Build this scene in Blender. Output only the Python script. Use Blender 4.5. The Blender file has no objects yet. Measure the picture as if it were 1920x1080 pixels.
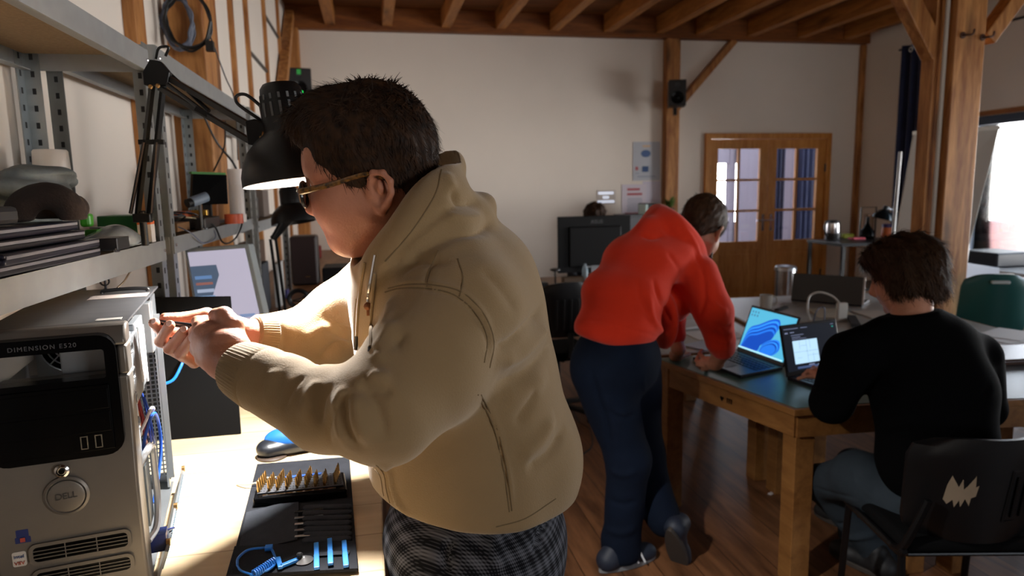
import bpy, math, random
import numpy as np
from mathutils import Vector, Matrix, Euler
random.seed(7)
RNG = np.random.RandomState(11)
C = bpy.context.scene.collection
S = bpy.context.scene
PI = math.pi

# ------------------------------------------------------------------ camera
FPX = 1280.0
YAW, PITCH, ROLL = math.radians(11.47), math.radians(8.27), math.radians(-1.06)
CAM = np.array([0.0, 0.0, 1.6])
_cy, _sy, _cp, _sp = math.cos(YAW), math.sin(YAW), math.cos(PITCH), math.sin(PITCH)
_fw = np.array([_sy*_cp, _cy*_cp, -_sp]); _rt = np.array([_cy, -_sy, 0.0]); _up = np.cross(_rt, _fw)
_c, _s = math.cos(ROLL), math.sin(ROLL)
RT = _c*_rt + _s*_up; UP = -_s*_rt + _c*_up; FW = _fw
cam_d = bpy.data.cameras.new('camera'); cam = bpy.data.objects.new('camera', cam_d); C.objects.link(cam)
cam_d.sensor_width = 36.0; cam_d.lens = 36.0*FPX/1920.0
cam_d.clip_start = 0.05; cam_d.clip_end = 200
M = Matrix(((RT[0], UP[0], -FW[0], 0), (RT[1], UP[1], -FW[1], 0), (RT[2], UP[2], -FW[2], 0), (0, 0, 0, 1)))
M.translation = Vector(CAM); cam.matrix_world = M
cam_d.dof.use_dof = True; cam_d.dof.focus_distance = 1.12; cam_d.dof.aperture_fstop = 5.0
S.camera = cam

# ------------------------------------------------------------------ world, exposure
S.view_settings.view_transform = 'Standard'; S.view_settings.look = 'None'
S.view_settings.gamma = 1.0; S.view_settings.use_curve_mapping = False
S.view_settings.exposure = 0.55
W = bpy.data.worlds.new('overcast_sky'); S.world = W; W.use_nodes = True
# overcast winter day: the snowy ground towards +x (where the windows look) is the brightest part
wt = W.node_tree; bg = wt.nodes['Background']; bg.inputs[1].default_value = 1.0
wtc = wt.nodes.new('ShaderNodeTexCoord'); wsx = wt.nodes.new('ShaderNodeSeparateXYZ'); wt.links.new(wtc.outputs['Generated'], wsx.inputs[0])
wz = wt.nodes.new('ShaderNodeMapRange'); wz.inputs[1].default_value = -1; wz.inputs[2].default_value = 1; wt.links.new(wsx.outputs[2], wz.inputs[0])
wr = wt.nodes.new('ShaderNodeValToRGB'); wt.links.new(wz.outputs[0], wr.inputs[0])
e = wr.color_ramp.elements; e[0].position = .30; e[0].color = (.30, .33, .36, 1); e[1].position = 1.0; e[1].color = (.10, .125, .16, 1)
for p_, c_ in ((.44, (1.0, .97, .93)), (.50, (1.0, .98, .96)), (.56, (.36, .39, .43)), (.7, (.18, .21, .25))): q_ = e.new(p_); q_.color = (*c_, 1)
wx = wt.nodes.new('ShaderNodeMapRange'); wx.inputs[1].default_value = -.3; wx.inputs[2].default_value = .7; wx.inputs[3].default_value = 3.0; wx.inputs[4].default_value = 17.0; wt.links.new(wsx.outputs[0], wx.inputs[0])
wt.links.new(wr.outputs[0], bg.inputs[0]); wt.links.new(wx.outputs[0], bg.inputs[1])

def portal(name, loc, rot, sx, sy):
    l = bpy.data.lights.new(name, 'AREA'); l.shape = 'RECTANGLE'; l.size = sx; l.size_y = sy
    l.cycles.is_portal = True
    o = bpy.data.objects.new(name, l); C.objects.link(o); o.location = loc; o.rotation_euler = rot
    return o

# room numbers
XL, XR, YB, YF, ZC = -0.82, 6.44, 8.2, -3.6, 3.62
ZB = 3.38          # underside of the wall plate beam
BENCH = 0.98
TAB = 0.75
WZ0, WZ1 = 0.25, 2.27   # window opening heights
WIN = [(2.6, 6.45)]         # right wall window openings
portal('portal_right_far', (XR+0.02, (WIN[0][0]+WIN[0][1])/2, (WZ0+WZ1)/2), (0, PI/2, 0), WZ1-WZ0, WIN[0][1]-WIN[0][0])
FWIN = (3.0, 5.6, 0.9, 2.4)            # window behind the camera (x0,x1,z0,z1)
portal('portal_rear', ((FWIN[0]+FWIN[1])/2, YF-0.02, (FWIN[2]+FWIN[3])/2), (PI/2, 0, 0), FWIN[1]-FWIN[0], FWIN[3]-FWIN[2])

# ------------------------------------------------------------------ picking points in the room
def _ray(x, y): return FW + (x-960)/FPX*RT - (y-540)/FPX*UP
def PY(x, y, Y): d = _ray(x, y); return CAM + d*(Y/d[1])
def PX(x, y, X): d = _ray(x, y); return CAM + d*(X/d[0])
def PZ(x, y, Z): d = _ray(x, y); return CAM + d*((Z-1.6)/d[2])

# ------------------------------------------------------------------ materials
def lin(h):
    h = h.lstrip('#'); v = [int(h[i:i+2], 16)/255 for i in (0, 2, 4)]
    return tuple((c/12.92 if c <= .04045 else ((c+.055)/1.055)**2.4) for c in v)
_mats = {}
def mat(name, col, rough=.6, metal=0., var=0., vscale=8., bump=0., bscale=60., emit=None, estr=0., col2=None,
        stretch=(1, 1, 1), spec=.5, sheen=0., sub=0., trans=0., alpha=1.):
    if name in _mats: return _mats[name]
    m = bpy.data.materials.new(name); m.use_nodes = True; nt = m.node_tree; N = nt.nodes; L = nt.links
    b = N['Principled BSDF']; c = lin(col) if isinstance(col, str) else col
    b.inputs['Base Color'].default_value = (*c, 1); b.inputs['Roughness'].default_value = rough
    b.inputs['Metallic'].default_value = metal; b.inputs['Specular IOR Level'].default_value = spec
    b.inputs['Sheen Weight'].default_value = sheen; b.inputs['Transmission Weight'].default_value = trans
    b.inputs['Alpha'].default_value = alpha
    if sub: b.inputs['Subsurface Weight'].default_value = sub; b.inputs['Subsurface Radius'].default_value = (.012, .004, .002); b.inputs['Subsurface Scale'].default_value = 1.0
    tc = N.new('ShaderNodeTexCoord'); mp = N.new('ShaderNodeMapping'); mp.inputs['Scale'].default_value = stretch
    L.new(tc.outputs['Object'], mp.inputs['Vector'])
    if var or col2:
        n = N.new('ShaderNodeTexNoise'); n.inputs['Scale'].default_value = vscale; n.inputs['Detail'].default_value = 6
        L.new(mp.outputs[0], n.inputs['Vector'])
        r = N.new('ShaderNodeValToRGB'); L.new(n.outputs['Fac'], r.inputs[0])
        c2 = (lin(col2) if isinstance(col2, str) else col2) if col2 else tuple(x*(1-var) for x in c)
        r.color_ramp.elements[0].position = .3; r.color_ramp.elements[1].position = .7
        r.color_ramp.elements[0].color = (*c2, 1); r.color_ramp.elements[1].color = (*c, 1)
        L.new(r.outputs[0], b.inputs['Base Color'])
    if bump:
        n2 = N.new('ShaderNodeTexNoise'); n2.inputs['Scale'].default_value = bscale; n2.inputs['Detail'].default_value = 4
        L.new(mp.outputs[0], n2.inputs['Vector'])
        bp = N.new('ShaderNodeBump'); bp.inputs['Strength'].default_value = bump; bp.inputs['Distance'].default_value = .01
        L.new(n2.outputs['Fac'], bp.inputs['Height']); L.new(bp.outputs[0], b.inputs['Normal'])
    if emit:
        e = lin(emit) if isinstance(emit, str) else emit
        b.inputs['Emission Color'].default_value = (*e, 1); b.inputs['Emission Strength'].default_value = estr
    _mats[name] = m
    return m
def wood(name, c1, c2, axis='z', scale=2.2, rough=.55, knots=True, planks=None, bump=.15, seam=.45):
    """grain runs along axis; planks=(width, axis index) adds board joints"""
    if name in _mats: return _mats[name]
    m = bpy.data.materials.new(name); m.use_nodes = True; nt = m.node_tree; N = nt.nodes; L = nt.links
    b = N['Principled BSDF']; b.inputs['Roughness'].default_value = rough; b.inputs['Specular IOR Level'].default_value = .35
    tc = N.new('ShaderNodeTexCoord'); mp = N.new('ShaderNodeMapping')
    st = {'x': (.12, 1, 1), 'y': (1, .12, 1), 'z': (1, 1, .12)}[axis]
    mp.inputs['Scale'].default_value = tuple(s*scale*4 for s in st); L.new(tc.outputs['Object'], mp.inputs[0])
    n = N.new('ShaderNodeTexNoise'); n.inputs['Scale'].default_value = 2.0; n.inputs['Detail'].default_value = 8; n.inputs['Distortion'].default_value = 1.2
    L.new(mp.outputs[0], n.inputs['Vector'])
    wv = N.new('ShaderNodeTexNoise'); wv.inputs['Scale'].default_value = 14; wv.inputs['Detail'].default_value = 3; L.new(mp.outputs[0], wv.inputs['Vector'])
    ad = N.new('ShaderNodeMath'); ad.operation = 'MULTIPLY_ADD'; ad.inputs[1].default_value = .35; L.new(wv.outputs['Fac'], ad.inputs[0]); L.new(n.outputs['Fac'], ad.inputs[2])
    r = N.new('ShaderNodeValToRGB'); L.new(ad.outputs[0], r.inputs[0])
    r.color_ramp.elements[0].position = .45; r.color_ramp.elements[1].position = .9
    r.color_ramp.elements[0].color = (*lin(c1), 1); r.color_ramp.elements[1].color = (*lin(c2), 1)
    out = r.outputs[0]
    if knots:
        vo = N.new('ShaderNodeTexVoronoi'); vo.inputs['Scale'].default_value = 1.0
        m2 = N.new('ShaderNodeMapping'); s3 = {'x': (1.2, 5, 5), 'y': (5, 1.2, 5), 'z': (5, 5, 1.2)}[axis]; m2.inputs['Scale'].default_value = s3
        L.new(tc.outputs['Object'], m2.inputs[0]); L.new(m2.outputs[0], vo.inputs['Vector'])
        kr = N.new('ShaderNodeValToRGB'); L.new(vo.outputs['Distance'], kr.inputs[0])
        kr.color_ramp.elements[0].position = .06; kr.color_ramp.elements[1].position = .24
        kr.color_ramp.elements[0].color = (.25, .25, .25, 1); kr.color_ramp.elements[1].color = (1, 1, 1, 1)
        mx = N.new('ShaderNodeMix'); mx.data_type = 'RGBA'; mx.blend_type = 'MULTIPLY'; mx.inputs[0].default_value = .8
        L.new(out, mx.inputs[6]); L.new(kr.outputs[0], mx.inputs[7]); out = mx.outputs[2]
    if planks:
        w, ax = planks
        sx = N.new('ShaderNodeSeparateXYZ'); L.new(tc.outputs['Object'], sx.inputs[0])
        dv = N.new('ShaderNodeMath'); dv.operation = 'DIVIDE'; dv.inputs[1].default_value = w; L.new(sx.outputs[ax], dv.inputs[0])
        fl = N.new('ShaderNodeMath'); fl.operation = 'FLOOR'; L.new(dv.outputs[0], fl.inputs[0])
        wn = N.new('ShaderNodeTexWhiteNoise'); wn.noise_dimensions = '1D'; L.new(fl.outputs[0], wn.inputs['W'])
        fr = N.new('ShaderNodeMath'); fr.operation = 'FRACT'; L.new(dv.outputs[0], fr.inputs[0])
        pp = N.new('ShaderNodeMath'); pp.operation = 'PINGPONG'; pp.inputs[1].default_value = .5; L.new(fr.outputs[0], pp.inputs[0])
        gr = N.new('ShaderNodeMath'); gr.operation = 'GREATER_THAN'; gr.inputs[1].default_value = .0015/w+.004; L.new(pp.outputs[0], gr.inputs[0])
        hs = N.new('ShaderNodeHueSaturation'); L.new(out, hs.inputs['Color'])
        ma = N.new('ShaderNodeMapRange'); ma.inputs[3].default_value = .8 if seam < .6 else .93; ma.inputs[4].default_value = 1.15 if seam < .6 else 1.05; L.new(wn.outputs[0], ma.inputs[0]); L.new(ma.outputs[0], hs.inputs['Value'])
        mx = N.new('ShaderNodeMix'); mx.data_type = 'RGBA'; mx.blend_type = 'MIX'; L.new(gr.outputs[0], mx.inputs[0])
        mx.inputs[6].default_value = (*[v*seam for v in lin(c1)], 1); L.new(hs.outputs[0], mx.inputs[7]); out = mx.outputs[2]
    L.new(out, b.inputs['Base Color'])
    if bump:
        bp = N.new('ShaderNodeBump'); bp.inputs['Strength'].default_value = bump; bp.inputs['Distance'].default_value = .004
        L.new(n.outputs['Fac'], bp.inputs['Height']); L.new(bp.outputs[0], b.inputs['Normal'])
    _mats[name] = m; return m
def glassmat(name, tint=(1, 1, 1), refl=.12):
    if name in _mats: return _mats[name]
    m = bpy.data.materials.new(name); m.use_nodes = True; nt = m.node_tree; N = nt.nodes; L = nt.links
    N.remove(N['Principled BSDF']); t = N.new('ShaderNodeBsdfTransparent'); t.inputs[0].default_value = (*tint, 1)
    g = N.new('ShaderNodeBsdfGlossy'); g.inputs['Roughness'].default_value = .02
    lw = N.new('ShaderNodeFresnel'); lw.inputs[0].default_value = 1.45
    mx = N.new('ShaderNodeMixShader'); L.new(lw.outputs[0], mx.inputs[0]); L.new(t.outputs[0], mx.inputs[1]); L.new(g.outputs[0], mx.inputs[2])
    L.new(mx.outputs[0], N['Material Output'].inputs[0]); _mats[name] = m; return m

# ------------------------------------------------------------------ object helpers
def wloc(o):
    v = Matrix.Identity(4)
    while o is not None:
        v = Matrix.LocRotScale(o.location, o.rotation_euler, o.scale) @ v; o = o.parent
    return v
def tag(o, label=None, cat=None, group=None, kind=None):
    if label: o['label'] = label
    if cat: o['category'] = cat
    if group: o['group'] = group
    if kind: o['kind'] = kind
    return o
def thing(name, label, cat, loc=(0, 0, 0), rz=0, group=None):
    o = bpy.data.objects.new(name, None); C.objects.link(o); o.location = Vector([float(v) for v in loc]); o.rotation_euler = (0, 0, rz)
    o.empty_display_size = .05
    return tag(o, label, cat, group)
def copy_tree(o, parent=None):
    c = o.copy(); C.objects.link(c)
    if parent: c.parent = parent
    for ch in list(o.children): copy_tree(ch, c)
    return c
class MB:
    def __init__(s): s.v = []; s.f = []
    def add(s, vs, fs):
        n = len(s.v); s.v += [tuple(map(float, p)) for p in vs]; s.f += [tuple(i+n for i in f) for f in fs]; return s
    def box(s, c, d, rot=None, taper=1.0):
        hx, hy, hz = d[0]/2, d[1]/2, d[2]/2; vs = []
        for z in (-1, 1):
            k = taper if z > 0 else 1
            for x, y in ((-1, -1), (1, -1), (1, 1), (-1, 1)): vs.append(Vector((x*hx*k, y*hy*k, z*hz)))
        if rot is not None:
            R = Euler(rot).to_matrix() if not isinstance(rot, Matrix) else rot
            vs = [R @ v for v in vs]
        cv = Vector([float(a) for a in c]); vs = [v+cv for v in vs]
        return s.add(vs, [(3, 2, 1, 0), (4, 5, 6, 7), (0, 1, 5, 4), (1, 2, 6, 5), (2, 3, 7, 6), (3, 0, 4, 7)])
    def bar(s, a, b, w, h, up=(0, 0, 1)):
        a, b = Vector([float(x) for x in a]), Vector([float(x) for x in b]); d = (b-a).normalized(); u = Vector(up)
        r = d.cross(u)
        if r.length < 1e-4: r = d.cross(Vector((1, 0, 0)))
        r.normalize(); u = r.cross(d).normalized(); vs = []
        for p in (a, b):
            for x, y in ((-1, -1), (1, -1), (1, 1), (-1, 1)): vs.append(p+r*(x*w/2)+u*(y*h/2))
        return s.add(vs, [(3, 2, 1, 0), (4, 5, 6, 7), (0, 1, 5, 4), (1, 2, 6, 5), (2, 3, 7, 6), (3, 0, 4, 7)])
    def tube(s, pts, r, n=8, cap=True):
        pts = [Vector([float(x) for x in p]) for p in pts]; m = len(pts)
        rs = r if hasattr(r, '__len__') else [r]*m
        base = len(s.v); prev = None; vs = []
        for i, p in enumerate(pts):
            d = (pts[min(i+1, m-1)]-pts[max(i-1, 0)]).normalized()
            if prev is None:
                prev = d.orthogonal().normalized()
            prev = (prev-d*prev.dot(d)).normalized(); q = d.cross(prev)
            for k in range(n):
                a = 2*PI*k/n; vs.append(p+(prev*math.cos(a)+q*math.sin(a))*rs[i])
        fs = []
        for i in range(m-1):
            for k in range(n):
                a = i*n+k; b = i*n+(k+1) % n; fs.append((a, b, b+n, a+n))
        if cap: fs.append(tuple(range(n-1, -1, -1))); fs.append(tuple(range((m-1)*n, m*n)))
        return s.add(vs, fs)
    def curve(s, pts, r, n=8, sub=6):
        return s.tube(spline(pts, sub), r if not hasattr(r, '__len__') else list(np.interp(np.linspace(0, 1, (len(pts)-1)*sub+1), np.linspace(0, 1, len(r)), r)), n)
    def lathe(s, prof, c=(0, 0, 0), n=24, R=None, close=True):
        """prof: list of (r,z)"""
        cv = Vector([float(x) for x in c]); vs = []
        for r, z in prof:
            for k in range(n):
                a = 2*PI*k/n; v = Vector((r*math.cos(a), r*math.sin(a), z))
                if R is not None: v = R @ v
                vs.append(v+cv)
        fs = []
        for i in range(len(prof)-1):
            for k in range(n):
                a = i*n+k; b = i*n+(k+1) % n; fs.append((a, b, b+n, a+n))
        if close: fs.append(tuple(range(n-1, -1, -1))); fs.append(tuple(range((len(prof)-1)*n, len(prof)*n)))
        return s.add(vs, fs)
    def sheet(s, quad, th):
        """four corner points, thickened"""
        q = [Vector([float(x) for x in p]) for p in quad]; nrm = (q[1]-q[0]).cross(q[3]-q[0]).normalized()*th
        vs = q+[p+nrm for p in q]
        return s.add(vs, [(3, 2, 1, 0), (4, 5, 6, 7), (0, 1, 5, 4), (1, 2, 6, 5), (2, 3, 7, 6), (3, 0, 4, 7)])
    def prism(s, poly, origin, ux, uy, th):
        """2-D polygon in the plane (ux,uy), extruded along ux x uy"""
        o = Vector([float(x) for x in origin]); ux = Vector(ux); uy = Vector(uy); nn = ux.cross(uy).normalized()*th
        a = [o+ux*p[0]+uy*p[1] for p in poly]; b = [p+nn for p in a]; n = len(a)
        return s.add(a+b, [tuple(range(n-1, -1, -1)), tuple(range(n, 2*n))]+[(i, (i+1) % n, n+(i+1) % n, n+i) for i in range(n)])
    def build(s, name, m, parent=None, bevel=0., smooth=False, world=True, label=None, seg=2):
        me = bpy.data.meshes.new(name)
        vs = s.v
        if parent is not None and world:
            inv = wloc(parent).inverted(); vs = [tuple(inv @ Vector(v)) for v in vs]
        me.from_pydata(vs, [], s.f); me.update()
        import bmesh
        bm = bmesh.new(); bm.from_mesh(me); bmesh.ops.recalc_face_normals(bm, faces=bm.faces); bm.to_mesh(me); bm.free()
        o = bpy.data.objects.new(name, me); C.objects.link(o)
        if m: me.materials.append(m)
        if parent is not None: o.parent = parent
        if smooth:
            me.polygons.foreach_set('use_smooth', [True]*len(me.polygons)); me.set_sharp_from_angle(angle=math.radians(38))
        if bevel:
            b = o.modifiers.new('bevel', 'BEVEL'); b.width = bevel; b.segments = seg; b.limit_method = 'ANGLE'; b.harden_normals = False
        if label: o['label'] = label
        return o
def spline(pts, sub=6):
    P = [np.array(p, float) for p in pts]; P = [2*P[0]-P[1]]+P+[2*P[-1]-P[-2]]; out = []
    for i in range(1, len(P)-2):
        for t in np.arange(sub)/sub:
            a, b, c, d = P[i-1], P[i], P[i+1], P[i+2]
            out.append(.5*(2*b+(c-a)*t+(2*a-5*b+4*c-d)*t*t+(3*b-a-3*c+d)*t**3))
    out.append(P[-2]); return out
def struct(name, mb, m, parent=None, **k):
    o = mb.build(name, m, parent, **k)
    if parent is None: o['kind'] = 'structure'
    return o
def single(name, mb, m, label, cat, group=None, **k):
    """a thing that is one mesh: the mesh origin moved to its base"""
    v = np.array(mb.v); base = Vector(((v[:, 0].min()+v[:, 0].max())/2, (v[:, 1].min()+v[:, 1].max())/2, v[:, 2].min()))
    mb.v = [tuple(Vector(p)-base) for p in mb.v]
    o = mb.build(name, m, None, **k); o.location = base
    return tag(o, label, cat, group)
def textobj(name, body, size, m, parent, origin, ux, uy, extr=.0004, align='CENTER', spacing=1.0):
    cu = bpy.data.curves.new(name, 'FONT'); cu.body = body; cu.size = size; cu.extrude = extr; cu.align_x = align; cu.align_y = 'CENTER'; cu.space_character = spacing
    t = bpy.data.objects.new(name+'_tmp', cu); C.objects.link(t)
    bpy.context.view_layer.update()
    me = bpy.data.meshes.new_from_object(t.evaluated_get(bpy.context.evaluated_depsgraph_get()))
    bpy.data.objects.remove(t)
    ux = Vector(ux).normalized(); uy = Vector(uy).normalized(); uz = ux.cross(uy)
    Mx = Matrix(((ux.x, uy.x, uz.x, origin[0]), (ux.y, uy.y, uz.y, origin[1]), (ux.z, uy.z, uz.z, origin[2]), (0, 0, 0, 1)))
    if parent is not None: Mx = wloc(parent).inverted() @ Mx
    me.transform(Mx); me.materials.clear(); me.materials.append(m)
    o = bpy.data.objects.new(name, me); C.objects.link(o)
    if parent is not None: o.parent = parent
    return o

# ------------------------------------------------------------------ implicit surfaces (for bodies and cloth)
def smin(a, b, k):
    if k <= 0: return np.minimum(a, b)
    h = np.maximum(k-np.abs(a-b), 0)/k; return np.minimum(a, b)-h*h*k*.25
def smax(a, b, k): return -smin(-a, -b, k)
class SDF:
    def __init__(s): s.p = []
    def cap(s, a, b, ra, rb=None, k=.02, op='+', flat=None):
        rb = ra if rb is None else rb
        s.p.append(('c', np.array(a, float), np.array(b, float), ra, rb, k, op, flat)); return s
    def chain(s, pts, rs, k=.02, op='+', flat=None):
        if not hasattr(rs, '__len__'): rs = [rs]*len(pts)
        for i in range(len(pts)-1): s.cap(pts[i], pts[i+1], rs[i], rs[i+1], k, op, flat)
        return s
    def ell(s, c, r, R=None, k=.02, op='+'):
        s.p.append(('e', np.array(c, float), np.array(r, float) if hasattr(r, '__len__') else np.array([r]*3, float), R, None, k, op, None)); return s
    def plane(s, c, n, k=.005):      # cut away everything on the side n points to
        n = np.array(n, float); s.p.append(('p', np.array(c, float), n/np.linalg.norm(n), None, None, k, '-', None)); return s
    def dist(s, q, P):
        t = q[0]
        if t == 'c':
            a, b, ra, rb, fl = q[1], q[2], q[3], q[4], q[7]
            if fl is not None:
                n = np.array(fl[0], float); n /= np.linalg.norm(n); f = fl[1]
                sc = lambda X: X+np.multiply.outer((X-a)@n, n)*(1/f-1)
                P2 = sc(P); b = b+n*((b-a)@n)*(1/f-1)
            else: P2 = P
            ab = b-a; L2 = max(ab@ab, 1e-12); h = np.clip(((P2-a)@ab)/L2, 0, 1)
            d = P2-a-h[..., None]*ab
            return np.sqrt((d*d).sum(-1))-(ra+(rb-ra)*h)
        if t == 'e':
            d = P-q[1]
            if q[3] is not None: d = d@q[3]
            k0 = np.sqrt(((d/q[2])**2).sum(-1)); k1 = np.sqrt(((d/q[2]**2)**2).sum(-1))+1e-9
            return k0*(k0-1)/k1
        if t == 'p': return (q[1]-P)@q[2]
    def box(s, q, m):
        if q[0] == 'c': r = max(q[3], q[4])+m; return np.minimum(q[1], q[2])-r, np.maximum(q[1], q[2])+r
        if q[0] == 'e': r = q[2].max()+m; return q[1]-r, q[1]+r
        return None
    def eval(s, P):
        v = np.full(P.shape[:-1], 1.0)
        for q in s.p:
            d = s.dist(q, P); v = smin(v, d, q[5]) if q[6] == '+' else smax(v, -d, q[5])
        return v
    def surf(s, px, py, near=.3, far=6., off=0.):
        """the point where the view ray meets the surface"""
        d = _ray(px, py); d = d/np.linalg.norm(d); t = near
        for i in range(160):
            v = float(s.eval((CAM+d*t)[None])[0])
            if v < .0005: break
            t += min(v*.8, .2)
            if t > far: return None
        return CAM+d*(t+off)
    def mesh(s, vox, xf=None, fn=None):
        lo = np.array([1e9]*3); hi = -lo
        for q in s.p:
            if q[6] == '+':
                a, b = s.box(q, .012); lo = np.minimum(lo, a); hi = np.maximum(hi, b)
        n = np.ceil((hi-lo)/vox).astype(int)+2
        ax = [lo[i]+np.arange(n[i])*vox for i in range(3)]
        V = np.full(n, 1.0, np.float32)
        for q in s.p:
            bb = s.box(q, q[5]+3*vox)
            if bb is None: i0 = np.zeros(3, int); i1 = n
            else:
                i0 = np.clip(np.floor((bb[0]-lo)/vox).astype(int), 0, n); i1 = np.clip(np.ceil((bb[1]-lo)/vox).astype(int)+1, 0, n)
            if (i1 <= i0).any(): continue
            G = np.stack(np.meshgrid(*[ax[i][i0[i]:i1[i]] for i in range(3)], indexing='ij'), -1)
            d = s.dist(q, G).astype(np.float32); sl = tuple(slice(i0[i], i1[i]) for i in range(3))
            V[sl] = smin(V[sl], d, q[5]) if q[6] == '+' else smax(V[sl], -d, q[5])
        if fn is not None:
            near = np.argwhere(np.abs(V) < .03); P = lo+near*vox
            V[tuple(near.T)] += fn(P).astype(np.float32)
        return nets(V, lo, vox)
def nets(V, lo, vox):
    ins = V < 0
    c = np.zeros(tuple(np.array(V.shape)-1), np.int8); off = [(i, j, k) for i in (0, 1) for j in (0, 1) for k in (0, 1)]
    sh = c.shape
    for o in off: c += ins[o[0]:o[0]+sh[0], o[1]:o[1]+sh[1], o[2]:o[2]+sh[2]]
    act = np.argwhere((c > 0) & (c < 8)); idx = np.full(sh, -1, np.int64); idx[tuple(act.T)] = np.arange(len(act))
    acc = np.zeros((len(act), 3)); cnt = np.zeros(len(act))
    for a in range(3):
        for j in (0, 1):
            for k in (0, 1):
                o1 = [0, 0, 0]; others = [x for x in range(3) if x != a]; o1[others[0]] = j; o1[others[1]] = k
                o2 = list(o1); o2[a] = 1
                v1 = V[tuple((act+o1).T)]; v2 = V[tuple((act+o2).T)]; m = (v1 < 0) != (v2 < 0)
                t = np.where(m, v1/np.where(m, v1-v2, 1), 0)
                p = np.array(o1, float)[None]+np.zeros((len(act), 3)); p[:, a] += t
                acc += p*m[:, None]; cnt += m
    vs = lo+(act+acc/cnt[:, None])*vox
    F = []
    for a in range(3):
        b, d = (a+1) % 3, (a+2) % 3
        s1 = [slice(None)]*3; s2 = [slice(None)]*3; s1[a] = slice(0, -1); s2[a] = slice(1, None)
        A = ins[tuple(s1)]; B = ins[tuple(s2)]; e = np.argwhere(A != B)
        e = e[(e[:, b] > 0) & (e[:, d] > 0) & (e[:, b] < V.shape[b]-1) & (e[:, d] < V.shape[d]-1)]
        if not len(e): continue
        fl = A[tuple(e.T)]
        def g(db, dd):
            q = e.copy(); q[:, b] += db; q[:, d] += dd; return idx[tuple(q.T)]
        Q = np.stack([g(-1, -1), g(0, -1), g(0, 0), g(-1, 0)], 1); Q[~fl] = Q[~fl][:, ::-1]; F.append(Q)
    return vs, np.concatenate(F)
def relax(vs, fs, it, lam=.5):
    e = np.concatenate([fs[:, [0, 1]], fs[:, [1, 2]], fs[:, [2, 3]], fs[:, [3, 0]]]); e = np.concatenate([e, e[:, ::-1]])
    n = len(vs); deg = np.bincount(e[:, 0], minlength=n).astype(float); deg[deg == 0] = 1
    def lap(v): return np.stack([np.bincount(e[:, 0], v[e[:, 1], i], n) for i in range(3)], 1)/deg[:, None]-v
    for _ in range(it):
        vs = vs+lam*lap(vs); vs = vs-(lam+.03)*lap(vs)*.9
    return vs
def normals(vs, fs):
    a = vs[fs[:, 2]]-vs[fs[:, 0]]; b = vs[fs[:, 3]]-vs[fs[:, 1]]; fn = np.cross(a, b); n = np.zeros_like(vs)
    for i in range(4):
        for k in range(3): n[:, k] += np.bincount(fs[:, i], fn[:, k], len(vs))
    return n/(np.linalg.norm(n, axis=1)[:, None]+1e-12)
def npmesh(name, vs, fs, m, parent=None, smooth=True, extra=None):
    if extra:                        # join further (vs, fs) islands
        for v2, f2 in extra: fs = np.concatenate([fs, f2+len(vs)]); vs = np.concatenate([vs, v2])
    if parent is not None:
        inv = np.array(wloc(parent).inverted()); vs = vs@inv[:3, :3].T+inv[:3, 3]
    me = bpy.data.meshes.new(name); me.vertices.add(len(vs)); me.vertices.foreach_set('co', vs.astype(np.float32).ravel())
    me.loops.add(fs.size); me.loops.foreach_set('vertex_index', fs.astype(np.int32).ravel())
    me.polygons.add(len(fs)); me.polygons.foreach_set('loop_start', np.arange(0, fs.size, 4, dtype=np.int32)); me.polygons.foreach_set('loop_total', np.full(len(fs), 4, np.int32))
    me.update(calc_edges=True); me.validate()
    if smooth: me.polygons.foreach_set('use_smooth', [True]*len(me.polygons))
    me.materials.append(m)
    o = bpy.data.objects.new(name, me); C.objects.link(o)
    if parent is not None: o.parent = parent
    return o
def wav(P, seed, sc, aniso=(1, 1, 1)):
    """cheap smooth noise: a sum of sines in random directions"""
    r = np.random.RandomState(seed); v = np.zeros(len(P)); Q = P*np.array(aniso)
    for i in range(7):
        d = r.normal(size=3); d /= np.linalg.norm(d); v += np.sin(Q@d*sc*(1+.5*r.rand())+r.rand()*6.28)
    return v/7
# ------------------------------------------------------------------ shared materials
plaster = mat('plaster', '#e9dfd4', .92, var=.05, vscale=1.5, bump=.05, bscale=30, spec=.2)
oak = wood('oak_post', '#80491f', '#c88e52', 'z', 1.6, .5)
oak_y = wood('oak_joist', '#8a5222', '#b97a3a', 'y', 1.6, .6)
oak_x = wood('oak_beam', '#643413', '#935722', 'x', 1.6, .6)
board_c = wood('ceiling_boards', '#6b3c18', '#8d5828', 'x', 1.5, .7, planks=(.14, 1))
floor_m = wood('oak_floor', '#50321f', '#85593a', 'y', 1.3, .42, knots=True, planks=(.16, 0), bump=.05)
door_w = wood('door_oak', '#b5702a', '#d6974c', 'z', 2.0, .45, knots=False)
steel = mat('galvanised_steel', '#9aa0a2', .38, .85, var=.18, vscale=14, bump=.04, bscale=90)
steel_d = mat('shelf_steel_dull', '#9c9fa0', .5, .5, var=.12, vscale=20)
blackp = mat('black_plastic', '#101012', .42)
blackm = mat('black_metal', '#0d0d0f', .35, .3)
darkg = mat('dark_grey_plastic', '#26272a', .45)
greyp = mat('grey_plastic', '#8d9093', .45)
whitep = mat('white_plastic', '#d9d9d6', .4)
chrome = mat('chrome', '#d8d8da', .15, 1.0)
glass = glassmat('window_glass')
cable_b = mat('black_cable', '#0c0c0d', .5)
cable_g = mat('grey_cable', '#63697a', .55)
cable_blue = mat('blue_cable', '#1763b0', .45)
pine = wood('pine_worktop', '#b89f7d', '#d2bd9a', 'x', .9, .48, knots=True, planks=(.125, 1), bump=.03, seam=.72)
frame_blue = mat('window_frame_blue_grey', '#26384e', .5)

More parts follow.
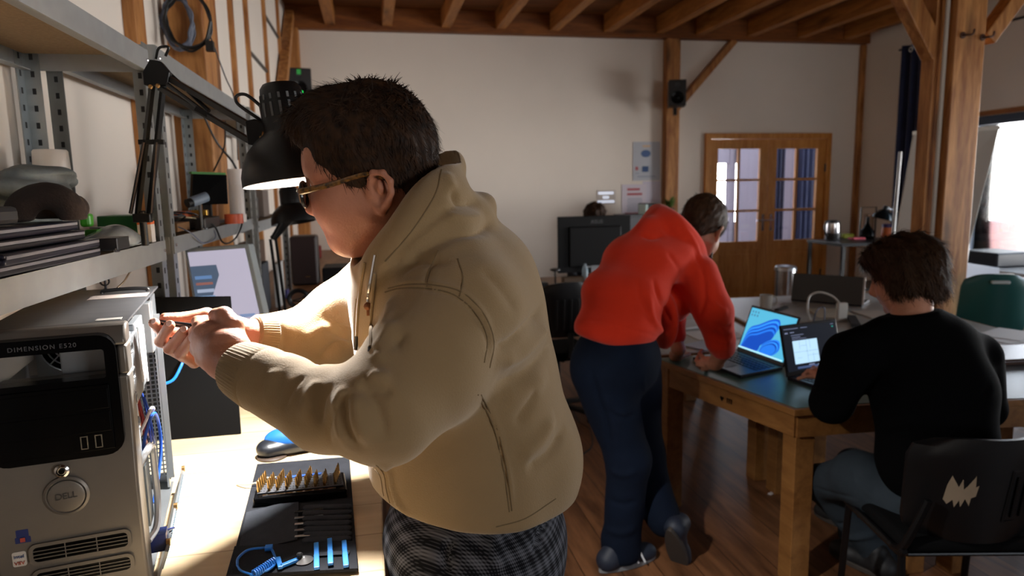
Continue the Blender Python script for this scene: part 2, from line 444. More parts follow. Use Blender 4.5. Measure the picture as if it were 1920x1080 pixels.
# ------------------------------------------------------------------ shell
b = MB(); b.box(((XL+XR)/2, (YB+YF)/2, -.05), (XR-XL+.6, YB-YF+.6, .1)); struct('floor', b, floor_m)
b = MB(); b.box(((XL+XR)/2, (YB+YF)/2, ZC+.03), (XR-XL+.6, YB-YF+.6, .06)); struct('ceiling', b, board_c)
b = MB(); b.box((XL-.1, (YB+YF)/2, ZC/2), (.2, YB-YF+.4, ZC)); struct('wall_left', b, plaster)
# back wall with the double door opening
DX0, DX1, DZ = 4.20, 6.00, 2.25
b = MB()
b.box(((XL+DX0)/2, YB+.1, ZC/2), (DX0-XL, .2, ZC)); b.box(((DX1+XR)/2, YB+.1, ZC/2), (XR-DX1, .2, ZC))
b.box(((DX0+DX1)/2, YB+.1, (DZ+ZC)/2), (DX1-DX0, .2, ZC-DZ)); struct('wall_back', b, plaster)
# right wall with the window bands
b = MB(); ys = [YF]+[v for w in sorted(WIN) for v in w]+[YB]
for i in range(0, len(ys), 2): b.box((XR+.1, (ys[i]+ys[i+1])/2, ZC/2), (.2, ys[i+1]-ys[i], ZC))
for w in WIN:
    b.box((XR+.1, sum(w)/2, (WZ1+ZC)/2), (.2, w[1]-w[0], ZC-WZ1)); b.box((XR+.1, sum(w)/2, WZ0/2), (.2, w[1]-w[0], WZ0))
struct('wall_right', b, plaster)
b = MB(); x0, x1, z0, z1 = FWIN
b.box(((XL+x0)/2, YF-.1, ZC/2), (x0-XL, .2, ZC)); b.box(((x1+XR)/2, YF-.1, ZC/2), (XR-x1, .2, ZC))
b.box(((x0+x1)/2, YF-.1, (z1+ZC)/2), (x1-x0, .2, ZC-z1)); b.box(((x0+x1)/2, YF-.1, z0/2), (x1-x0, .2, z0)); struct('wall_front', b, plaster)
# windows: frames, mullions, panes
for i, (a, c) in enumerate(WIN):
    fr = MB(); X = XR+.03
    fr.box((X, (a+c)/2, WZ1-.045), (.08, c-a, .09)); fr.box((X, (a+c)/2, WZ0+.04), (.08, c-a, .08))
    n = 4; yy = [a+.035, c-.035]+[c-(c-a)*k/n for k in range(1, n)]
    for y in yy: fr.box((X, y, (WZ0+WZ1)/2), (.08, .07, WZ1-WZ0-.172))
    w = struct('window_%d' % (i+1), fr, frame_blue)
    g = MB(); g.box((X+.02, (a+c)/2, (WZ0+WZ1)/2), (.008, c-a-.12, WZ1-WZ0-.16)); g.build('pane', glass, w)
    t = MB(); t.box((XR-.004, (a+c)/2, WZ1+.03), (.02, c-a+.1, .05)); struct('trim_%d' % (i+1), t, oak_y)
fr = MB(); X = YF-.03
fr.box(((x0+x1)/2, X, z1-.04), (x1-x0, .08, .08)); fr.box(((x0+x1)/2, X, z0+.04), (x1-x0, .08, .08))
for x in (x0+.035, x1-.035, (x0+x1)/2): fr.box((x, X, (z0+z1)/2), (.07, .08, z1-z0-.16))
struct('window_3', fr, frame_blue)

# ------------------------------------------------------------------ timber frame
tn = [3]
def trim(mb, m, **k):
    o = struct('trim_%d' % tn[0], mb, m, bevel=k.pop('bevel', .006), **k); tn[0] += 1; return o
# wall plate beam over the back wall
b = MB(); b.box(((XL+XR)/2, YB-.06, (ZB+ZC)/2), (XR-XL, .12, ZC-ZB)); trim(b, oak_x)
jx = []
for px, py in ((620, 50), (725, 50), (834, 50), (934, 52), (1034, 57), (1133, 60), (1229, 62), (1303, 66), (1398, 70), (1490, 75), (1576, 79)):
    d = _ray(px, py); jx.append(YB*d[0]/d[1])
for x in [jx[0]-.68]+jx:
    b = MB(); b.box((x, (YB-.13+YF)/2, 3.52), (.11, YB-.13-YF, .2)); trim(b, oak_y)
# posts on the back wall
for (x, w) in ((-.785, .13),): 
    b = MB(); b.box((x+.03, YB-.07, ZB/2), (w, .14, ZB)); trim(b, oak)
b = MB(); b.box((PY(1257, 300, YB-.06)[0], YB-.06, ZB/2), (.175, .12, ZB)); trim(b, oak)
b = MB(); b.box((XR-.03, YB-.03, ZB/2), (.07, .06, ZB-.01)); trim(b, oak, bevel=.004)
# brace to the right of the middle post
a = PY(1266, 205, YB-.05); c = PY(1376, 76, YB-.05); a = a+(a-c)*.05
b = MB(); b.bar(a, c, .08, .1, up=(0, 1, 0)); trim(b, oak)
# left wall timbers: broad post with brace near the cable coils, thin battens beyond
b = MB(); b.box((XL+.07, 3.42, ZC/2), (.16, .3, ZC)); trim(b, oak)
b = MB(); b.bar((XL+.1, 3.55, 2.55), (XL+.1, 4.35, 3.5), .1, .1, up=(1, 0, 0)); trim(b, oak)
b = MB(); b.box((XL+.02, 2.78, ZC/2), (.04, .12, ZC)); trim(b, oak, bevel=.002)
for y in (4.75, 5.35, 6.3, 7.3):
    b = MB(); b.box((XL+.012, y, ZC/2), (.03, .06, ZC)); trim(b, oak, bevel=.002)
b = MB(); b.bar((XL+.06, 6.9, 2.6), (XL+.06, 8.0, 3.5), .1, .09, up=(1, 0, 0)); trim(b, oak)
for y0, y1, z in ((4.8, 5.3, 2.98), (5.4, 6.27, 2.62), (6.35, 7.25, 3.1)):
    b = MB(); b.box((XL+.01, (y0+y1)/2, z), (.02, y1-y0, .018)); trim(b, darkg, bevel=0)

# the free-standing post pair on the right with its braces
xa, xb = PY(1775, 300, 3.95)[0], PY(1830, 300, 3.95)[0]
b = MB(); b.box(((xa+xb)/2, 3.95+.035, ZC/2), (xb-xa, .07, ZC)); front_post = trim(b, oak, bevel=.006)
xc, xd = PY(1738, 300, 4.05)[0], PY(1768, 300, 4.05)[0]
b = MB(); b.box(((xc+xd)/2, 4.05+.055, ZC/2), (xd-xc, .11, ZC)); trim(b, oak, bevel=.006)
xp = PY(1757, 300, 4.0)[0]
b = MB(); b.tube([(xp, 4.0, .05), (xp, 4.0, ZC-.05)], .014, 10); struct('trim_%d' % tn[0], b, mat('pipe_paint', '#b8b0a6', .5)); tn[0] += 1
a = PY(1752, 105, 4.10); c = PY(1690, -20, 4.10)
b = MB(); b.bar(a, c, .13, .10, up=(0, 1, 0)); trim(b, oak, bevel=.008)
a = PY(1845, 75, 4.02); c = PY(1925, -35, 4.02)
b = MB(); b.bar(a, c, .1, .11, up=(0, 1, 0)); trim(b, oak, bevel=.008)

# ------------------------------------------------------------------ glazed double doors
door = lambda n, x0, x1, hinge: None
fm = MB(); t = .07
fm.box((DX0+t/2, YB+.02, DZ/2), (t, .14, DZ)); fm.box((DX1-t/2, YB+.02, DZ/2), (t, .14, DZ)); fm.box(((DX0+DX1)/2, YB+.02, DZ-t/2), (DX1-DX0-2*t, .14, t))
trim(fm, door_w, bevel=.004)
def leaf(n, x0, x1, side):
    f = MB(); y = YB; z0 = .02; z1 = DZ-t-.005; st = .115; gz0 = .86; gz1 = z1-.12
    f.box((x0+st/2, y, (z0+z1)/2), (st, .045, z1-z0)); f.box((x1-st/2, y, (z0+z1)/2), (st, .045, z1-z0))
    for a, c in ((z0, z0+.16), (gz0-.11, gz0), (gz1, z1)): f.box(((x0+x1)/2, y, (a+c)/2), (x1-x0-2*st, .044, c-a))
    o = struct('door_%d' % n, f, door_w, bevel=.003)
    p = MB(); p.box(((x0+x1)/2, y, (z0+.16+gz0-.11)/2), (x1-x0-2*st, .02, gz0-.11-z0-.16))
    p.box(((x0+x1)/2, y-.012, (z0+.16+gz0-.11)/2), (x1-x0-2*st-.12, .012, gz0-.11-z0-.28)); p.build('panel', door_w, o, bevel=.004)
    m = MB(); gx0, gx1 = x0+st, x1-st
    m.box(((gx0+gx1)/2, y, (gz0+gz1)/2), (.03, .035, gz1-gz0))
    for k in (1, 2): m.box(((gx0+gx1)/2, y, gz0+(gz1-gz0)*k/3), (gx1-gx0, .036, .03))
    m.build('glazing_bars', door_w, o)
    g = MB(); g.box(((gx0+gx1)/2, y+.002, (gz0+gz1)/2), (gx1-gx0, .006, gz1-gz0)); g.build('pane', glass, o)
    if side:
        h = MB(); hx = x1-.055 if side > 0 else x0+.055
        h.box((hx, y-.028, 1.1), (.04, .01, .22)); h.tube([(hx, y-.03, 1.13), (hx, y-.08, 1.13), (hx-.12, y-.085, 1.13)], .011, 8)
        h.build('handle', chrome, o, smooth=True)
    hb = MB()
    for z in (.35, 1.75): hb.tube([((x0 if side > 0 else x1), y-.03, z), ((x0 if side > 0 else x1), y-.03, z+.1)], .012, 8)
    hb.build('hinges', blackm, o)
xm = (DX0+DX1)/2
leaf(1, DX0+t, xm-.004, 1); leaf(2, xm+.004, DX1-t, -1)

# ------------------------------------------------------------------ the room behind the glazed doors
white_o = mat('snow_white', '#f2f4f6', .9)
b = MB(); b.box((5.1, 12.3, -.06), (8, 7.8, .1)); tag(b.build('ground', mat('pale_paving', '#9a9793', .9, var=.2), None), kind='structure')
b = MB(); b.box((7.95, 10.9, 1.6), (.12, 5, 3.2)); b.box((2.0, 10.9, 1.6), (.12, 5, 3.2)); tag(b.build('wall_porch', mat('porch_plaster', '#c9b9c4', .9), None), kind='structure')
b = MB(); b.box((6.55, 12.0, 2.35), (2.9, .12, .7)); b.box((5.25, 12.0, 1.35), (.14, .16, 2.7)); b.box((6.7, 12.0, 1.35), (.12, .16, 2.7)); b.box((6.0, 12.0, .45), (4.0, .1, .9))
b.box((7.4, 11.8, 1.5), (1.3, .1, 2.6)); tag(b.build('trim_porch', mat('porch_timber', '#8e8794', .8), None), kind='structure')
navy = mat('navy_cloth', '#1a2448', .85, var=.3, vscale=9, sheen=.3)
def drape(x0, x1, y, z0, z1, n, amp, axis='x', th=.004):
    m = MB(); K = n*10; vs = []
    for i in range(K+1):
        t = i/K; u = x0+(x1-x0)*t; v = y+amp*math.sin(t*n*2*PI)+amp*.35*math.sin(t*n*4.3+1)
        for z in (z0, z1):
            k = 1 if z == z1 else 1.15
            vv = y+(v-y)*k
            vs.append((u, vv, z) if axis == 'x' else (vv, u, z))
    off = len(vs)
    nrm = (0, th, 0) if axis == 'x' else (th, 0, 0)
    vs2 = [(a+nrm[0], c+nrm[1], e) for a, c, e in vs]
    fs = []
    for i in range(K):
        a = 2*i; fs.append((a, a+2, a+3, a+1)); fs.append((off+a, off+a+1, off+a+3, off+a+2))
        fs.append((a, off+a, off+a+2, a+2)); fs.append((a+1, a+3, off+a+3, off+a+1))
    fs.append((0, 1, off+1, off)); fs.append((2*K, off+2*K, off+2*K+1, 2*K+1))
    return m.add(vs+vs2, fs)
b = drape(5.94, 6.14, 9.4, .05, 2.5, 3, .03); single('curtain', b, navy, 'dark navy curtain hanging beyond the left side of the right door leaf', 'curtain', smooth=True)
b = drape(6.28, 6.64, 9.3, .05, 2.5, 4, .035); single('curtain', b, navy, 'dark navy curtain hanging behind the hinge side of the right door leaf', 'curtain', smooth=True)
# outdoor shapes beyond the right hand window
b = MB(); b.box((9.3, 3, -.35), (5.2, 24, .1)); tag(b.build('ground', mat('snowy_ground', '#e9edf0', .95), None), kind='structure')
b = MB(); pb = PX(1906, 440, 9.5)
b.lathe([(.42, 0), (.47, .12), (.5, .45), (.47, .8), (.42, .95), (.40, .95)], (pb[0], pb[1], -.3+.3), 28)
for v in range(2): pass
o = single('barrel', b, mat('rust_red_barrel', '#dcb4ae', .8), 'faded red barrel standing outdoors beyond the right hand window', 'barrel', smooth=True)
o.location.z = pb[2]-.75
st = MB(); st.box((pb[0], pb[1], (o.location.z-.3)/2), (1.1, 1.1, o.location.z+.3-.002))
single('outdoor_wall', st, mat('pale_block', '#e4e6e6', .9), 'pale low block wall carrying the red barrel outdoors', 'wall', bevel=.02)

# ------------------------------------------------------------------ navy curtain and rod on the right wall
t0 = PX(1700, 95, XR-.1)
r = MB(); r.tube([(XR-.1, YB-.75, 3.17), (XR-.1, 1.0, 3.17)], .013, 8)
rod = thing('curtain_rod', 'thin dark curtain rod along the right wall above the window', 'curtain rod', (XR-.1, YB-.75, 3.17))
r.build('pole', blackm, rod, smooth=True)
for y in (YB-.95, 4.2, 1.3):
    k = MB(); k.box((XR-.05, y, 3.17), (.1, .02, .03)); k.build('bracket', blackm, rod)
cu = thing('curtain', 'dark blue curtain gathered on the rod left of the tall timber post', 'curtain', (XR-.1, YB-1.1, .1))
b = drape(YB-1.35, YB-.82, XR-.1, .1, 3.2, 4, .04, axis='y'); b.build('cloth', navy, cu, smooth=True)
g = MB(); g.lathe([(.02, -.004), (.032, -.004), (.032, .004), (.02, .004)], (XR-.155, YB-1.0, 3.13), 16, R=Matrix.Rotation(PI/2, 3, 'Y').to_3x3() if False else Euler((0, PI/2, 0)).to_matrix(), close=False)
g.build('eyelet', chrome, cu)
# ------------------------------------------------------------------ workbench and shelving on the left
wb = thing('workbench', 'long pine workbench in front of the standing person in the beige hoodie', 'workbench', (-.4, 1.2, 0))
b = MB(); b.box((XL/2+.0, 1.2, BENCH-.02), (-XL-.01, 2.3, .04)); b.build('worktop', pine, wb, bevel=.004)
for x, y in ((-.06, .2), (-.06, 2.2), (-.74, .2), (-.74, 2.2)):
    b = MB(); b.box((x, y, (BENCH-.04)/2), (.07, .07, BENCH-.04)); b.build('leg', pine, wb, bevel=.003)
b = MB(); b.box((-.06, 1.2, BENCH-.09), (.04, 1.92, .09)); b.box((-.74, 1.2, BENCH-.09), (.04, 1.92, .09)); b.build('apron', pine, wb)
bench2 = wood('brown_bench', '#7c5334', '#a57a50', 'y', 1.2, .5, knots=False)
wb2 = thing('workbench', 'brown wooden bench along the left wall, cluttered, beyond the pine workbench', 'workbench', (-.4, 4.9, 0))
b = MB(); b.box((-.33, 5.05, BENCH-.025), (.96, 5.2, .05)); b.build('worktop', bench2, wb2, bevel=.004)
for x, y in ((.08, 2.55), (.08, 4.7), (.08, 7.5), (-.74, 2.55), (-.74, 7.5)):
    b = MB(); b.box((x, y, (BENCH-.05)/2), (.07, .07, BENCH-.05)); b.build('leg', bench2, wb2)

def upright(x, y, z0, z1, sx, sy, w=.036, t=.003):
    """slotted L-angle: sx, sy give which way its two flanges point; slots are cut through as raised rims"""
    m = MB(); m.box((x+sx*w/2, y, (z0+z1)/2), (w, t, z1-z0)); m.box((x, y+sy*w/2, (z0+z1)/2), (t, w, z1-z0))
    return m
slot_m = mat('slot_dark', '#15171a', .6)
def slots(x, y, z0, z1, sx, sy, w=.036):
    m = MB(); z = z0+.03
    while z < z1-.02:
        m.box((x+sx*w*.55, y, z), (.008, .0042, .014)); m.box((x, y+sy*w*.55, z), (.0042, .008, .014)); z += .04
    return m
chip = mat('chipboard', '#8f7a5e', .9, var=.25, vscale=120)
def unit(label, x0, x1, y0, y1, zb, zt, shelves, group=None):
    u = thing('shelving_unit', label, 'shelving', ((x0+x1)/2, (y0+y1)/2, zb))
    for x, sx in ((x0, 1), (x1, -1)):
        for y, sy in ((y0, 1), (y1, -1)):
            o = upright(x, y, zb, zt, sx, sy).build('upright', steel, u)
            slots(x, y, zb, zt, sx, sy).build('slots', slot_m, o)
    for zbot, h in shelves:
        s = MB(); t = .0025
        s.box((x1+.003, (y0+y1)/2, zbot+h/2), (t, y1-y0-.01, h)); s.box((x0-.003, (y0+y1)/2, zbot+h/2), (t, y1-y0-.01, h))
        s.box(((x0+x1)/2, y0-.003, zbot+h/2), (x1-x0-.01, t, h)); s.box(((x0+x1)/2, y1+.003, zbot+h/2), (x1-x0-.01, t, h))
        s.box((x1-.008, (y0+y1)/2, zbot+.001), (.02, y1-y0-.01, t)); s.box((x0+.008, (y0+y1)/2, zbot+.001), (.02, y1-y0-.01, t))
        o = s.build('shelf_beams', steel_d, u)
        c = MB(); c.box(((x0+x1)/2, (y0+y1)/2, zbot+h-.008), (x1-x0-.012, y1-y0-.012, .008)); c.build('shelf_board', chip, u)
        r = MB()
        for y in (y0+.02, y1-.02): r.lathe([(.004, 0), (.004, .003), (.002, .004)], (x1+.004, y, zbot+h*.5), 8, R=Euler((0, PI/2, 0)).to_matrix())
        r.build('rivets', chrome, o)
    return u
XS = -.52
unit('nearest galvanised shelving unit with stacked laptops on its lower shelf', XS-.275, XS, .55, 1.88, BENCH+.001, 1.965, [(1.437, .05), (1.90, .05)])
unit('second galvanised shelving unit holding electronics and cables behind the nearest one', XS-.255, XS-.002, 1.955, 3.24, BENCH+.001, 1.98, [(1.445, .045), (1.925, .05)])
unit('farthest galvanised shelving unit standing on the brown bench', XS-.255, XS-.004, 3.36, 4.56, BENCH+.001, 1.99, [(1.42, .05), (1.93, .05)])
# ------------------------------------------------------------------ people
def skin(name, c, c2): return mat(name, c, .5, col2=c2, vscale=30, bump=.12, bscale=260, sub=.06, spec=.4)
skin_a = skin('skin_fair', '#b07a62', '#a06852')
skin_b = skin('skin_tan', '#c08a70', '#b27a60')
hair_d = mat('hair_dark_brown', '#1a0f09', .7, col2='#39220f', vscale=70, spec=.22)
hair_m = mat('hair_brown', '#2f2016', .6, col2='#46301f', vscale=60, spec=.2)
eye_w = mat('eye_white', '#e6e0da', .2)

class Frame:
    """a local frame: x forward, y to the person's left, z up"""
    def __init__(s, o, fwd, up, sc=1.0):
        f = np.array(fwd, float); f /= np.linalg.norm(f); u = np.array(up, float); u -= f*(u@f); u /= np.linalg.norm(u)
        s.o = np.array(o, float); s.R = np.stack([f, np.cross(u, f), u], 1); s.sc = sc
    def __call__(s, x, y, z): return s.o+s.R@(np.array([x, y, z])*s.sc)
    def v(s, x, y, z): return s.R@np.array([x, y, z], float)
def head_sdf(F, full=1.0, ears=True, wide=1.0, nd=0., cd=0., ed=0.):
    H = SDF(); k = F.sc
    E = lambda c, r, kk=.02, op='+': H.ell(F(*c), np.array(r)*k, F.R, kk*k, op)
    Cp = lambda a, c, ra, rb, kk=.02, op='+': H.cap(F(*a), F(*c), ra*k, rb*k, kk*k, op)
    E((-.012, 0, .045), (.098, .077*wide, .092), 0)
    E((.038, 0, -.012), (.060, .062*wide, .085), .03)
    for s in (1, -1):
        Cp((-.005, s*.056*wide, -.045), (.045, s*.034*full, -.088), .024*full, .022, .035)
        E((.048, s*.040*wide, -.032), (.036*full, .030*full, .036), .025)      # cheek
        Cp((.084, s*.012, .027), (.070, s*.045, .030), .012, .012, .02)         # brow
        E((.091, s*.032, .008), (.014, .019, .013), .012, '-')                   # socket
        E((.074, s*.032, .006), (.0145, .0145, .0135), .004)                     # lid
        E((.103, s*.0125, -.038), (.010, .008, .008), .006)                      # nostril wing
    Cp((.090, 0, .020), (.114+nd, 0, -.026), .0085, .0115, .012)
    E((.112+nd, 0, -.031), (.012, .013, .010), .008)
    Cp((.055, 0, -.055), (.062+cd, 0, -.098), .036, .024, .03)
    E((.074+cd, 0, -.098), (.018, .020, .015), .015)
    if nd: E((.046, 0, .052), (.054, .062, .050), .03)                                # chin
    E((.093+cd*.4, 0, -.056), (.010, .020, .0062), .006); E((.090+cd*.5, 0, -.069), (.011, .018, .0068), .006)
    Cp((.103+cd*.45, -.024, -.0624), (.103+cd*.45, .024, -.0624), .0022, .0022, .004, '-')
    if full > 1.02: E((.030, 0, -.098), (.050, .045, .026), .03)                 # soft under-chin
    if ears:
        for s in (1, -1):
            ex, ey, ez = -.012+ed, s*.081*wide, -.008
            E((ex+.006, ey-s*.004, ez), (.017, .006, .028), .006)
            pts = [(ex+.014, ey-s*.002, ez+.020), (ex+.006, ey+s*.006, ez+.031), (ex-.010, ey+s*.011, ez+.030), (ex-.020, ey+s*.013, ez+.016), (ex-.018, ey+s*.011, ez-.002), (ex-.008, ey+s*.006, ez-.020), (ex+.004, ey+s*.001, ez-.030), (ex+.010, ey-s*.003, ez-.024)]
            for i in range(len(pts)-1): Cp(pts[i], pts[i+1], .0048, .0048 if i < 4 else .006, .004)
            E((ex+.002, ey+s*.007, ez+.002), (.010, .007, .015), .005, '-')
            E((ex-.002, ey+s*.004, ez+.008), (.006, .005, .012), .004)
    return H
def hair_mesh(name, H, F, m, parent, vox=.0035, strands=5000, slen=.03, flow=None, noise=.006, seed=3, lift=.45, width=.0011):
    vs, fs = H.mesh(vox); vs = relax(vs, fs, 2); n = normals(vs, fs)
    L = (vs-F.o)@F.R/F.sc
    vs = vs+n*(wav(L, seed, 110, (1, 1, .45))*noise+wav(L, seed+5, 260, (1, 1, .3))*noise*.5)[:, None]*F.sc
    n = normals(vs, fs); r = np.random.RandomState(seed)
    ids = r.choice(len(vs), strands); p = vs[ids]; nn = n[ids]; Lp = L[ids]
    fl = flow(Lp)@F.R.T; fl += r.normal(size=fl.shape)*.25; fl -= nn*(fl*nn).sum(1)[:, None]*.9; fl /= np.linalg.norm(fl, axis=1)[:, None]+1e-9
    d = fl+nn*(lift*r.uniform(.2, 1, len(p)))[:, None]; d /= np.linalg.norm(d, axis=1)[:, None]
    ln = slen*F.sc*r.uniform(.5, 1.2, len(p)); side = np.cross(d, nn); side /= np.linalg.norm(side, axis=1)[:, None]+1e-9
    curl = r.normal(size=p.shape)*.25
    K = 4; rows = []
    for i in range(K):
        t = i/(K-1); c = p-nn*.002+d*(ln*t)[:, None]+(-nn*lift*.7+curl)*(ln*t*t*.5)[:, None]
        w = width*(1-t*.85); rows.append(c-side*w); rows.append(c+side*w)
    SV = np.stack(rows, 1).reshape(-1, 3); b = np.arange(len(p))*2*K; SF = []
    for i in range(K-1): SF.append(np.stack([b+2*i, b+2*i+1, b+2*i+3, b+2*i+2], 1))
    return npmesh(name, vs, fs, m, parent, extra=[(SV, np.concatenate(SF))])
def cloth(name, H, m, parent, vox, rel=3, folds=None):
    vs, fs = H.mesh(vox); vs = relax(vs, fs, rel)
    if folds is not None: n = normals(vs, fs); vs = vs+n*folds(vs)[:, None]
    return npmesh(name, vs, fs, m, parent)
def seg_dist(P, a, b):
    a = np.array(a); b = np.array(b); ab = b-a; h = np.clip((P-a)@ab/(ab@ab+1e-12), 0, 1); return np.linalg.norm(P-a-h[:, None]*ab, axis=1), h
def creases(H, lines, P):
    """lines: (pixel polyline, height, width); each is laid on the surface the camera sees there and raises (or sinks) the cloth along it"""
    out = np.zeros(len(P))
    for pts, amp, w in lines:
        q = [H.surf(*p) for p in spline2(pts)]; q = [x for x in q if x is not None]
        if len(q) < 2: continue
        best = np.full(len(P), 9.); tt = np.zeros(len(P)); n = len(q)-1
        c = np.array(q); near = np.where((P > c.min(0)-3*w).all(1) & (P < c.max(0)+3*w).all(1))[0]
        if not len(near): continue
        Pn = P[near]; bn = np.full(len(near), 9.); tn_ = np.zeros(len(near))
        for i in range(n):
            d, h = seg_dist(Pn, q[i], q[i+1]); m = d < bn; bn[m] = d[m]; tn_[m] = (i+h[m])/n
        fade = np.clip(np.minimum(tn_, 1-tn_)*5, 0, 1)
        out[near] += (amp*np.exp(-(bn/w)**2) if amp > 0 else amp*np.exp(-(bn/(w*.75))**1.3))*fade
    return out
def seam(name, obj, pts, r, m, parent, off=0., sub=4):
    """a thin line of stitching laid on the finished cloth"""
    from mathutils.bvhtree import BVHTree
    W_ = wloc(obj); me = obj.data
    if 'bvh' not in _bv or _bv['bvh'][0] is not obj: _bv['bvh'] = (obj, BVHTree.FromPolygons([W_ @ v.co for v in me.vertices], [tuple(p.vertices) for p in me.polygons]))
    out = []
    for px, py in (spline2(pts) if len(pts) > 2 else pts):
        d = Vector(_ray(px, py)).normalized(); h = _bv['bvh'][1].ray_cast(Vector(CAM), d)
        if h[0] is not None: out.append(np.array(h[0]-d*off))
    if len(out) < 2: return None
    b = MB(); b.tube(out, r, 6); return b.build(name, m, parent, smooth=True), out
_bv = {}
def spline2(pts):
    if len(pts) < 3: return [tuple(np.array(pts[0])+(np.array(pts[1])-np.array(pts[0]))*t) for t in np.linspace(0, 1, 5)]
    return [tuple(p[:2]) for p in spline([(a, b, 0) for a, b in pts], 4)]
# ------------------------------------------------------------------ person in the beige hoodie, working on the computer
beige = mat('beige_fleece', '#947c5a', .95, var=.1, vscale=6, bump=.16, bscale=420, sheen=.25, spec=.15)
beige_rib = mat('beige_rib', '#8a7454', .95, bump=.1, bscale=300, sheen=.2, spec=.15)
plaid = mat('plaid_wool', '#2a2a30', .95, spec=.1)
def make_plaid(m):
    nt = m.node_tree; N = nt.nodes; L = nt.links; b = N['Principled BSDF']; tc = N['Texture Coordinate']
    sx = N.new('ShaderNodeSeparateXYZ'); L.new(tc.outputs['Object'], sx.inputs[0]); prev = None
    sm = N.new('ShaderNodeMath'); sm.operation = 'ADD'; L.new(sx.outputs[0], sm.inputs[0]); L.new(sx.outputs[1], sm.inputs[1])
    for out, fr in ((sm.outputs[0], 1/.028), (sx.outputs[2], 1/.028), (sm.outputs[0], 1/.0045), (sx.outputs[2], 1/.0045)):
        a = N.new('ShaderNodeMath'); a.operation = 'MULTIPLY'; a.inputs[1].default_value = fr*2*PI; L.new(out, a.inputs[0])
        s = N.new('ShaderNodeMath'); s.operation = 'SINE'; L.new(a.outputs[0], s.inputs[0])
        if prev is None: prev = s.outputs[0]
        else:
            q = N.new('ShaderNodeMath'); q.operation = 'ADD'; L.new(prev, q.inputs[0]); L.new(s.outputs[0], q.inputs[1]); prev = q.outputs[0]
    r = N.new('ShaderNodeValToRGB'); mr = N.new('ShaderNodeMapRange'); mr.inputs[1].default_value = -4; mr.inputs[2].default_value = 4; L.new(prev, mr.inputs[0]); L.new(mr.outputs[0], r.inputs[0])
    r.color_ramp.elements[0].color = (*lin('#17171b'), 1); r.color_ramp.elements[1].color = (*lin('#6a6c74'), 1); r.color_ramp.elements[0].position = .35; r.color_ramp.elements[1].position = .85
    L.new(r.outputs[0], b.inputs['Base Color'])
make_plaid(plaid)

man = thing('person', 'person with short dark hair, glasses and a beige hoodie standing at the workbench', 'person', (.16, 1.14, 0))
# head: turned a little away from the camera and bent down
HF = Frame(PY(692.5, 336, 1.13), (-.975, .20, -.09), (-.12, -.16, .98), .95)
head = head_sdf(HF, full=1.14, wide=1.06, nd=-.009, cd=-.014, ed=-.020)
head.cap(HF(-.035, 0, -.04), PY(790, 475, 1.16), .066, .07, .03)
hv, hf = head.mesh(.0024); hv = relax(hv, hf, 2)
# torso and arms under the cloth
bd = SDF()
bd.cap(PY(760, 430, 1.15), PY(815, 500, 1.16), .062, .075, .03)
bd.ell(PY(825, 580, 1.15), (.12, .17, .16), None, .05).ell(PY(870, 780, 1.15), (.14, .17, .2), None, .05)
shL, elL, wrL = PY(850, 590, .99), PY(715, 768, .86), PY(446, 692, 1.055)
shR, elR, wrR = PY(735, 525, 1.32), PY(618, 622, 1.36), PY(478, 628, 1.27)
bd.cap(shL, elL, .05, .042, .03).cap(elL, wrL, .04, .030, .02)
bd.cap(shR, elR, .05, .042, .03).cap(elR, wrR, .04, .028, .02)
bv, bf = bd.mesh(.007); bv = relax(bv, bf, 2)
# hands
def fing(H, pts, r0, r1, k=.006):
    n = len(pts); rs = [r0+(r1-r0)*i/(n-1) for i in range(n)]
    for i in range(n-1): H.cap(pts[i], pts[i+1], rs[i], rs[i+1], k if i == 0 else .003)
nh = SDF()                                            # near (left) hand, back towards the camera
nh.cap(wrL, PY(425, 672, 1.085), .030, .034, .02, flat=((.3, .9, .3), .75))
nh.cap(PY(428, 672, 1.09), PY(398, 640, 1.125), .036, .034, .02, flat=((.35, .9, .2), .72))
nh.cap(PY(430, 655, 1.09), PY(402, 668, 1.12), .030, .026, .02, flat=((.35, .9, .2), .8))
fing(nh, [PY(403, 622, 1.125), PY(374, 613, 1.14), PY(371, 603, 1.165), PY(385, 600, 1.18)], .0115, .0085)
fing(nh, [PY(398, 638, 1.125), PY(368, 631, 1.14), PY(366, 622, 1.17), PY(380, 618, 1.19)], .0120, .0088)
fing(nh, [PY(400, 656, 1.125), PY(370, 655, 1.135), PY(368, 644, 1.17), PY(382, 636, 1.19)], .0118, .0085)
fing(nh, [PY(408, 672, 1.12), PY(379, 675, 1.13), PY(376, 664, 1.155), PY(388, 656, 1.17)], .0108, .0078)
fing(nh, [PY(440, 645, 1.10), PY(437, 612, 1.11), PY(420, 592, 1.125), PY(406, 592, 1.14)], .0180, .0125, .012)
for a in ((400, 622, 1.108), (394, 639, 1.104), (394, 656, 1.104), (402, 671, 1.104)): nh.ell(PY(*a), (.0125, .010, .0115), None, .008)
nv, nf = nh.mesh(.0019); nv = relax(nv, nf, 2)
fh = SDF()                                            # far (right) hand, palm towards the camera
fh.cap(wrR, PY(428, 632, 1.265), .027, .032, .02, flat=((.1, 1, 0), .75))
fh.cap(PY(430, 630, 1.262), PY(392, 640, 1.262), .036, .034, .02, flat=((.1, 1, 0), .62))
fing(fh, [PY(396, 622, 1.255), PY(345, 618, 1.265), PY(306, 624, 1.235), PY(289, 606, 1.205)], .0108, .0088)
fing(fh, [PY(392, 636, 1.255), PY(336, 654, 1.25), PY(301, 640, 1.215), PY(318, 610, 1.185)], .0112, .0086)
fing(fh, [PY(396, 650, 1.255), PY(345, 668, 1.24), PY(318, 654, 1.205), PY(345, 621, 1.175)], .0110, .0084)
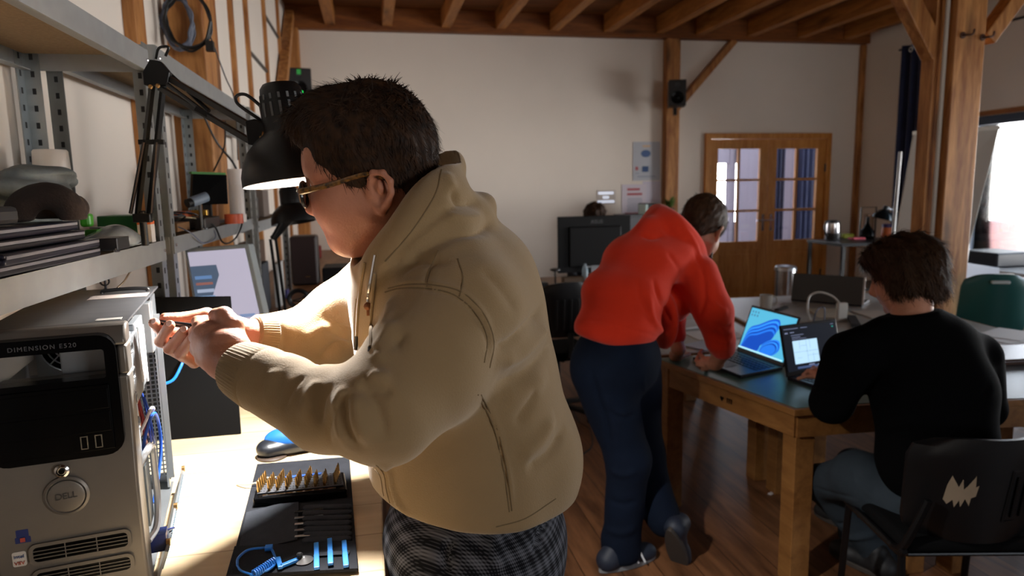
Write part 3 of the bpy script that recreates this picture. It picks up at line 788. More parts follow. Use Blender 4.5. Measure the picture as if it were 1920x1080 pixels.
fing(fh, [PY(402, 662, 1.25), PY(364, 680, 1.235), PY(338, 664, 1.20), PY(359, 635, 1.165)], .0100, .0080)
fing(fh, [PY(425, 612, 1.255), PY(388, 592, 1.25), PY(348, 597, 1.24), PY(309, 596, 1.222)], .0165, .0085, .014)
fv, ff = fh.mesh(.0019); fv = relax(fv, ff, 2)
npmesh('body', hv, hf, skin_a, man, extra=[(bv, bf), (nv, nf), (fv, ff)])
# finger nails
nail_m = mat('finger_nail', '#e8b8a6', .3)
nb = MB()
for p, nrm in ((PY(288, 602, 1.197), (-.4, -.6, .5)), (PY(317, 606, 1.177), (-.2, -.8, .5)), (PY(344, 617, 1.167), (-.1, -.9, .4)), (PY(403, 586, 1.140), (-.6, -.5, .6)), (PY(311, 591, 1.218), (0, -.4, .9))):
    R = Vector(nrm).to_track_quat('Z', 'Y').to_matrix(); nb.lathe([(.0052, -.001), (.0050, .0006), (.003, .0013)], p, 12, R=R)
nb.build('nails', nail_m, man, smooth=True)
# eyes
eb = MB()
for s in (1, -1):
    R = Matrix([list(r) for r in HF.R]); eb.lathe([(.0005, -.0118), (.007, -.0095), (.0112, -.004), (.0118, 0), (.0112, .004), (.007, .0095), (.0005, .0118)], HF(.0785, s*.032, .006), 16)
eo = eb.build('eyes', eye_w, man, smooth=True)
ib = MB()
for s in (1, -1):
    Rx = Vector(HF.v(1, 0, -.25)).to_track_quat('Z', 'Y').to_matrix(); ib.lathe([(.0055, 0), (.0045, .0009), (.001, .0014)], Vector(HF(.0895, s*.032, .0035)), 14, R=Rx)
ib.build('irises', mat('iris_brown', '#24160e', .15), eo)
# eyebrows and sideburn stubble are part of the hair
hr = SDF()
k = HF.sc
hr.ell(HF(-.012, 0, .054), np.array((.112, .090, .106))*k, HF.R, 0)
hr.ell(HF(.052, 0, .108), np.array((.060, .062, .042))*k, HF.R, .03*k)
hr.ell(HF(.096, -.004, .100), np.array((.020, .044, .020))*k, HF.R, .02*k)
hr.ell(HF(-.070, 0, -.030), np.array((.040, .062, .060))*k, HF.R, .03*k)
for s in (1, -1):   # clear of the face, with a temple corner, a sideburn and an arch over the ear
    hr.cap(HF(.115, s*.055, .040), HF(.062, s*.082, .022), .030*k, .018*k, .006*k, '-')
    hr.cap(HF(.060, s*.085, -.01), HF(.055, s*.085, -.12), .038*k, .05*k, .006*k, '-')
    hr.ell(HF(-.024, s*.090, -.014), np.array((.027, .022, .036))*k, HF.R, .006*k, '-')
    hr.cap(HF(-.012, s*.09, -.062), HF(-.03, s*.09, -.10), .030*k, .034*k, .01*k, '-')
hr.ell(HF(.116, 0, -.003), np.array((.062, .10, .070))*k, HF.R, .012*k, '-')
hr.ell(HF(.03, 0, -.12), np.array((.08, .1, .07))*k, HF.R, .01*k, '-')
def flow_a(L):
    f = np.zeros_like(L); f[:, 2] = -1.0; f[:, 0] = -.35
    top = np.clip((L[:, 2]-.08)/.05, 0, 1); fr = np.clip((L[:, 0]+.02)/.06, 0, 1)
    f[:, 2] += top*1.1; f[:, 0] += top*(fr*1.3); f[:, 1] += np.sign(L[:, 1]+.02)*top*.6
    return f
hair = hair_mesh('hair', hr, HF, hair_d, man, .0032, 14000, .026, flow_a, .0055, 4, .34)
ebm = MB()
for s in (1, -1):
    ebm.curve([HF(.099, s*.012, .030), HF(.096, s*.028, .036), HF(.082, s*.048, .032)], [.003, .0035, .0015], 6, 5)
ebm.build('eyebrows', hair_d, man, smooth=True)

# glasses: tortoiseshell temples, dark rims, clear lenses
gl = thing('glasses', 'glasses with tortoiseshell temple arms worn by the person in the beige hoodie', 'glasses', HF(.1, 0, 0))
tort = mat('tortoiseshell', '#7d541f', .25, col2='#0c0806', vscale=130)
def rim(cy):
    pts = []
    for i in range(21):
        a = 2*PI*i/20; y = cy+.0255*math.copysign(abs(math.cos(a))**.75, math.cos(a)); z = -.008+.0195*math.copysign(abs(math.sin(a))**.8, math.sin(a))
        pts.append(HF(.1075-abs(y)*.12, y, z))
    return pts
g = MB()
for s in (1, -1): g.tube(rim(s*.034), .0028, 8)
g.curve([HF(.1065, -.011, .002), HF(.109, 0, .005), HF(.1065, .011, .002)], .0022, 8); g.build('frame', mat('glasses_rim', '#17181a', .25), gl, smooth=True)
for s in (1, -1):
    t = MB(); t.curve([HF(.1005, s*.059, .002), HF(.092, s*.076, .004), HF(.04, s*.089, .012), HF(-.018, s*.0905, .022), HF(-.044, s*.088, .010)], [.0052, .0050, .0042, .0036, .0026], 8); t.build('temple_arm', tort, gl, smooth=True)
    l = MB(); c = rim(s*.034)[:20]; n = len(c); cc = sum(c)/n; vs = [tuple(cc)]+[tuple(p) for p in c]; l.add(vs, [(0, i+1, (i+1) % n+1) for i in range(n)]); l.build('lens', glassmat('lens_glass', (.96, 1, .99)), gl)

# hoodie
hd = SDF()
hd.ell(PY(885, 905, 1.15), (.170, .215, .17), None, 0)
hd.ell(PY(872, 765, 1.15), (.172, .215, .19), None, .07)
hd.ell(PY(838, 610, 1.15), (.160, .205, .16), None, .07)
hd.ell(PY(815, 505, 1.16), (.135, .19, .10), None, .07)
hd.ell(PY(905, 560, 1.16), (.085, .15, .12), None, .05)                      # rounded upper back
hd.ell(PY(1000, 840, 1.15), (.075, .15, .085), None, .05)                   # cloth bagging above the hem
hd.cap(PY(872, 590, .985), PY(795, 690, .925), .088, .082, .05)
hd.cap(PY(795, 690, .925), PY(722, 768, .868), .082, .066, .03)
hd.cap(PY(722, 768, .868), PY(612, 768, .925), .064, .055, .03)
hd.cap(PY(612, 768, .925), PY(505, 716, 1.0), .055, .049, .02)
hd.cap(PY(745, 530, 1.30), PY(640, 600, 1.36), .090, .072, .05)
hd.cap(PY(640, 600, 1.36), PY(610, 628, 1.36), .072, .066, .03)
hd.cap(PY(610, 628, 1.36), PY(500, 630, 1.285), .064, .040, .03)
hem0, hem1 = PY(800, 1004, .94), PY(1045, 944, 1.04)
hn = np.cross(hem1-hem0, np.array([0., 1., 0.])); hn = hn/np.linalg.norm(hn); hn = hn if hn[2] < 0 else -hn
# hood lying open behind the neck
rimpts = [PY(706, 502, 1.045), PY(738, 476, 1.03), PY(774, 442, 1.02), PY(804, 402, 1.03), PY(826, 358, 1.06), PY(836, 322, 1.12), PY(836, 312, 1.17), PY(822, 345, 1.26), PY(780, 410, 1.29), PY(725, 460, 1.28), PY(690, 488, 1.23)]
rs = [.016, .020, .026, .028, .025, .020, .020, .026, .03, .028, .02]
rp = spline(rimpts, 3); rr = np.interp(np.linspace(0, 1, len(rp)), np.linspace(0, 1, len(rs)), rs)
hd.chain(rp, list(rr), .03)
hd.cap(PY(842, 398, 1.07), PY(842, 398, 1.25), .040, .040, .035)
hd.cap(PY(885, 408, 1.09), PY(885, 408, 1.23), .034, .034, .025)
hd.cap(PY(906, 385, 1.11), PY(906, 385, 1.21), .021, .021, .015)
hd.cap(PY(835, 455, 1.04), PY(835, 455, 1.28), .05, .05, .04)
hd.cap(PY(800, 455, 1.05), PY(780, 480, 1.05), .030, .040, .04)
# opening for the neck
hd.cap(PY(772, 442, 1.155), PY(748, 330, 1.14), .064, .100, .012, '-')
hd.cap(PY(705, 478, 1.13), PY(660, 420, 1.10), .030, .05, .012, '-')
hd.plane(hem1, hn, .01)
Lh = [  # ridges (+) and creases (-) of the cloth
 ([(722, 546), (760, 538), (812, 542), (862, 560), (900, 600), (916, 640), (912, 668)], -.0045, .006),
 ([(724, 540), (764, 530), (816, 534), (868, 552), (908, 594), (924, 640)], .004, .006),
 ([(690, 700), (712, 705), (735, 702)], .006, .010), ([(668, 722), (700, 728), (740, 738)], -.007, .009),
 ([(672, 730), (700, 750), (716, 790), (722, 830)], -.009, .011), ([(668, 735), (672, 780), (690, 835)], .008, .012), ([(650, 735), (650, 790), (668, 845)], -.007, .009),
 ([(652, 722), (632, 765), (650, 848)], .006, .011), ([(622, 718), (604, 752), (598, 800)], -.006, .008), ([(604, 712), (582, 740), (566, 790)], .005, .011), ([(570, 703), (548, 728), (530, 770)], -.0035, .008), ([(640, 760), (615, 800), (618, 842)], -.004, .008), ([(520, 690), (506, 715), (500, 760)], .003, .010),
 ([(745, 650), (720, 660), (700, 676)], .006, .012), ([(735, 600), (722, 630), (700, 660)], .007, .012), ([(760, 620), (745, 640), (722, 668)], -.005, .010), ([(730, 560), (728, 590), (712, 620)], .006, .01),
 ([(925, 655), (960, 640), (1000, 600), (1025, 560)], -.010, .012), ([(930, 680), (970, 668), (1010, 630), (1032, 600)], .010, .014), ([(925, 720), (975, 705), (1015, 670), (1036, 640)], -.008, .012), ([(940, 745), (985, 735), (1030, 700)], .006, .014),
 ([(965, 800), (990, 760), (1005, 730)], -.006, .012), ([(900, 500), (940, 540), (975, 590)], -.004, .02), ([(985, 880), (1030, 850), (1060, 800)], -.008, .012), ([(970, 860), (1010, 830), (1040, 780)], .008, .014),
 ([(905, 730), (935, 810), (955, 890), (962, 960)], .0035, .0035), ([(898, 730), (928, 812), (948, 892), (955, 960)], -.003, .0035),
 ([(820, 480), (800, 520), (805, 545)], -.003, .004),
 ([(745, 520), (790, 470), (850, 440), (905, 430), (935, 400)], -.012, .011), ([(720, 500), (780, 440), (830, 400), (870, 380)], -.008, .009), ([(830, 400), (870, 412), (910, 405)], .008, .011), ([(845, 350), (862, 378), (900, 380)], -.011, .010), ([(835, 320), (845, 345), (850, 370)], .005, .01),
 ([(700, 530), (735, 500), (790, 488), (850, 495)], -.008, .012), ([(690, 560), (705, 520), (740, 488)], .007, .012),
 ([(560, 640), (600, 620), (640, 600)], .006, .012), ([(590, 690), (620, 650), (655, 640)], -.007, .012), ([(605, 590), (635, 612), (662, 620)], -.006, .008), ([(600, 605), (635, 628), (662, 636)], .005, .008), ([(520, 600), (535, 640), (530, 670)], -.005, .01),
 ([(706, 872), (722, 888), (728, 920), (745, 960), (790, 995), (850, 1005)], -.006, .004), ([(712, 868), (730, 884), (736, 918), (753, 955), (795, 988), (852, 998)], .006, .006),
]
def fold_fn(P): return creases(hd, Lh, P)+.0022*wav(P, 3, 26)+.0012*wav(P, 8, 60)
hoodie = cloth('hoodie', hd, beige, man, .0048, 2, fold_fn)
def ring(name, c0, c1, r0, r1, th, n=56, ribs=True, m=None, fl=None, parent=None, amp=.0009):
    """ribbed knit band between two centres"""
    c0, c1 = Vector(c0), Vector(c1); ax = (c1-c0).normalized(); q = ax.orthogonal().normalized(); w = ax.cross(q); mm = MB(); N_ = n*2; prof = [(0, 0), (.12, .9), (.3, 1), (.8, 1), (.95, .8), (1, 0)]
    vs = []
    for t, o in prof:
        c = c0.lerp(c1, t); r = r0+(r1-r0)*t
        for i in range(N_):
            a = 2*PI*i/N_; rr_ = r+th*o+(amp if (i % 2 and ribs) else 0)*o; vs.append(c+(q*math.cos(a)+w*math.sin(a))*rr_)
    K = len(prof); fs = [(i*N_+j, i*N_+(j+1) % N_, (i+1)*N_+(j+1) % N_, (i+1)*N_+j) for i in range(K-1) for j in range(N_)]
    mm.add(vs, fs); return mm.build(name, m or beige_rib, parent or man, smooth=True)
ring('cuff', PY(505, 717, .998), PY(449, 690, 1.052), .043, .0355, .006, parent=hoodie)
ring('cuff', PY(508, 631, 1.288), PY(474, 628, 1.268), .036, .031, .005, parent=hoodie)
# zip, drawstrings, toggles, label inside the hood
zo, zp = seam('zip', hoodie, [(703, 478), (699, 500), (695, 525), (691, 548), (689, 565)], .0022, chrome, hoodie, .001)
st_m = mat('stitching', '#6f5c40', .9)
for pts in ([(722, 548), (750, 541), (800, 541), (850, 552), (890, 585), (913, 632), (908, 680)], [(728, 541), (765, 533), (818, 535), (868, 549), (908, 590), (926, 640), (918, 690)],
            [(896, 740), (925, 800), (944, 880), (955, 960)], [(902, 740), (931, 800), (950, 880), (960, 958)], [(822, 470), (806, 505), (800, 538)], [(862, 556), (868, 520), (858, 485)],
            [(706, 872), (720, 890), (726, 925), (742, 962), (790, 1000), (846, 1010)], [(703, 880), (714, 896), (720, 930), (738, 970), (788, 1008), (840, 1016)],
            [(828, 318), (818, 360), (792, 405), (760, 448), (722, 490)], [(930, 988), (985, 972), (1042, 935)], [(560, 712), (548, 745), (552, 795)][:0] or [(668, 560), (664, 600), (664, 650)]):
    seam('seam', hoodie, pts, .0011, st_m, hoodie, -.0002)
zc = zp[-1]; pm = MB(); pm.lathe([(.002, 0), (.006, .001), (.006, .004), (.002, .005)], zc+np.array([0, -.004, -.006]), 10, R=Euler((PI/2, 0, 0)).to_matrix()); pm.box(zc+np.array([0, -.004, -.014]), (.004, .002, .014)); pm.build('zip_pull', mat('bronze', '#8a5a3c', .3, .8), hoodie, smooth=True)
for pts, tip in ((((684, 492), (678, 530), (672, 575), (669, 630)), (665, 662)), (((702, 512), (699, 560), (696, 600), (694, 650)), (692, 678))):
    so, q = seam('drawstring', hoodie, list(pts), .0026, beige_rib, hoodie, .003)
    t = MB(); e = q[-1]; t.tube([e, e+np.array([-.003, 0, -.022])], .003, 8); t.build('drawstring_tip', blackp, so, smooth=True)
lb = MB(); lc = PY(812, 335, 1.15); lb.box(lc, (.012, .05, .045), rot=(0, .5, 0)); lb.build('neck_label', mat('label_white', '#e9e4da', .8), hoodie, bevel=.002)  # white tag, also standing for light shining through the hood

# trousers
tr = SDF()
tr.ell(PY(890, 1000, 1.15), (.165, .185, .13), None, 0)
hipc = PY(895, 1010, 1.15)
for s, fx in ((-1, .02), (1, .10)):
    tr.chain([(hipc[0]-.01, 1.15+s*.10, .96), (hipc[0]+fx-.04, 1.15+s*.11, .52), (hipc[0]+fx, 1.15+s*.11, .10)], [.125, .092, .075], .05)
tr.plane((0, 0, .055), (0, 0, -1))
Lt = [([(850, 1010), (835, 1040), (845, 1078)], -.01, .008), ([(1040, 965), (1010, 1000), (1005, 1040)], -.008, .006), ([(935, 990), (925, 1030), (940, 1075)], .007, .012)]
cloth('trousers', tr, plaid, man, .008, 2, lambda P: creases(tr, Lt, P)+.004*wav(P, 12, 18, (1, 1, .6)))
def shoe(name, c, ang, m, sole, parent, L=.28, pitch=0., roll=0., H_=.1):
    """toe towards +x in its own frame"""
    R = (Matrix.Rotation(ang, 3, 'Z') @ Matrix.Rotation(pitch, 3, 'Y')); Rn = np.array(R); c = np.array(c, float)
    T = lambda x, y, zz: c+Rn@np.array([x, y, zz])
    Sd = SDF(); Sd.cap(T(-L*.36, 0, .045), T(L*.30, 0, .035), .042, .036, 0, flat=((0, 0, 1), 1.0)).cap(T(L*.2, 0, .034), T(L*.37, .0, .03), .043, .036, .02).cap(T(-L*.34, 0, .05), T(-L*.22, 0, H_), .04, .042, .03).plane(T(0, 0, .014), Rn@np.array([0, 0, -1.]), .003)
    v, f = Sd.mesh(.005); v = relax(v, f, 2); o = npmesh(name, v, f, m, parent)
    p = []
    for i in range(28):
        a = 2*PI*i/28; x = math.cos(a); y = math.sin(a); w = .043*(1-.18*(x < 0)*abs(x)); p.append((L*.5*x, w*y*(1+.12*max(x, 0))))
    sb = MB(); sb.prism(p, T(0, 0, 0), Rn@np.array([1., 0, 0]), Rn@np.array([0, 1., 0]), .022); sb.build('sole', sole, o, bevel=.004)
    lc_ = MB()
    for i in range(4): lc_.tube([T(-.02+.022*i, -.028, H_-.02-.008*i), T(-.02+.022*i, 0, H_-.004-.008*i), T(-.02+.022*i, .028, H_-.02-.008*i)], .0022, 5)
    lc_.build('laces', sole, o); return o
for s in (-1, 1): shoe('shoe', (hipc[0]+(.02 if s < 0 else .10)-.05, 1.15+s*.12, .001), PI, mat('shoe_black', '#141416', .6), mat('sole_white', '#cfcbc4', .7), man)

# screwdriver held in both hands
sd = thing('screwdriver', 'slim black precision screwdriver held in the hands of the person in the beige hoodie', 'screwdriver', PY(330, 607, 1.20))
a0, a1 = np.array(PY(298, 604, 1.215)), np.array(PY(392, 616, 1.165)); dv = (a1-a0)/np.linalg.norm(a1-a0)
s = MB(); s.tube([a0, a0+dv*.006, a0+dv*.03, a0+dv*.034, a1], [.0025, .0042, .0046, .0050, .0054], 12); s.build('handle', blackm, sd, smooth=True)
s = MB(); s.tube([a0, a0-dv*.02], .002, 8); s.build('bit', chrome, sd, smooth=True)

# ------------------------------------------------------------------ the lamp over the work
lampm = mat('lamp_black', '#0b0b0c', .4, .0, spec=.3)
lp = thing('architect_lamp', 'black articulated desk lamp, switched on, clamped to the near shelf beside the standing person', 'lamp', PY(268, 415, 1.66))
base = PY(268, 412, 1.66); j1 = PY(298, 140, 1.60); j2 = PY(482, 252, 1.42)
for off, nm in ((-.012, 'lower_arm'), (.012, 'lower_arm')):
    m = MB(); o = np.array([off, 0, 0]); m.bar(base+o, j1+o*.9, .009, .009); m.build(nm, lampm, lp)
m = MB()
for off in (-.022, .020): m.tube([base+np.array([off, -.006, .015]), base*.45+j1*.55+np.array([off*.6, -.006, 0])], .0042, 8)
m.build('spring', blackm, lp, smooth=True)
m = MB(); m.tube([np.array([base[0], base[1], 1.489]), base+np.array([0, 0, .02])], .008, 10); m.box(base+np.array([0, 0, .004]), (.036, .022, .02)); m.build('clamp_post', lampm, lp, bevel=.002)
m = MB(); m.box(base*.45+j1*.55, (.05, .012, .01)); m.build('strut_clip', lampm, lp)
m = MB(); m.prism([(-.022, -.026), (.024, -.026), (.03, 0), (.014, .022), (-.006, .025), (-.022, .0)], j1+np.array([0, -.014, .0]), (1, 0, 0), (0, 0, 1), .02); jo = m.build('elbow_plate', lampm, lp, bevel=.002)
m = MB(); m.curve([j1+np.array([.0, -.012, .03]), j1+np.array([.01, -.02, .05]), j1+np.array([.028, -.02, .052]), j1+np.array([.02, -.016, .035])], .0028, 6); m.build('tension_hook', lampm, jo, smooth=True)
screws = MB()
for p in (j1+np.array([-.008, -.036, -.03]), j1+np.array([.006, -.036, -.028]), PY(471, 237, 1.41), PY(470, 264, 1.41), PY(484, 236, 1.41), PY(490, 258, 1.40)):
    screws.lathe([(.0045, 0), (.0045, .003), (.0025, .0045)], p, 10, R=Euler((PI/2, 0, 0)).to_matrix())
up0, up1 = PY(305, 140, 1.59), PY(470, 236, 1.425); lo0, lo1 = PY(300, 165, 1.59), PY(468, 264, 1.425)
for q0, q1 in ((up0, up1), (lo0, lo1)): m = MB(); m.bar(q0, q1, .010, .010); m.build('upper_arm', lampm, lp)
m = MB(); m.tube([PY(303, 150, 1.58), PY(385, 212, 1.5)], .0042, 8); m.tube([PY(318, 138, 1.60), PY(392, 208, 1.52)], .0042, 8); m.build('spring', blackm, lp, smooth=True)
m = MB(); m.box(PY(383, 212, 1.5), (.035, .014, .01), rot=(0, .55, 0)); m.build('strut_clip', lampm, lp)
m = MB(); m.prism([(-.018, -.022), (.012, -.026), (.03, -.012), (.026, .012), (-.002, .026), (-.02, .022)], PY(484, 250, 1.412), (1, 0, 0), (0, 0, 1), .016); m.build('head_bracket', lampm, lp, bevel=.002)
screws.build('screws', mat('brass_screw', '#b08a58', .3, .9), lp, smooth=True)
m = MB(); m.tube([PY(492, 254, 1.40), PY(508, 256, 1.40)], .009, 10); m.build('swivel', mat('brass_swivel', '#c09a60', .3, .9), lp, smooth=True)
# shade: lathe along an axis leaning a little
rimc = PY(556, 341, 1.40); top = PY(527, 180, 1.40); ax = (top-rimc); Lx = np.linalg.norm(ax); ax = ax/Lx; ax = ax+np.array([0, .05, 0]); ax /= np.linalg.norm(ax)
RS = Vector(ax).to_track_quat('Z', 'X').to_matrix()
prof = [(.100, 0), (.099, .018), (.092, .043), (.080, .064), (.062, .083), (.048, .093), (.044, .098), (.043, .14), (.038, .178), (.032, .186), (.006, .188)]
prof_in = [(r-.002, zz-.001) for r, zz in prof[::-1] if r > .01]; prof_in[0] = (.03, .184)
m = MB(); m.lathe(prof, rimc, 48, R=RS, close=False); sh_out = m
m.lathe([(.100, 0), (.098, .0)], rimc, 48, R=RS, close=False)
shade = m.build('lamp_shade', lampm, lp, smooth=True)
mi = MB(); mi.lathe(prof_in+[(.098, 0)], rimc, 48, R=RS, close=False); mi.build('reflector', mat('reflector_white', '#efefec', .35), shade, smooth=True)
m = MB()
for i in range(16):
    a = 2*PI*i/16
    for z0_, hh in ((.136, .026), (.160, .01)):
        rr_ = .0432 if z0_ < .15 else .0405
        p = Vector(rimc)+RS @ Vector((rr_*math.cos(a), rr_*math.sin(a), z0_)); m.box(p, (.002, .0045, hh), rot=(RS @ Matrix.Rotation(a, 3, 'Z')))
m.build('vent_slots', mat('slot_grey', '#55585a', .5, .5), shade)
m = MB(); m.lathe([(.001, 0), (.022, .006), (.029, .022), (.026, .045), (.014, .07), (.013, .09)], rimc+ax*.022, 20, R=RS); bulb = m.build('bulb', mat('bulb_glow', '#ffffff', .5, emit=(1, .97, .93), estr=40), lp, smooth=True)
ld = bpy.data.lights.new('lamp_bulb_light', 'SPOT'); ld.energy = 82; ld.shadow_soft_size = .03; ld.color = (1, .985, .96); ld.spot_size = math.radians(140); ld.spot_blend = .5
lo = bpy.data.objects.new('lamp_bulb_light', ld); C.objects.link(lo); lo.parent = lp
mm = RS.to_4x4(); mm.translation = Vector(rimc+ax*.012); lo.matrix_parent_inverse = Matrix.Identity(4); lo.matrix_local = wloc(lp).inverted() @ mm
m = MB(); m.curve([PY(503, 235, 1.41), PY(478, 218, 1.41), PY(446, 195, 1.42), PY(444, 180, 1.42), PY(462, 178, 1.41), PY(490, 200, 1.40), PY(500, 212, 1.40)], .0032, 8); m.build('cord', cable_b, lp, smooth=True)
# ------------------------------------------------------------------ person in the orange hoodie, leaning on the table
orange = mat('orange_fleece', '#d8351a', .92, var=.08, vscale=6, bump=.1, bscale=250, sheen=.2, spec=.15)
denim_d = mat('dark_denim', '#0b1526', .9, var=.35, vscale=7, bump=.12, bscale=300, spec=.15)
denim_g = mat('grey_denim', '#30383f', .9, var=.3, vscale=8, bump=.12, bscale=300, spec=.15)
blackk = mat('black_knit', '#060607', .95, bump=.15, bscale=250, spec=.05)
op = thing('person', 'person in an orange hoodie and dark blue jeans bending over the green table', 'person', (1.02, 2.62, 0))
OF = Frame(PY(1314, 434, 2.86), (.62, .62, -.62), (.48, .30, .80), 1.08)
oh = head_sdf(OF); oh.cap(OF(-.02, 0, -.04), PY(1268, 440, 2.82), .060, .06, .03)
ov, of_ = oh.mesh(.004); ov = relax(ov, of_, 2)
ob = SDF()
ob.cap(PY(1275, 440, 2.82), PY(1240, 470, 2.8), .058, .07, .03).ell(PY(1190, 560, 2.72), (.10, .09, .11), None, .05)
oshR, oelR, owrR = PY(1312, 510, 2.70), PY(1352, 632, 2.68), PY(1347, 672, 2.72)
ob.cap(oshR, PY(1340, 600, 2.66), .05, .045, .03).cap(PY(1340, 600, 2.66), PY(1357, 655, 2.66), .045, .040, .02).cap(PY(1357, 655, 2.66), PY(1340, 682, 2.74), .040, .030, .02)
ob.cap(PY(1262, 520, 3.0), PY(1258, 590, 3.02), .05, .04, .03).cap(PY(1258, 590, 3.02), PY(1272, 655, 2.98), .042, .030, .02)
# right hand resting on the laptop edge, left hand flat on the table
ob.cap(PY(1342, 682, 2.74), PY(1326, 678, 2.80), .034, .034, .02, flat=((0, .3, 1), .75))
for i, (a, c, e) in enumerate((((1322, 674), (1312, 664), (1316, 657)), ((1318, 680), (1306, 676), (1309, 668)), ((1320, 686), (1308, 684), (1314, 690)), ((1328, 690), (1318, 692), (1325, 694)))):
    fing(ob, [PY(*a, 2.80-.01*i), PY(*c, 2.83-.012*i), PY(*e, 2.86-.014*i)], .0105, .0085)
fing(ob, [PY(1345, 672, 2.78), PY(1340, 660, 2.84), PY(1334, 661, 2.88)], .013, .010)
hc = PZ(1268, 668, TAB+.02)
ob.cap(PY(1272, 655, 2.98), hc, .03, .034, .02, flat=((0, 0, 1), .8))
for i in range(4): fing(ob, [hc+np.array([.0+.018*i, .03-.004*i, 0]), hc+np.array([.01+.02*i, .065-.006*i, .006]), hc+np.array([.012+.021*i, .09-.007*i, -.006])], .0098, .0078)
fing(ob, [hc+np.array([.03, -.01, .0]), hc+np.array([.07, .01, .004]), hc+np.array([.085, .035, -.004])], .012, .0095)
v2, f2 = ob.mesh(.004); v2 = relax(v2, f2, 2)
npmesh('body', ov, of_, skin_b, op, extra=[(v2, f2)])
oh2 = SDF()
oh2.ell(OF(-.012, 0, .054), (.124, .098, .114), OF.R, 0).ell(OF(.06, 0, .10), (.066, .066, .044), OF.R, .03).ell(OF(-.07, 0, -.015), (.042, .062, .058), OF.R, .03)
for s in (1, -1):
    oh2.cap(OF(.115, s*.055, .040), OF(.062, s*.082, .022), .030, .018, .006, '-').cap(OF(.060, s*.085, -.01), OF(.055, s*.085, -.12), .036, .05, .006, '-').ell(OF(-.012, s*.086, -.016), (.026, .022, .034), OF.R, .006, '-')
oh2.ell(OF(.108, 0, -.005), (.062, .10, .066), OF.R, .012, '-').ell(OF(.03, 0, -.12), (.08, .1, .07), OF.R, .01, '-')
hair_mesh('hair', oh2, OF, hair_m, op, .005, 2500, .026, flow_a, .005, 9, .5, .0018)
bdH = SDF()
for s in (1, -1): bdH.cap(OF(.0, s*.060, -.04), OF(.05, s*.046, -.085), .014, .022, .02)
bdH.cap(OF(.068, -.02, -.098), OF(.068, .02, -.098), .023, .023, .03); bdH.cap(OF(.098, -.016, -.048), OF(.098, .016, -.048), .006, .006, .01)
for s in (1, -1): bdH.cap(OF(.098, s*.018, -.05), OF(.080, s*.030, -.08), .007, .014, .02)
bv2, bf2 = bdH.mesh(.004); npmesh('beard', relax(bv2, bf2, 1), bf2, hair_m, op)
eb = MB()
for s in (1, -1): eb.lathe([(.0005, -.0118), (.007, -.0095), (.0112, -.004), (.0118, 0), (.0112, .004), (.007, .0095), (.0005, .0118)], OF(.0785, s*.032, .006), 12)
eb.build('eyes', eye_w, op, smooth=True)
oc = SDF()
oc.ell(PY(1158, 612, 2.62), (.180, .155, .11), None, 0)
oc.ell(PY(1172, 548, 2.66), (.185, .165, .13), None, .06)
oc.ell(PY(1205, 490, 2.74), (.175, .175, .13), None, .06)
oc.ell(PY(1248, 470, 2.80), (.130, .175, .10), None, .06)
oc.ell(PY(1242, 600, 2.76), (.05, .13, .13), None, .05).ell(PY(1262, 555, 2.85), (.08, .13, .12), None, .05)                  # front hanging away from the belly
oc.cap(PY(1308, 515, 2.70), PY(1338, 585, 2.66), .088, .080, .05).cap(PY(1338, 585, 2.66), PY(1351, 640, 2.655), .080, .064, .03).cap(PY(1351, 640, 2.655), PY(1355, 652, 2.66), .064, .054, .01)
oc.cap(PY(1262, 510, 2.99), PY(1258, 590, 3.02), .085, .065, .05).cap(PY(1258, 590, 3.02), PY(1266, 628, 3.0), .065, .050, .03)
rim2 = spline([PY(1310, 478, 2.76), PY(1290, 446, 2.70), PY(1262, 418, 2.70), PY(1240, 405, 2.78), PY(1235, 402, 2.88), PY(1262, 420, 2.98), PY(1300, 462, 2.98)], 3)
oc.chain(rim2, .032, .04)
oc.cap(PY(1218, 428, 2.72), PY(1218, 425, 2.90), .052, .05, .05).cap(PY(1238, 408, 2.76), PY(1238, 406, 2.90), .034, .034, .04).cap(PY(1210, 455, 2.72), PY(1212, 452, 2.92), .06, .06, .05)
oc.cap(PY(1290, 452, 2.86), PY(1330, 400, 2.90), .062, .08, .02, '-')
a, c = PY(1070, 625, 2.6), PY(1250, 666, 2.6)
nn_ = np.cross(c-a, np.array([0, 1., 0])); nn_ = nn_ if nn_[2] < 0 else -nn_
oc.plane(a, nn_, .01)
oc.plane(PY(1351, 655, 2.66), PY(1352, 670, 2.66)-PY(1350, 640, 2.66)) if False else None
Lo = [([(1300, 470), (1318, 510), (1322, 560), (1310, 600)], -.010, .012), ([(1225, 520), (1240, 570), (1262, 610)], -.012, .014), ([(1215, 545), (1225, 600), (1255, 635)], .012, .016), ([(1195, 520), (1200, 560), (1225, 600)], -.008, .014),
      ([(1340, 600), (1360, 612), (1372, 610)], -.008, .008), ([(1335, 622), (1355, 630), (1374, 628)], -.008, .008), ([(1330, 560), (1350, 580), (1366, 585)], .008, .012), ([(1340, 636), (1356, 642), (1374, 640)], .006, .007),
      ([(1080, 600), (1130, 604), (1200, 622), (1250, 640)], -.004, .006), ([(1200, 440), (1222, 447), (1245, 440)], -.012, .012), ([(1280, 425), (1300, 450), (1318, 490)], .006, .01), ([(1250, 470), (1270, 500), (1290, 540)], -.006, .014)]
cloth('hoodie', oc, orange, op, .0085, 2, lambda P: creases(oc, Lo, P)+.004*wav(P, 31, 15))
ot = SDF(); H0 = PY(1158, 672, 2.62)
ot.ell(H0, (.180, .165, .17), None, 0)
kn = PY(1178, 860, 2.58); an = PY(1166, 1020, 2.58)
ot.chain([PY(1128, 700, 2.60), kn, an], [.130, .088, .078], .05)
kn2 = PY(1205, 850, 2.80); an2 = PY(1240, 960, 2.60)
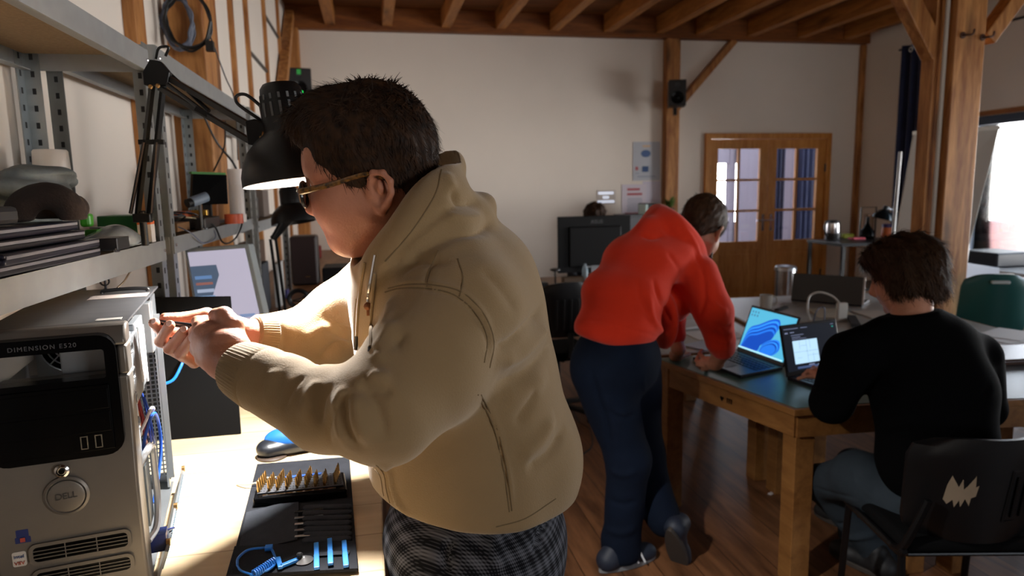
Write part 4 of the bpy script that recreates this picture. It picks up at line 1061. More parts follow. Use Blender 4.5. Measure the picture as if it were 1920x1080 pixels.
ot.chain([PY(1185, 700, 2.72), kn2, an2], [.125, .090, .074], .05)
ot.cap(PY(1163, 1012, 2.58), PY(1165, 1030, 2.58), .082, .084, .02).cap(PY(1238, 955, 2.6), PY(1245, 975, 2.56), .070, .072, .02)
ot.plane(PY(1165, 1045, 2.58), (0, 0, -1))
Lt2 = [([(1135, 740), (1150, 770), (1185, 782)], .008, .012), ([(1140, 765), (1165, 782), (1195, 776)], -.010, .012), ([(1108, 690), (1120, 740), (1140, 800), (1142, 850)], -.014, .012), ([(1130, 930), (1165, 945), (1195, 940)], -.010, .012), ([(1130, 990), (1165, 1000), (1195, 990)], .010, .014), ([(1140, 880), (1170, 890), (1200, 880)], .008, .014),
       ([(1112, 697), (1118, 697), (1206, 699)], -.003, .005), ([(1112, 697), (1120, 740), (1135, 765)], .003, .005), ([(1206, 699), (1208, 740), (1200, 765)], .003, .005)]
cloth('jeans', ot, denim_d, op, .010, 2, lambda P: creases(ot, Lt2, P)+.006*wav(P, 51, 12, (1, 1, 1.6)))
shoe_d = mat('shoe_navy', '#1a2130', .6); sole_d = mat('sole_dark', '#3a332e', .7)
f1 = PZ(1172, 1072, 0.0); so = shoe('shoe', (f1[0]+.03, f1[1]+.05, .001), .25, shoe_d, mat('sole_grey', '#7d7e80', .7), op, L=.29)
st = MB()
for i in range(3): st.bar((f1[0]+.03+.03*i, f1[1]-.0, .03), (f1[0]+.01+.03*i, f1[1]+.012, .075), .008, .003, up=(0, 1, 0))
st.build('stripes', mat('stripe_white', '#c9ccd0', .5), so)
f2_ = PZ(1262, 1062, 0.0)
f2_ = PY(1266, 1034, 2.50); shoe('shoe', f2_, .75, shoe_d, sole_d, op, L=.29, pitch=1.05)

# ------------------------------------------------------------------ person in the black jumper, seated with back to the camera
bp_ = thing('person', 'person with tousled brown hair in a black jumper and grey jeans, seated with back turned', 'person', (1.85, 2.0, 0))
BF = Frame(PY(1697, 520, 2.08), (-.52, .80, -.30), (-.18, .24, .95), 1.04)
bh = head_sdf(BF); bh.cap(BF(-.02, 0, -.04), PY(1710, 590, 2.02), .060, .064, .03)
hv3, hf3 = bh.mesh(.004); hv3 = relax(hv3, hf3, 2)
bb = SDF()
bb.cap(PY(1705, 570, 2.04), PY(1712, 620, 2.0), .06, .07, .03).ell(PY(1730, 740, 1.98), (.13, .08, .18), None, .05)
bshL, belL, bwrL = PY(1592, 670, 2.02), PY(1562, 768, 2.12), PY(1556, 712, 2.36)
bb.cap(bshL, belL, .05, .042, .03).cap(belL, bwrL, .042, .028, .02)
bb.cap(PY(1850, 660, 2.02), PY(1862, 760, 2.12), .05, .042, .03).cap(PY(1862, 760, 2.12), PY(1800, 730, 2.35), .042, .028, .02)
pl = PY(1543, 704, 2.42)
bb.cap(bwrL, pl, .028, .033, .02, flat=((0, .2, 1), .7)); bb.cap(pl, PY(1532, 698, 2.45), .034, .033, .02, flat=((0, .2, 1), .65))
for i, (a, c, e) in enumerate((((1545, 697, 2.46), (1537, 688, 2.49), (1529, 694, 2.51)), ((1538, 697, 2.46), (1526, 689, 2.48), (1517, 697, 2.50)), ((1530, 701, 2.45), (1516, 695, 2.47), (1506, 703, 2.48)), ((1527, 706, 2.43), (1510, 706, 2.44), (1497, 710, 2.45)))):
    fing(bb, [PY(*a), PY(*c), PY(*e)], .0098, .0078)
fing(bb, [PY(1550, 706, 2.42), PY(1553, 694, 2.46), PY(1546, 688, 2.49)], .012, .0095)
vb, fb = bb.mesh(.0042); vb = relax(vb, fb, 2)
npmesh('body', hv3, hf3, skin_b, bp_, extra=[(vb, fb)])
bhr = SDF()
bhr.ell(BF(-.018, 0, .048), (.124, .104, .108), BF.R, 0).ell(BF(.04, 0, .09), (.08, .085, .05), BF.R, .03).ell(BF(-.062, 0, -.030), (.062, .086, .062), BF.R, .04)
for s in (1, -1): bhr.ell(BF(-.01, s*.080, -.005), (.058, .026, .052), BF.R, .03); bhr.cap(BF(.075, s*.075, -.01), BF(.06, s*.085, -.12), .036, .05, .006, '-')
bhr.ell(BF(.118, 0, -.012), (.062, .10, .070), BF.R, .012, '-').ell(BF(.05, 0, -.13), (.08, .1, .07), BF.R, .01, '-').cap(BF(-.02, 0, -.08), BF(-.06, 0, -.16), .055, .07, .01, '-')
def flow_b(L):
    f = np.zeros_like(L); f[:, 2] = -1; f[:, 0] = -.6*np.clip((L[:, 2])/.1, 0, 1); f[:, 1] += np.sign(L[:, 1])*.5*np.clip(L[:, 2]/.08, 0, 1); return f
hair_mesh('hair', bhr, BF, hair_m, bp_, .005, 7000, .055, flow_b, .009, 21, .75, .0016)
bj = SDF()
bj.ell(PY(1757, 850, 1.93), (.215, .165, .20), None, 0).ell(PY(1752, 745, 1.96), (.225, .155, .20), None, .06).ell(PY(1728, 655, 2.0), (.205, .125, .12), None, .06)
bj.cap(PY(1632, 640, 2.02), PY(1708, 602, 2.0), .062, .066, .06).cap(PY(1800, 640, 2.02), PY(1722, 602, 2.0), .062, .066, .06).cap(PY(1714, 600, 2.0), PY(1708, 584, 2.03), .062, .064, .03).plane(PY(1708, 584, 2.02), (-.1, .12, 1))
bj.p[-1] = bj.p[-1]
bj.cap(PY(1592, 668, 2.02), PY(1560, 755, 2.12), .088, .074, .05).cap(PY(1560, 755, 2.12), PY(1567, 735, 2.28), .070, .050, .03)
bj.cap(PY(1828, 668, 2.03), PY(1845, 765, 2.10), .088, .074, .05).cap(PY(1845, 765, 2.10), PY(1805, 735, 2.3), .068, .050, .03)
Lb = [([(1600, 790), (1640, 770), (1680, 740)], -.008, .014), ([(1610, 820), (1660, 800), (1720, 790)], .008, .016), ([(1790, 790), (1830, 760), (1860, 720)], -.008, .014), ([(1540, 740), (1580, 730), (1612, 700)], -.006, .010)]
cloth('jumper', bj, blackk, bp_, .009, 2, lambda P: creases(bj, Lb, P)+.005*wav(P, 71, 14))
bt = SDF()
hipB = PY(1745, 950, 1.95); kL = PY(1538, 905, 2.33); kR = PY(1600, 872, 2.62)
bt.ell(hipB+np.array([0, 0, .03]), (.19, .15, .12), None, 0)
bt.chain([hipB+np.array([-.09, .06, 0]), PY(1610, 895, 2.1), kL], [.105, .090, .070], .04)
bt.cap(kL, PY(1640, 1030, 2.30), .068, .060, .03).cap(PY(1640, 1030, 2.30), PY(1668, 1058, 2.30), .060, .066, .02)
bt.chain([hipB+np.array([.05, .10, 0]), kR], [.11, .072], .04).cap(kR, PZ(1600, 1000, .12), .070, .060, .03)
Lq = [([(1525, 915), (1560, 925), (1610, 935)], -.006, .008), ([(1600, 880), (1605, 910), (1640, 950)], -.005, .006), ([(1530, 960), (1550, 980), (1590, 985)], -.010, .014), ([(1560, 1000), (1600, 1010), (1650, 1000)], .010, .014)]
cloth('jeans', bt, denim_g, bp_, .009, 2, lambda P: creases(bt, Lq, P)+.005*wav(P, 91, 14))
fs_ = PZ(1625, 1078, 0); shoe('shoe', (fs_[0]+.02, fs_[1]+.06, .001), 1.9, mat('shoe_black', '#141416', .6), mat('sole_dark', '#3a332e', .7), bp_, L=.29)
fs2 = PZ(1600, 1000, 0); shoe('shoe', (fs2[0], fs2[1]+.08, .001), 1.9, mat('shoe_black', '#141416', .6), mat('sole_dark', '#3a332e', .7), bp_, L=.29)

# ------------------------------------------------------------------ person behind the monitor: only the top of the hair shows
hp = thing('person', 'person mostly hidden behind the black monitor, only the top of dark curly hair showing', 'person', (2.1, 6.5, 0))
HFm = Frame(PY(1115, 411, 6.35), (-.1, -1, -.2), (0, -.15, 1), 1.0)
h4 = head_sdf(HFm); h4.cap(HFm(-.02, 0, -.04), HFm(-.03, 0, -.2), .06, .06, .03)
hb = SDF(); o4 = HFm(-.03, 0, -.22)
hb.ell(o4+np.array([0, .03, -.22]), (.19, .13, .27), None, 0).cap(o4+np.array([-.19, .02, -.06]), o4+np.array([-.24, -.08, -.36]), .055, .045, .04).cap(o4+np.array([.19, .02, -.06]), o4+np.array([.24, -.08, -.36]), .055, .045, .04)
hb.cap(o4+np.array([-.24, -.08, -.36]), o4+np.array([-.14, -.38, -.36]), .045, .03, .02).cap(o4+np.array([.24, -.08, -.36]), o4+np.array([.14, -.38, -.36]), .045, .03, .02)
hb.cap(o4+np.array([-.1, .0, -.5]), o4+np.array([-.12, -.42, -.50]), .09, .07, .04).cap(o4+np.array([.1, .0, -.5]), o4+np.array([.12, -.42, -.50]), .09, .07, .04)
for s in (-1, 1): hb.cap(o4+np.array([s*.12, -.42, -.50]), np.array([o4[0]+s*.12, o4[1]-.38, .06]), .065, .045, .03); hb.cap(np.array([o4[0]+s*.12, o4[1]-.38, .055]), np.array([o4[0]+s*.13, o4[1]-.55, .045]), .045, .04, .02)
a4, b4 = h4.mesh(.006); c4, d4 = hb.mesh(.011)
npmesh('body', a4, b4, skin_b, hp)
cloth('clothing', hb, mat('dark_cloth', '#1c1d22', .9), hp, .011, 2)
hh = SDF(); hh.ell(HFm(-.015, 0, .06), (.122, .102, .105), HFm.R, 0).ell(HFm(.115, 0, -.03), (.065, .11, .075), HFm.R, .01, '-').ell(HFm(.03, 0, -.13), (.1, .12, .08), HFm.R, .01, '-')
hair_mesh('hair', hh, HFm, hair_d, hp, .006, 1500, .03, flow_b, .016, 5, .9, .003)
# ------------------------------------------------------------------ desktop computer on the workbench, its side panel off
silver = mat('silver_plastic', '#736d66', .4, .4, var=.06, vscale=30)
silver_t = mat('brushed_silver_top', '#77777a', .32, .7, var=.25, vscale=6, stretch=(1, 14, 1))
gloss = mat('gloss_black', '#050506', .22, spec=.12)
galv = mat('galvanised_case', '#a9adb0', .35, .8, var=.12, vscale=25)
inner = mat('case_inner_dark', '#3c3f42', .6, .4)
TW = thing('desktop_computer', 'silver and black tower computer with its side panel removed, standing on the pine workbench', 'computer', (-.362, 1.082, BENCH+.001), math.radians(10))
WD, HT, DP = .186, .434, .445
def tb(name, mb, m, parent=None, **k):
    o = mb.build(name, m, None, **k); o.parent = parent or TW; return o
b = MB()
pf = [(-.012, -.004), (-.016, .02), (-.006, .035), (WD+0, .035)]
# front shell: side profile bulges at the foot
n = 18; vs = []
def front_y(z): return -.012-.014*math.sin(min(z/.30, 1)*PI)*(1 if z < .3 else 0)-.004*(z < .02)
zs = [0, .01, .03]+[.05+.025*i for i in range(14)]+[HT-.02, HT-.008, HT]
prof = []
for z in zs: prof.append((front_y(z)+(.018*max(0, (z-(HT-.03))/.03)**2), z))
prof = [(.03, 0)]+prof+[(.03, HT)]
lo_ = [p for p in prof if p[1] < .360]+[(-.012, .360), (.03, .360)]; hi_ = [(.03, .404), (-.012, .404)]+[p for p in prof if p[1] > .404]
b.prism(lo_, (0, 0, 0), (0, 1, 0), (0, 0, 1), -WD); b.prism(hi_, (0, 0, 0), (0, 1, 0), (0, 0, 1), -WD)
for xx, ww in ((-.0065, .013), (-WD+.006, .012)): b.box((xx, .009, .382), (ww, .042, .0441))
tb('front_bezel', b, silver, bevel=.004, smooth=True)
def rrect(x0, x1, z0, z1, r, k=5):
    P = []
    for cx, cz, a0 in ((x1-r, z1-r, 0), (x0+r, z1-r, 90), (x0+r, z0+r, 180), (x1-r, z0+r, 270)):
        for i in range(k+1): a = math.radians(a0+90*i/k); P.append((cx+r*math.cos(a), cz+r*math.sin(a)))
    return P
FY = -.0285
# black drive bay surround (a ring with an open bay at its top)
b = MB(); outer = rrect(-.179, -.012, .246, .424, .024); inn = rrect(-.170, -.027, .361, .403, .004)
n = len(outer); vs = [(x, -.026, z) for x, z in outer]+[(x, -.0, z) for x, z in outer]+[(x, -.026, z) for x, z in inn]+[(x, .0, z) for x, z in inn]
fs = [(i, (i+1) % n, n+(i+1) % n, n+i) for i in range(n)]+[(i, (i+1) % n, 2*n+(i+1) % n, 2*n+i) for i in range(n)]+[(2*n+i, 2*n+(i+1) % n, 3*n+(i+1) % n, 3*n+i) for i in range(n)]
b.add(vs, fs); bay = tb('drive_bay_panel', b, gloss)
b = MB(); b.box((-.0975, -.027, .304), (.146, .004, .096)); b.box((-.0975, -.0285, .332), (.142, .002, .030)); b.box((-.0975, -.0285, .298), (.142, .002, .030)); tb('bay_covers', b, gloss, bay, bevel=.001)
b = MB()
for x in (-.062, -.044):
    for dx, dz, w, h in ((0, .009, .008, .0012), (0, -.009, .008, .0012), (-.004, 0, .0012, .019), (.004, 0, .0012, .019)): b.box((x+dx, -.0302, .270+dz), (w, .002, h))
tb('usb_ports', b, mat('usb_grey', '#8c8577', .4, .6), bay)
b2 = MB(); b2.box((-.0975, .20, .370), (.160, .004, .09)); b2.box((-.168, .10, .380), (.006, .17, .05)); tb('drive_cage_back', b2, mat('case_light', '#b0aaa3', .5, .3), TW)
b = MB(); fc = (-.115, .19, .372)
for r in (.012, .022, .032, .042):
    pts = [(fc[0]+r*math.cos(a), fc[1], fc[2]+r*math.sin(a)) for a in np.linspace(0, 2*PI, 33)]; b.tube(pts, .0014, 5)
for a in np.linspace(0, 2*PI, 9)[:-1]: b.tube([(fc[0], fc[1], fc[2]), (fc[0]+.044*math.cos(a), fc[1], fc[2]+.044*math.sin(a))], .0014, 5)
fan = tb('fan_grille', b, galv, TW, smooth=True)
b = MB(); b.lathe([(.044, 0), (.044, .006)], (fc[0], fc[1]+.008, fc[2]), 28, R=Euler((PI/2, 0, 0)).to_matrix()); tb('fan_opening', b, gloss, fan)
b = MB(); b.box((fc[0]+.0, fc[1]+.004, fc[2]-.004), (.098, .003, .10)); tb('fan_plate', b, galv, fan)
b = MB(); V = []
for i in range(9):
    t = i/8; V.append((-.060, .035+.08*t, .364+.017*math.sin(t*PI*.9)))
vs = [(p[0]-.024, p[1], p[2]) for p in V]+[(p[0]+.024, p[1], p[2]) for p in V]+[(p[0]-.024, p[1], p[2]-.001) for p in V]+[(p[0]+.024, p[1], p[2]-.001) for p in V]
b.add(vs, [(i, i+1, 10+i, 9+i) for i in range(8)]+[(18+i, 27+i, 28+i, 19+i) for i in range(8)]+[(i, 18+i, 19+i, i+1) for i in range(8)]+[(9+i, 10+i, 28+i, 27+i) for i in range(8)]); tb('ribbon_cable', b, mat('ribbon_grey', '#b9b3a8', .7), TW, smooth=True)
ws = mat('print_silver', '#55555a', .5, .2)
t_ = textobj('front_lettering', 'DIMENSION E520', .0088, ws, None, (-.100, -.0268, .4125), (1, 0, 0), (0, 0, 1), spacing=1.25); t_.parent = TW
# jack, round badge, vents, stickers
b = MB(); R90 = Euler((PI/2, 0, 0)).to_matrix()
b.lathe([(.0085, 0), (.0095, .002), (.0065, .0035), (.0055, .001)], (-.094, FY+.002, .232), 20, R=R90); tb('audio_jack', b, chrome, smooth=True)
b = MB(); b.lathe([(.004, 0), (.004, .004)], (-.094, FY+.002, .232), 12, R=R90); tb('jack_hole', b, gloss)
b = MB(); b.lathe([(.0285, 0), (.029, .0015), (.0255, .0035), (.0232, .001), (.0232, .0035), (.021, .0045), (.001, .005)], (-.092, FY+.0035, .194), 36, R=R90); bad = tb('badge', b, silver, smooth=True)
t_ = textobj('badge_lettering', 'DELL', .013, mat('print_dark', '#3b3835', .5), None, (-.092, FY-.0022, .195), (1, .0, .05), (0, 0, 1), spacing=.95); t_.parent = bad
for z0, z1, y in ((.098, .130, -.0278), (.060, .090, -.0255)):
    b = MB(); o_ = rrect(-.145, -.016, z0, z1, .010); i_ = rrect(-.140, -.021, z0+.005, z1-.005, .006); n = len(o_)
    vs = [(x, y-.002, z) for x, z in o_]+[(x, y+.012, z) for x, z in o_]+[(x, y-.002, z) for x, z in i_]+[(x, y+.012, z) for x, z in i_]
    b.add(vs, [(i, (i+1) % n, n+(i+1) % n, n+i) for i in range(n)]+[(i, (i+1) % n, 2*n+(i+1) % n, 2*n+i) for i in range(n)]+[(2*n+i, 2*n+(i+1) % n, 3*n+(i+1) % n, 3*n+i) for i in range(n)])
    v = tb('vent', b, silver, smooth=True)
    b = MB(); b.prism(i_, (0, y-.0008, 0), (1, 0, 0), (0, 0, 1), -.001); tb('vent_opening', b, gloss, v)
    b = MB()
    for k in (1, 2, 3): b.box((-.0805, y-.0018, z0+.005+(z1-z0-.01)*k/4), (.118, .0016, .0012))
    for k in (1, 2): b.box((-.140+.119*k/3, y-.0018, (z0+z1)/2), (.0012, .0016, z1-z0-.01))
    tb('vent_slats', b, silver, v)
b = MB(); b.prism(rrect(-.158, -.143, .143, .154, .001), (0, -.0262, 0), (1, 0, 0), (0, 0, 1), -.0008); b.prism(rrect(-.160, -.141, .134, .143, .001), (0, -.0260, 0), (1, 0, 0), (0, 0, 1), -.0008); tb('windows_sticker', b, mat('sticker_blue', '#1e2c62', .4))
b = MB(); b.box((-.1505, -.0272, .139), (.006, .0010, .006)); tb('sticker_red_patch', b, mat('sticker_red', '#a9463a', .4))
b = MB(); b.prism(rrect(-.166, -.149, .100, .122, .003), (0, -.0262, 0), (1, 0, 0), (0, 0, 1), -.0008); stk = tb('processor_sticker', b, mat('sticker_white', '#c2bcb4', .4))
t_ = textobj('sticker_lettering', 'intel', .0072, mat('print_blue', '#2d4a7c', .5), None, (-.1575, -.0273, .115), (1, 0, 0), (0, 0, 1)); t_.parent = stk
t_ = textobj('sticker_lettering', 'VIIV', .0075, mat('print_red', '#b4503c', .5), None, (-.1575, -.0273, .105), (1, 0, 0), (0, 0, 1)); t_.parent = stk
# top, left side, floor, rear
b = MB(); b.box((-WD/2, DP/2+.012, HT-.002), (WD, DP-.03, .004)); top = tb('top_cover', b, silver_t, bevel=.0015)
b = MB(); b.box((-.028, .045, HT+.0006), (.034, .018, .0006)); tb('asset_sticker', b, mat('sticker_white', '#c2bcb4', .4), top)
b = MB(); b.box((-.052, .31, HT+.0006), (.095, .05, .0006)); tb('paper_label', b, mat('label_worn', '#b8aaa2', .7), top)
b = MB(); b.curve([(-.085, .345, HT+.0025), (-.083, .345, HT+.007), (-.06, .345, HT+.009), (-.03, .345, HT+.009), (-.01, .345, HT+.007), (-.008, .345, HT+.0025)], .0035, 8); tb('handle', b, blackp, top, smooth=True)
b = MB(); b.box((-WD+.002, DP/2+.012, HT/2), (.004, DP-.03, HT-.01)); tb('side_panel', b, silver_t)
b = MB(); b.box((-WD/2, DP/2+.012, .008), (WD-.01, DP-.035, .004)); tb('case_floor', b, galv)
b = MB(); RX0, RX1 = -WD+.006, -.012
for x in np.linspace(RX0, RX1, 19): b.box((x, DP-.006, HT*.46), (.0028, .002, HT*.86))
for z in np.linspace(.022, HT-.03, 42): b.box(((RX0+RX1)/2, DP-.0062, z), (RX1-RX0, .0018, .0028))
b.box(((RX0+RX1)/2, DP-.004, .018), (RX1-RX0, .004, .02)); tb('rear_grille', b, galv)
# open side: drive cage, tray, slotted edge, boards and wiring
b = MB(); b.box((-.05, .10, .345), (.09, .13, .11)); b.box((-.012, .17, .352), (.012, .10, .118)); cage = tb('drive_cage', b, galv, bevel=.002)
b = MB(); b.box((-.0045, .16, .355), (.003, .035, .095)); b.box((-.0045, .20, .345), (.003, .012, .10)); tb('drive_label', b, mat('label_bright', '#dfe0e0', .5), cage)
b = MB(); b.box((-.02, .028, HT*.72), (.022, .010, .20)); b.box((-.004, .034, HT*.72), (.004, .03, .20))
tb('bezel_clip_strip', b, mat('clip_blue_grey', '#a9b4c0', .5))
b = MB()
for z in (.395, .355, .315, .275): b.curve([(-.0015, .024, z), (-.0005, .034, z+.004), (-.0005, .040, z-.004), (-.001, .036, z-.012), (-.0015, .026, z-.012)], .0022, 6)
tb('bezel_clips', b, galv, smooth=True)
b = MB(); b.box((-.010, DP-.025, HT/2), (.004, .045, HT-.03)); b.box((-.003, DP-.045, HT*.48), (.010, .006, HT*.8)); edge = tb('rear_edge', b, galv)
b = MB()
for z in np.linspace(.03, HT-.12, 30): b.box((-.0074, DP-.022, z), (.002, .026, .006))
tb('edge_slots', b, inner, edge)
b = MB(); b.box((-.145, .33, .20), (.004, .2, .33)); tb('motherboard', b, mat('pcb_dark', '#26342c', .6))
b = MB(); b.box((-.06, .40, .36), (.10, .07, .10)); tb('power_supply', b, galv, bevel=.002)
# front lower bracket (rounded silver frame) and the blue latch
b = MB(); b.curve([(-.006, .03, .20), (.006, .04, .222), (.008, .075, .215), (.008, .085, .17), (.008, .085, .12), (.006, .06, .085), (-.004, .035, .075)], .0055, 8); tb('card_bracket', b, mat('bracket_silver', '#c3c6c9', .35, .4), smooth=True)
b = MB(); b.box((.0, .055, .150), (.004, .045, .10)); tb('bracket_plate', b, mat('plate_blue_grey', '#7e8b95', .4, .5))
b = MB(); b.box((.006, .075, .055), (.024, .03, .03)); b.bar((.006, .07, .07), (.026, .11, .055), .004, .003); tb('blue_latch', b, mat('latch_blue', '#1c2f6e', .4), bevel=.003)
b = MB(); b.box((.012, .21, .03), (.004, .36, .05), rot=(0, .35, 0)); rail = tb('hinge_rail', b, galv)
b = MB()
for y in np.linspace(.05, .37, 46): b.box((.0155, y, .032), (.003, .0035, .034), rot=(0, .35, 0))
tb('rail_slots', b, mat('rail_blue', '#6f8a9c', .4, .4), rail)
b = MB()
for y in (.06, .2, .385): b.tube([(.018, y, .055), (.024, y, .055)], .006, 10)
tb('rail_studs', b, mat('brass_screw', '#b08a58', .3, .9), rail, smooth=True)
r_ = np.random.RandomState(5)
for col, base_, k in (('#c2642c', (-.02, .10, .29), 4), ('#cfcac2', (-.015, .09, .285), 2), ('#a8842a', (-.02, .12, .28), 2), ('#1d3f94', (-.01, .14, .255), 2), ('#7c1f22', (-.015, .12, .26), 2), ('#17181a', (-.02, .15, .25), 3)):
    for j in range(k):
        q = np.array(base_)+r_.normal(size=3)*(.004, .012, .004)
        b = MB(); b.curve([q+(0, .0, .03), q+(.004, .0+.005*j, 0), q+(.006, .012*r_.rand(), -.04), q+(.0, .03+.03*r_.rand(), -.075), q+(-.03, .08, -.11)], .0021, 6)
        tb('internal_wire', b, mat('wire_'+col[1:], col, .45), smooth=True)
b = MB(); b.curve([(-.004, .05, .205), (-.0, .09, .235), (.004, .16, .245), (.004, .21, .22), (.004, .225, .17), (-.002, .21, .12), (-.01, .17, .08)], .0028, 8); tb('sata_cable', b, mat('wire_blue', '#1d4fb0', .4), smooth=True)
b = MB(); b.curve([(-.01, .07, .235), (.0, .10, .252), (.003, .15, .258), (.002, .19, .245), (-.01, .22, .225)], .0026, 8); tb('white_cable', b, mat('wire_white', '#c9c9cc', .4), smooth=True)
# black side panel standing behind
pn = thing('metal_sheet', 'flat black metal sheet standing upright on the pine workbench behind the hands', 'computer panel', (-.50, 1.85, BENCH))
b = MB(); tl, tr_, br, bl = PY(270, 556, 1.805), PY(433, 555, 1.805), PY(452, 803, 1.82), PY(285, 803, 1.82)
tl[0] -= .05; bl[0] -= .05
for q in (br, bl): q[2] = BENCH+.0015
b.sheet([bl, br, tr_, tl], .006); b.build('panel_sheet', mat('panel_black', '#0d0d0e', .7, .0, spec=.08), pn, bevel=.0015)
b = MB(); e = br*.5+bl*.5; b.box((e[0]+.02, 1.842, 1.20), (.012, .004, .012)); b.build('latch', galv, pn)
# blue network cable across the panel
b = MB(); b.curve([PY(303, 722, 1.60), PY(325, 712, 1.68), PY(338, 690, 1.72), PY(345, 672, 1.74), PY(352, 655, 1.78), PZ(372, 810, BENCH+.006)*.0+PY(362, 640, 1.80)], .0035, 8)
single('network_cable', b, cable_blue, 'thin blue cable curving in front of the black side panel', 'cable', smooth=True)
# ------------------------------------------------------------------ tool roll
tk = thing('tool_roll', 'unfolded dark grey fabric tool roll lying on the pine workbench', 'tool roll', (-.17, 1.33, BENCH))
fab = mat('charcoal_fabric', '#26272b', .95, var=.2, vscale=40, bump=.15, bscale=400, spec=.1)
fabl = mat('charcoal_fabric_light', '#34363b', .95, var=.2, vscale=40, bump=.15, bscale=400, spec=.1)
TZ = BENCH+.004
q = [PZ(*p, TZ) for p in ((482, 870), (655, 856), (668, 1028), (440, 1032))]
b = MB(); b.sheet([q[3]-(0, 0, .0035), q[2]-(0, 0, .0035), q[1]-(0, 0, .0035), q[0]-(0, 0, .0035)], .004); b.build('backing', fab, tk, bevel=.001)
q2 = [PZ(*p, TZ) for p in ((440, 1029), (667, 1019), (672, 1072), (424, 1085))]
b = MB(); b.sheet([q2[3], q2[2], q2[1], q2[0]], .006); b.build('lower_flap', fab, tk, bevel=.0015)
b = MB(); qq = [PZ(*p, TZ+.004) for p in ((462, 960), (560, 934), (558, 1010), (500, 1025), (448, 1028))]; b.prism([(p[0], p[1]) for p in qq][::-1], (0, 0, TZ+.001), (1, 0, 0), (0, 1, 0), .003); b.build('large_pocket', fabl, tk, bevel=.001)
pk = SDF()
for i in range(7):
    a = PZ(575, 952+i*10.2, TZ+.004); c = PZ(652, 950+i*10.2, TZ+.004); pk.cap(a, c, .0085, .0085, .006, flat=((0, 0, 1), .55))
pv, pf_ = pk.mesh(.0022); npmesh('slim_pockets', relax(pv, pf_, 2), pf_, fabl, tk)
b = MB()
for i in range(3): b.bar(PZ(584, 1056-5*i+0, TZ+.012), PZ(590, 1030-2*i, TZ+.012), .001, .001)
ey = [PZ(588, 1040, TZ+.0085), PZ(655, 1036, TZ+.0085)]; b2 = MB(); b2.bar(ey[0], ey[1], .012, .0015, up=(0, 0, 1)); b2.build('elastic_loop', fabl, tk)
# bit case
cs = thing('bit_case', 'black bit case with rows of small gold bits, lying on the tool roll', 'bit case', PZ(565, 925, TZ))
zc_ = TZ+.001; hc_ = .018
c4 = [PZ(*p, zc_+hc_) for p in ((484, 902), (645, 884), (651, 918), (474, 936))]
b = MB(); b.prism([(p[0], p[1]) for p in (c4[3], c4[2], c4[1], c4[0])], (0, 0, zc_), (1, 0, 0), (0, 1, 0), hc_); b.build('tray', gloss, cs, bevel=.003)
def cu_(u, v, z=0): p = (c4[3]*(1-u)+c4[2]*u)*(1-v)+(c4[0]*(1-u)+c4[1]*u)*v; return np.array([p[0], p[1], zc_+hc_+z])
b = MB(); b.prism([tuple(cu_(*p)[:2]) for p in ((.03, .22), (.97, .22), (.96, .95), (.05, .95))], (0, 0, zc_+hc_+.0003), (1, 0, 0), (0, 1, 0), .0025); ins_ = b.build('bit_holder', mat('holder_grey', '#3a3b40', .6), cs, bevel=.001)
b = MB()
for i in range(26):
    for j in range(6): b.box(cu_(.07+.87*i/25, .30+.58*j/5, .0029), (.0032, .0012, .0006))
b.build('holder_slots', gloss, ins_)
b = MB(); b.prism([tuple(cu_(*p)[:2]) for p in ((.2, .86), (.72, .86), (.74, .97), (.22, .97))], (0, 0, zc_+hc_+.003), (1, 0, 0), (0, 1, 0), .002); b.build('blue_insert', mat('insert_blue', '#163c78', .5), cs)
gold = mat('bit_gold', '#b08d56', .25, .9)
bit0 = None
cols = [(.05, 5), (.16, 4), (.25, 5), (.35, 4), (.46, 4), (.56, 5), (.66, 3), (.76, 3), (.88, 5)]
for u, nn2 in cols:
    for j in range(nn2):
        p = cu_(u+.012*j, .28+.13*j, .003)
        if bit0 is None:
            bit0 = thing('driver_bit', 'small gold screwdriver bit standing in the black bit case', 'driver bit', p, 0, 'gold screwdriver bits standing in the bit case')
            m = MB(); m.lathe([(.0019, 0), (.0022, .006), (.0018, .007), (.0014, .016), (.0006, .019)], (0, 0, 0), 8); s_ = m.build('shank', gold, None, smooth=True); s_.parent = bit0; o_ = bit0
        else: o_ = copy_tree(bit0)
        ci = [c_[0] for c_ in cols].index(u); o_['label'] = 'gold bit in the %s column from the left, %s from the near edge' % (('first', 'second', 'third', 'fourth', 'fifth', 'sixth', 'seventh', 'eighth', 'ninth')[ci], ('nearest', 'second', 'third', 'fourth', 'fifth')[j])
        o_.location = Vector(p); o_.rotation_euler = (.12, -.05+.02*j, 0); 
        if u < .1: o_.scale = (1.5, 1.5, 1.4)
m = MB(); m.bar(cu_(.10, .07, .002), cu_(.88, .10, .002), .0035, .002); m.bar(cu_(.10, .07, .0025), cu_(.16, .072, .0025), .006, .002); single('tweezers', m, chrome, 'slim silver tweezers lying along the near edge of the black bit case', 'tweezers')
m = MB(); m.curve([cu_(-.02, .86, .0), cu_(.05, .95, .006), cu_(.16, 1.02, .003), cu_(.2, 1.1, .001)], [.0018, .0024, .0012], 6); m.curve([PZ(444, 908, BENCH+.003), PZ(462, 909, BENCH+.008), PZ(482, 905, BENCH+.012)], .0018, 6); single('cable_ties', m, mat('tie_cream', '#c5b89a', .5), 'cream strips poking out at the left end of the bit case', 'strap', smooth=True)
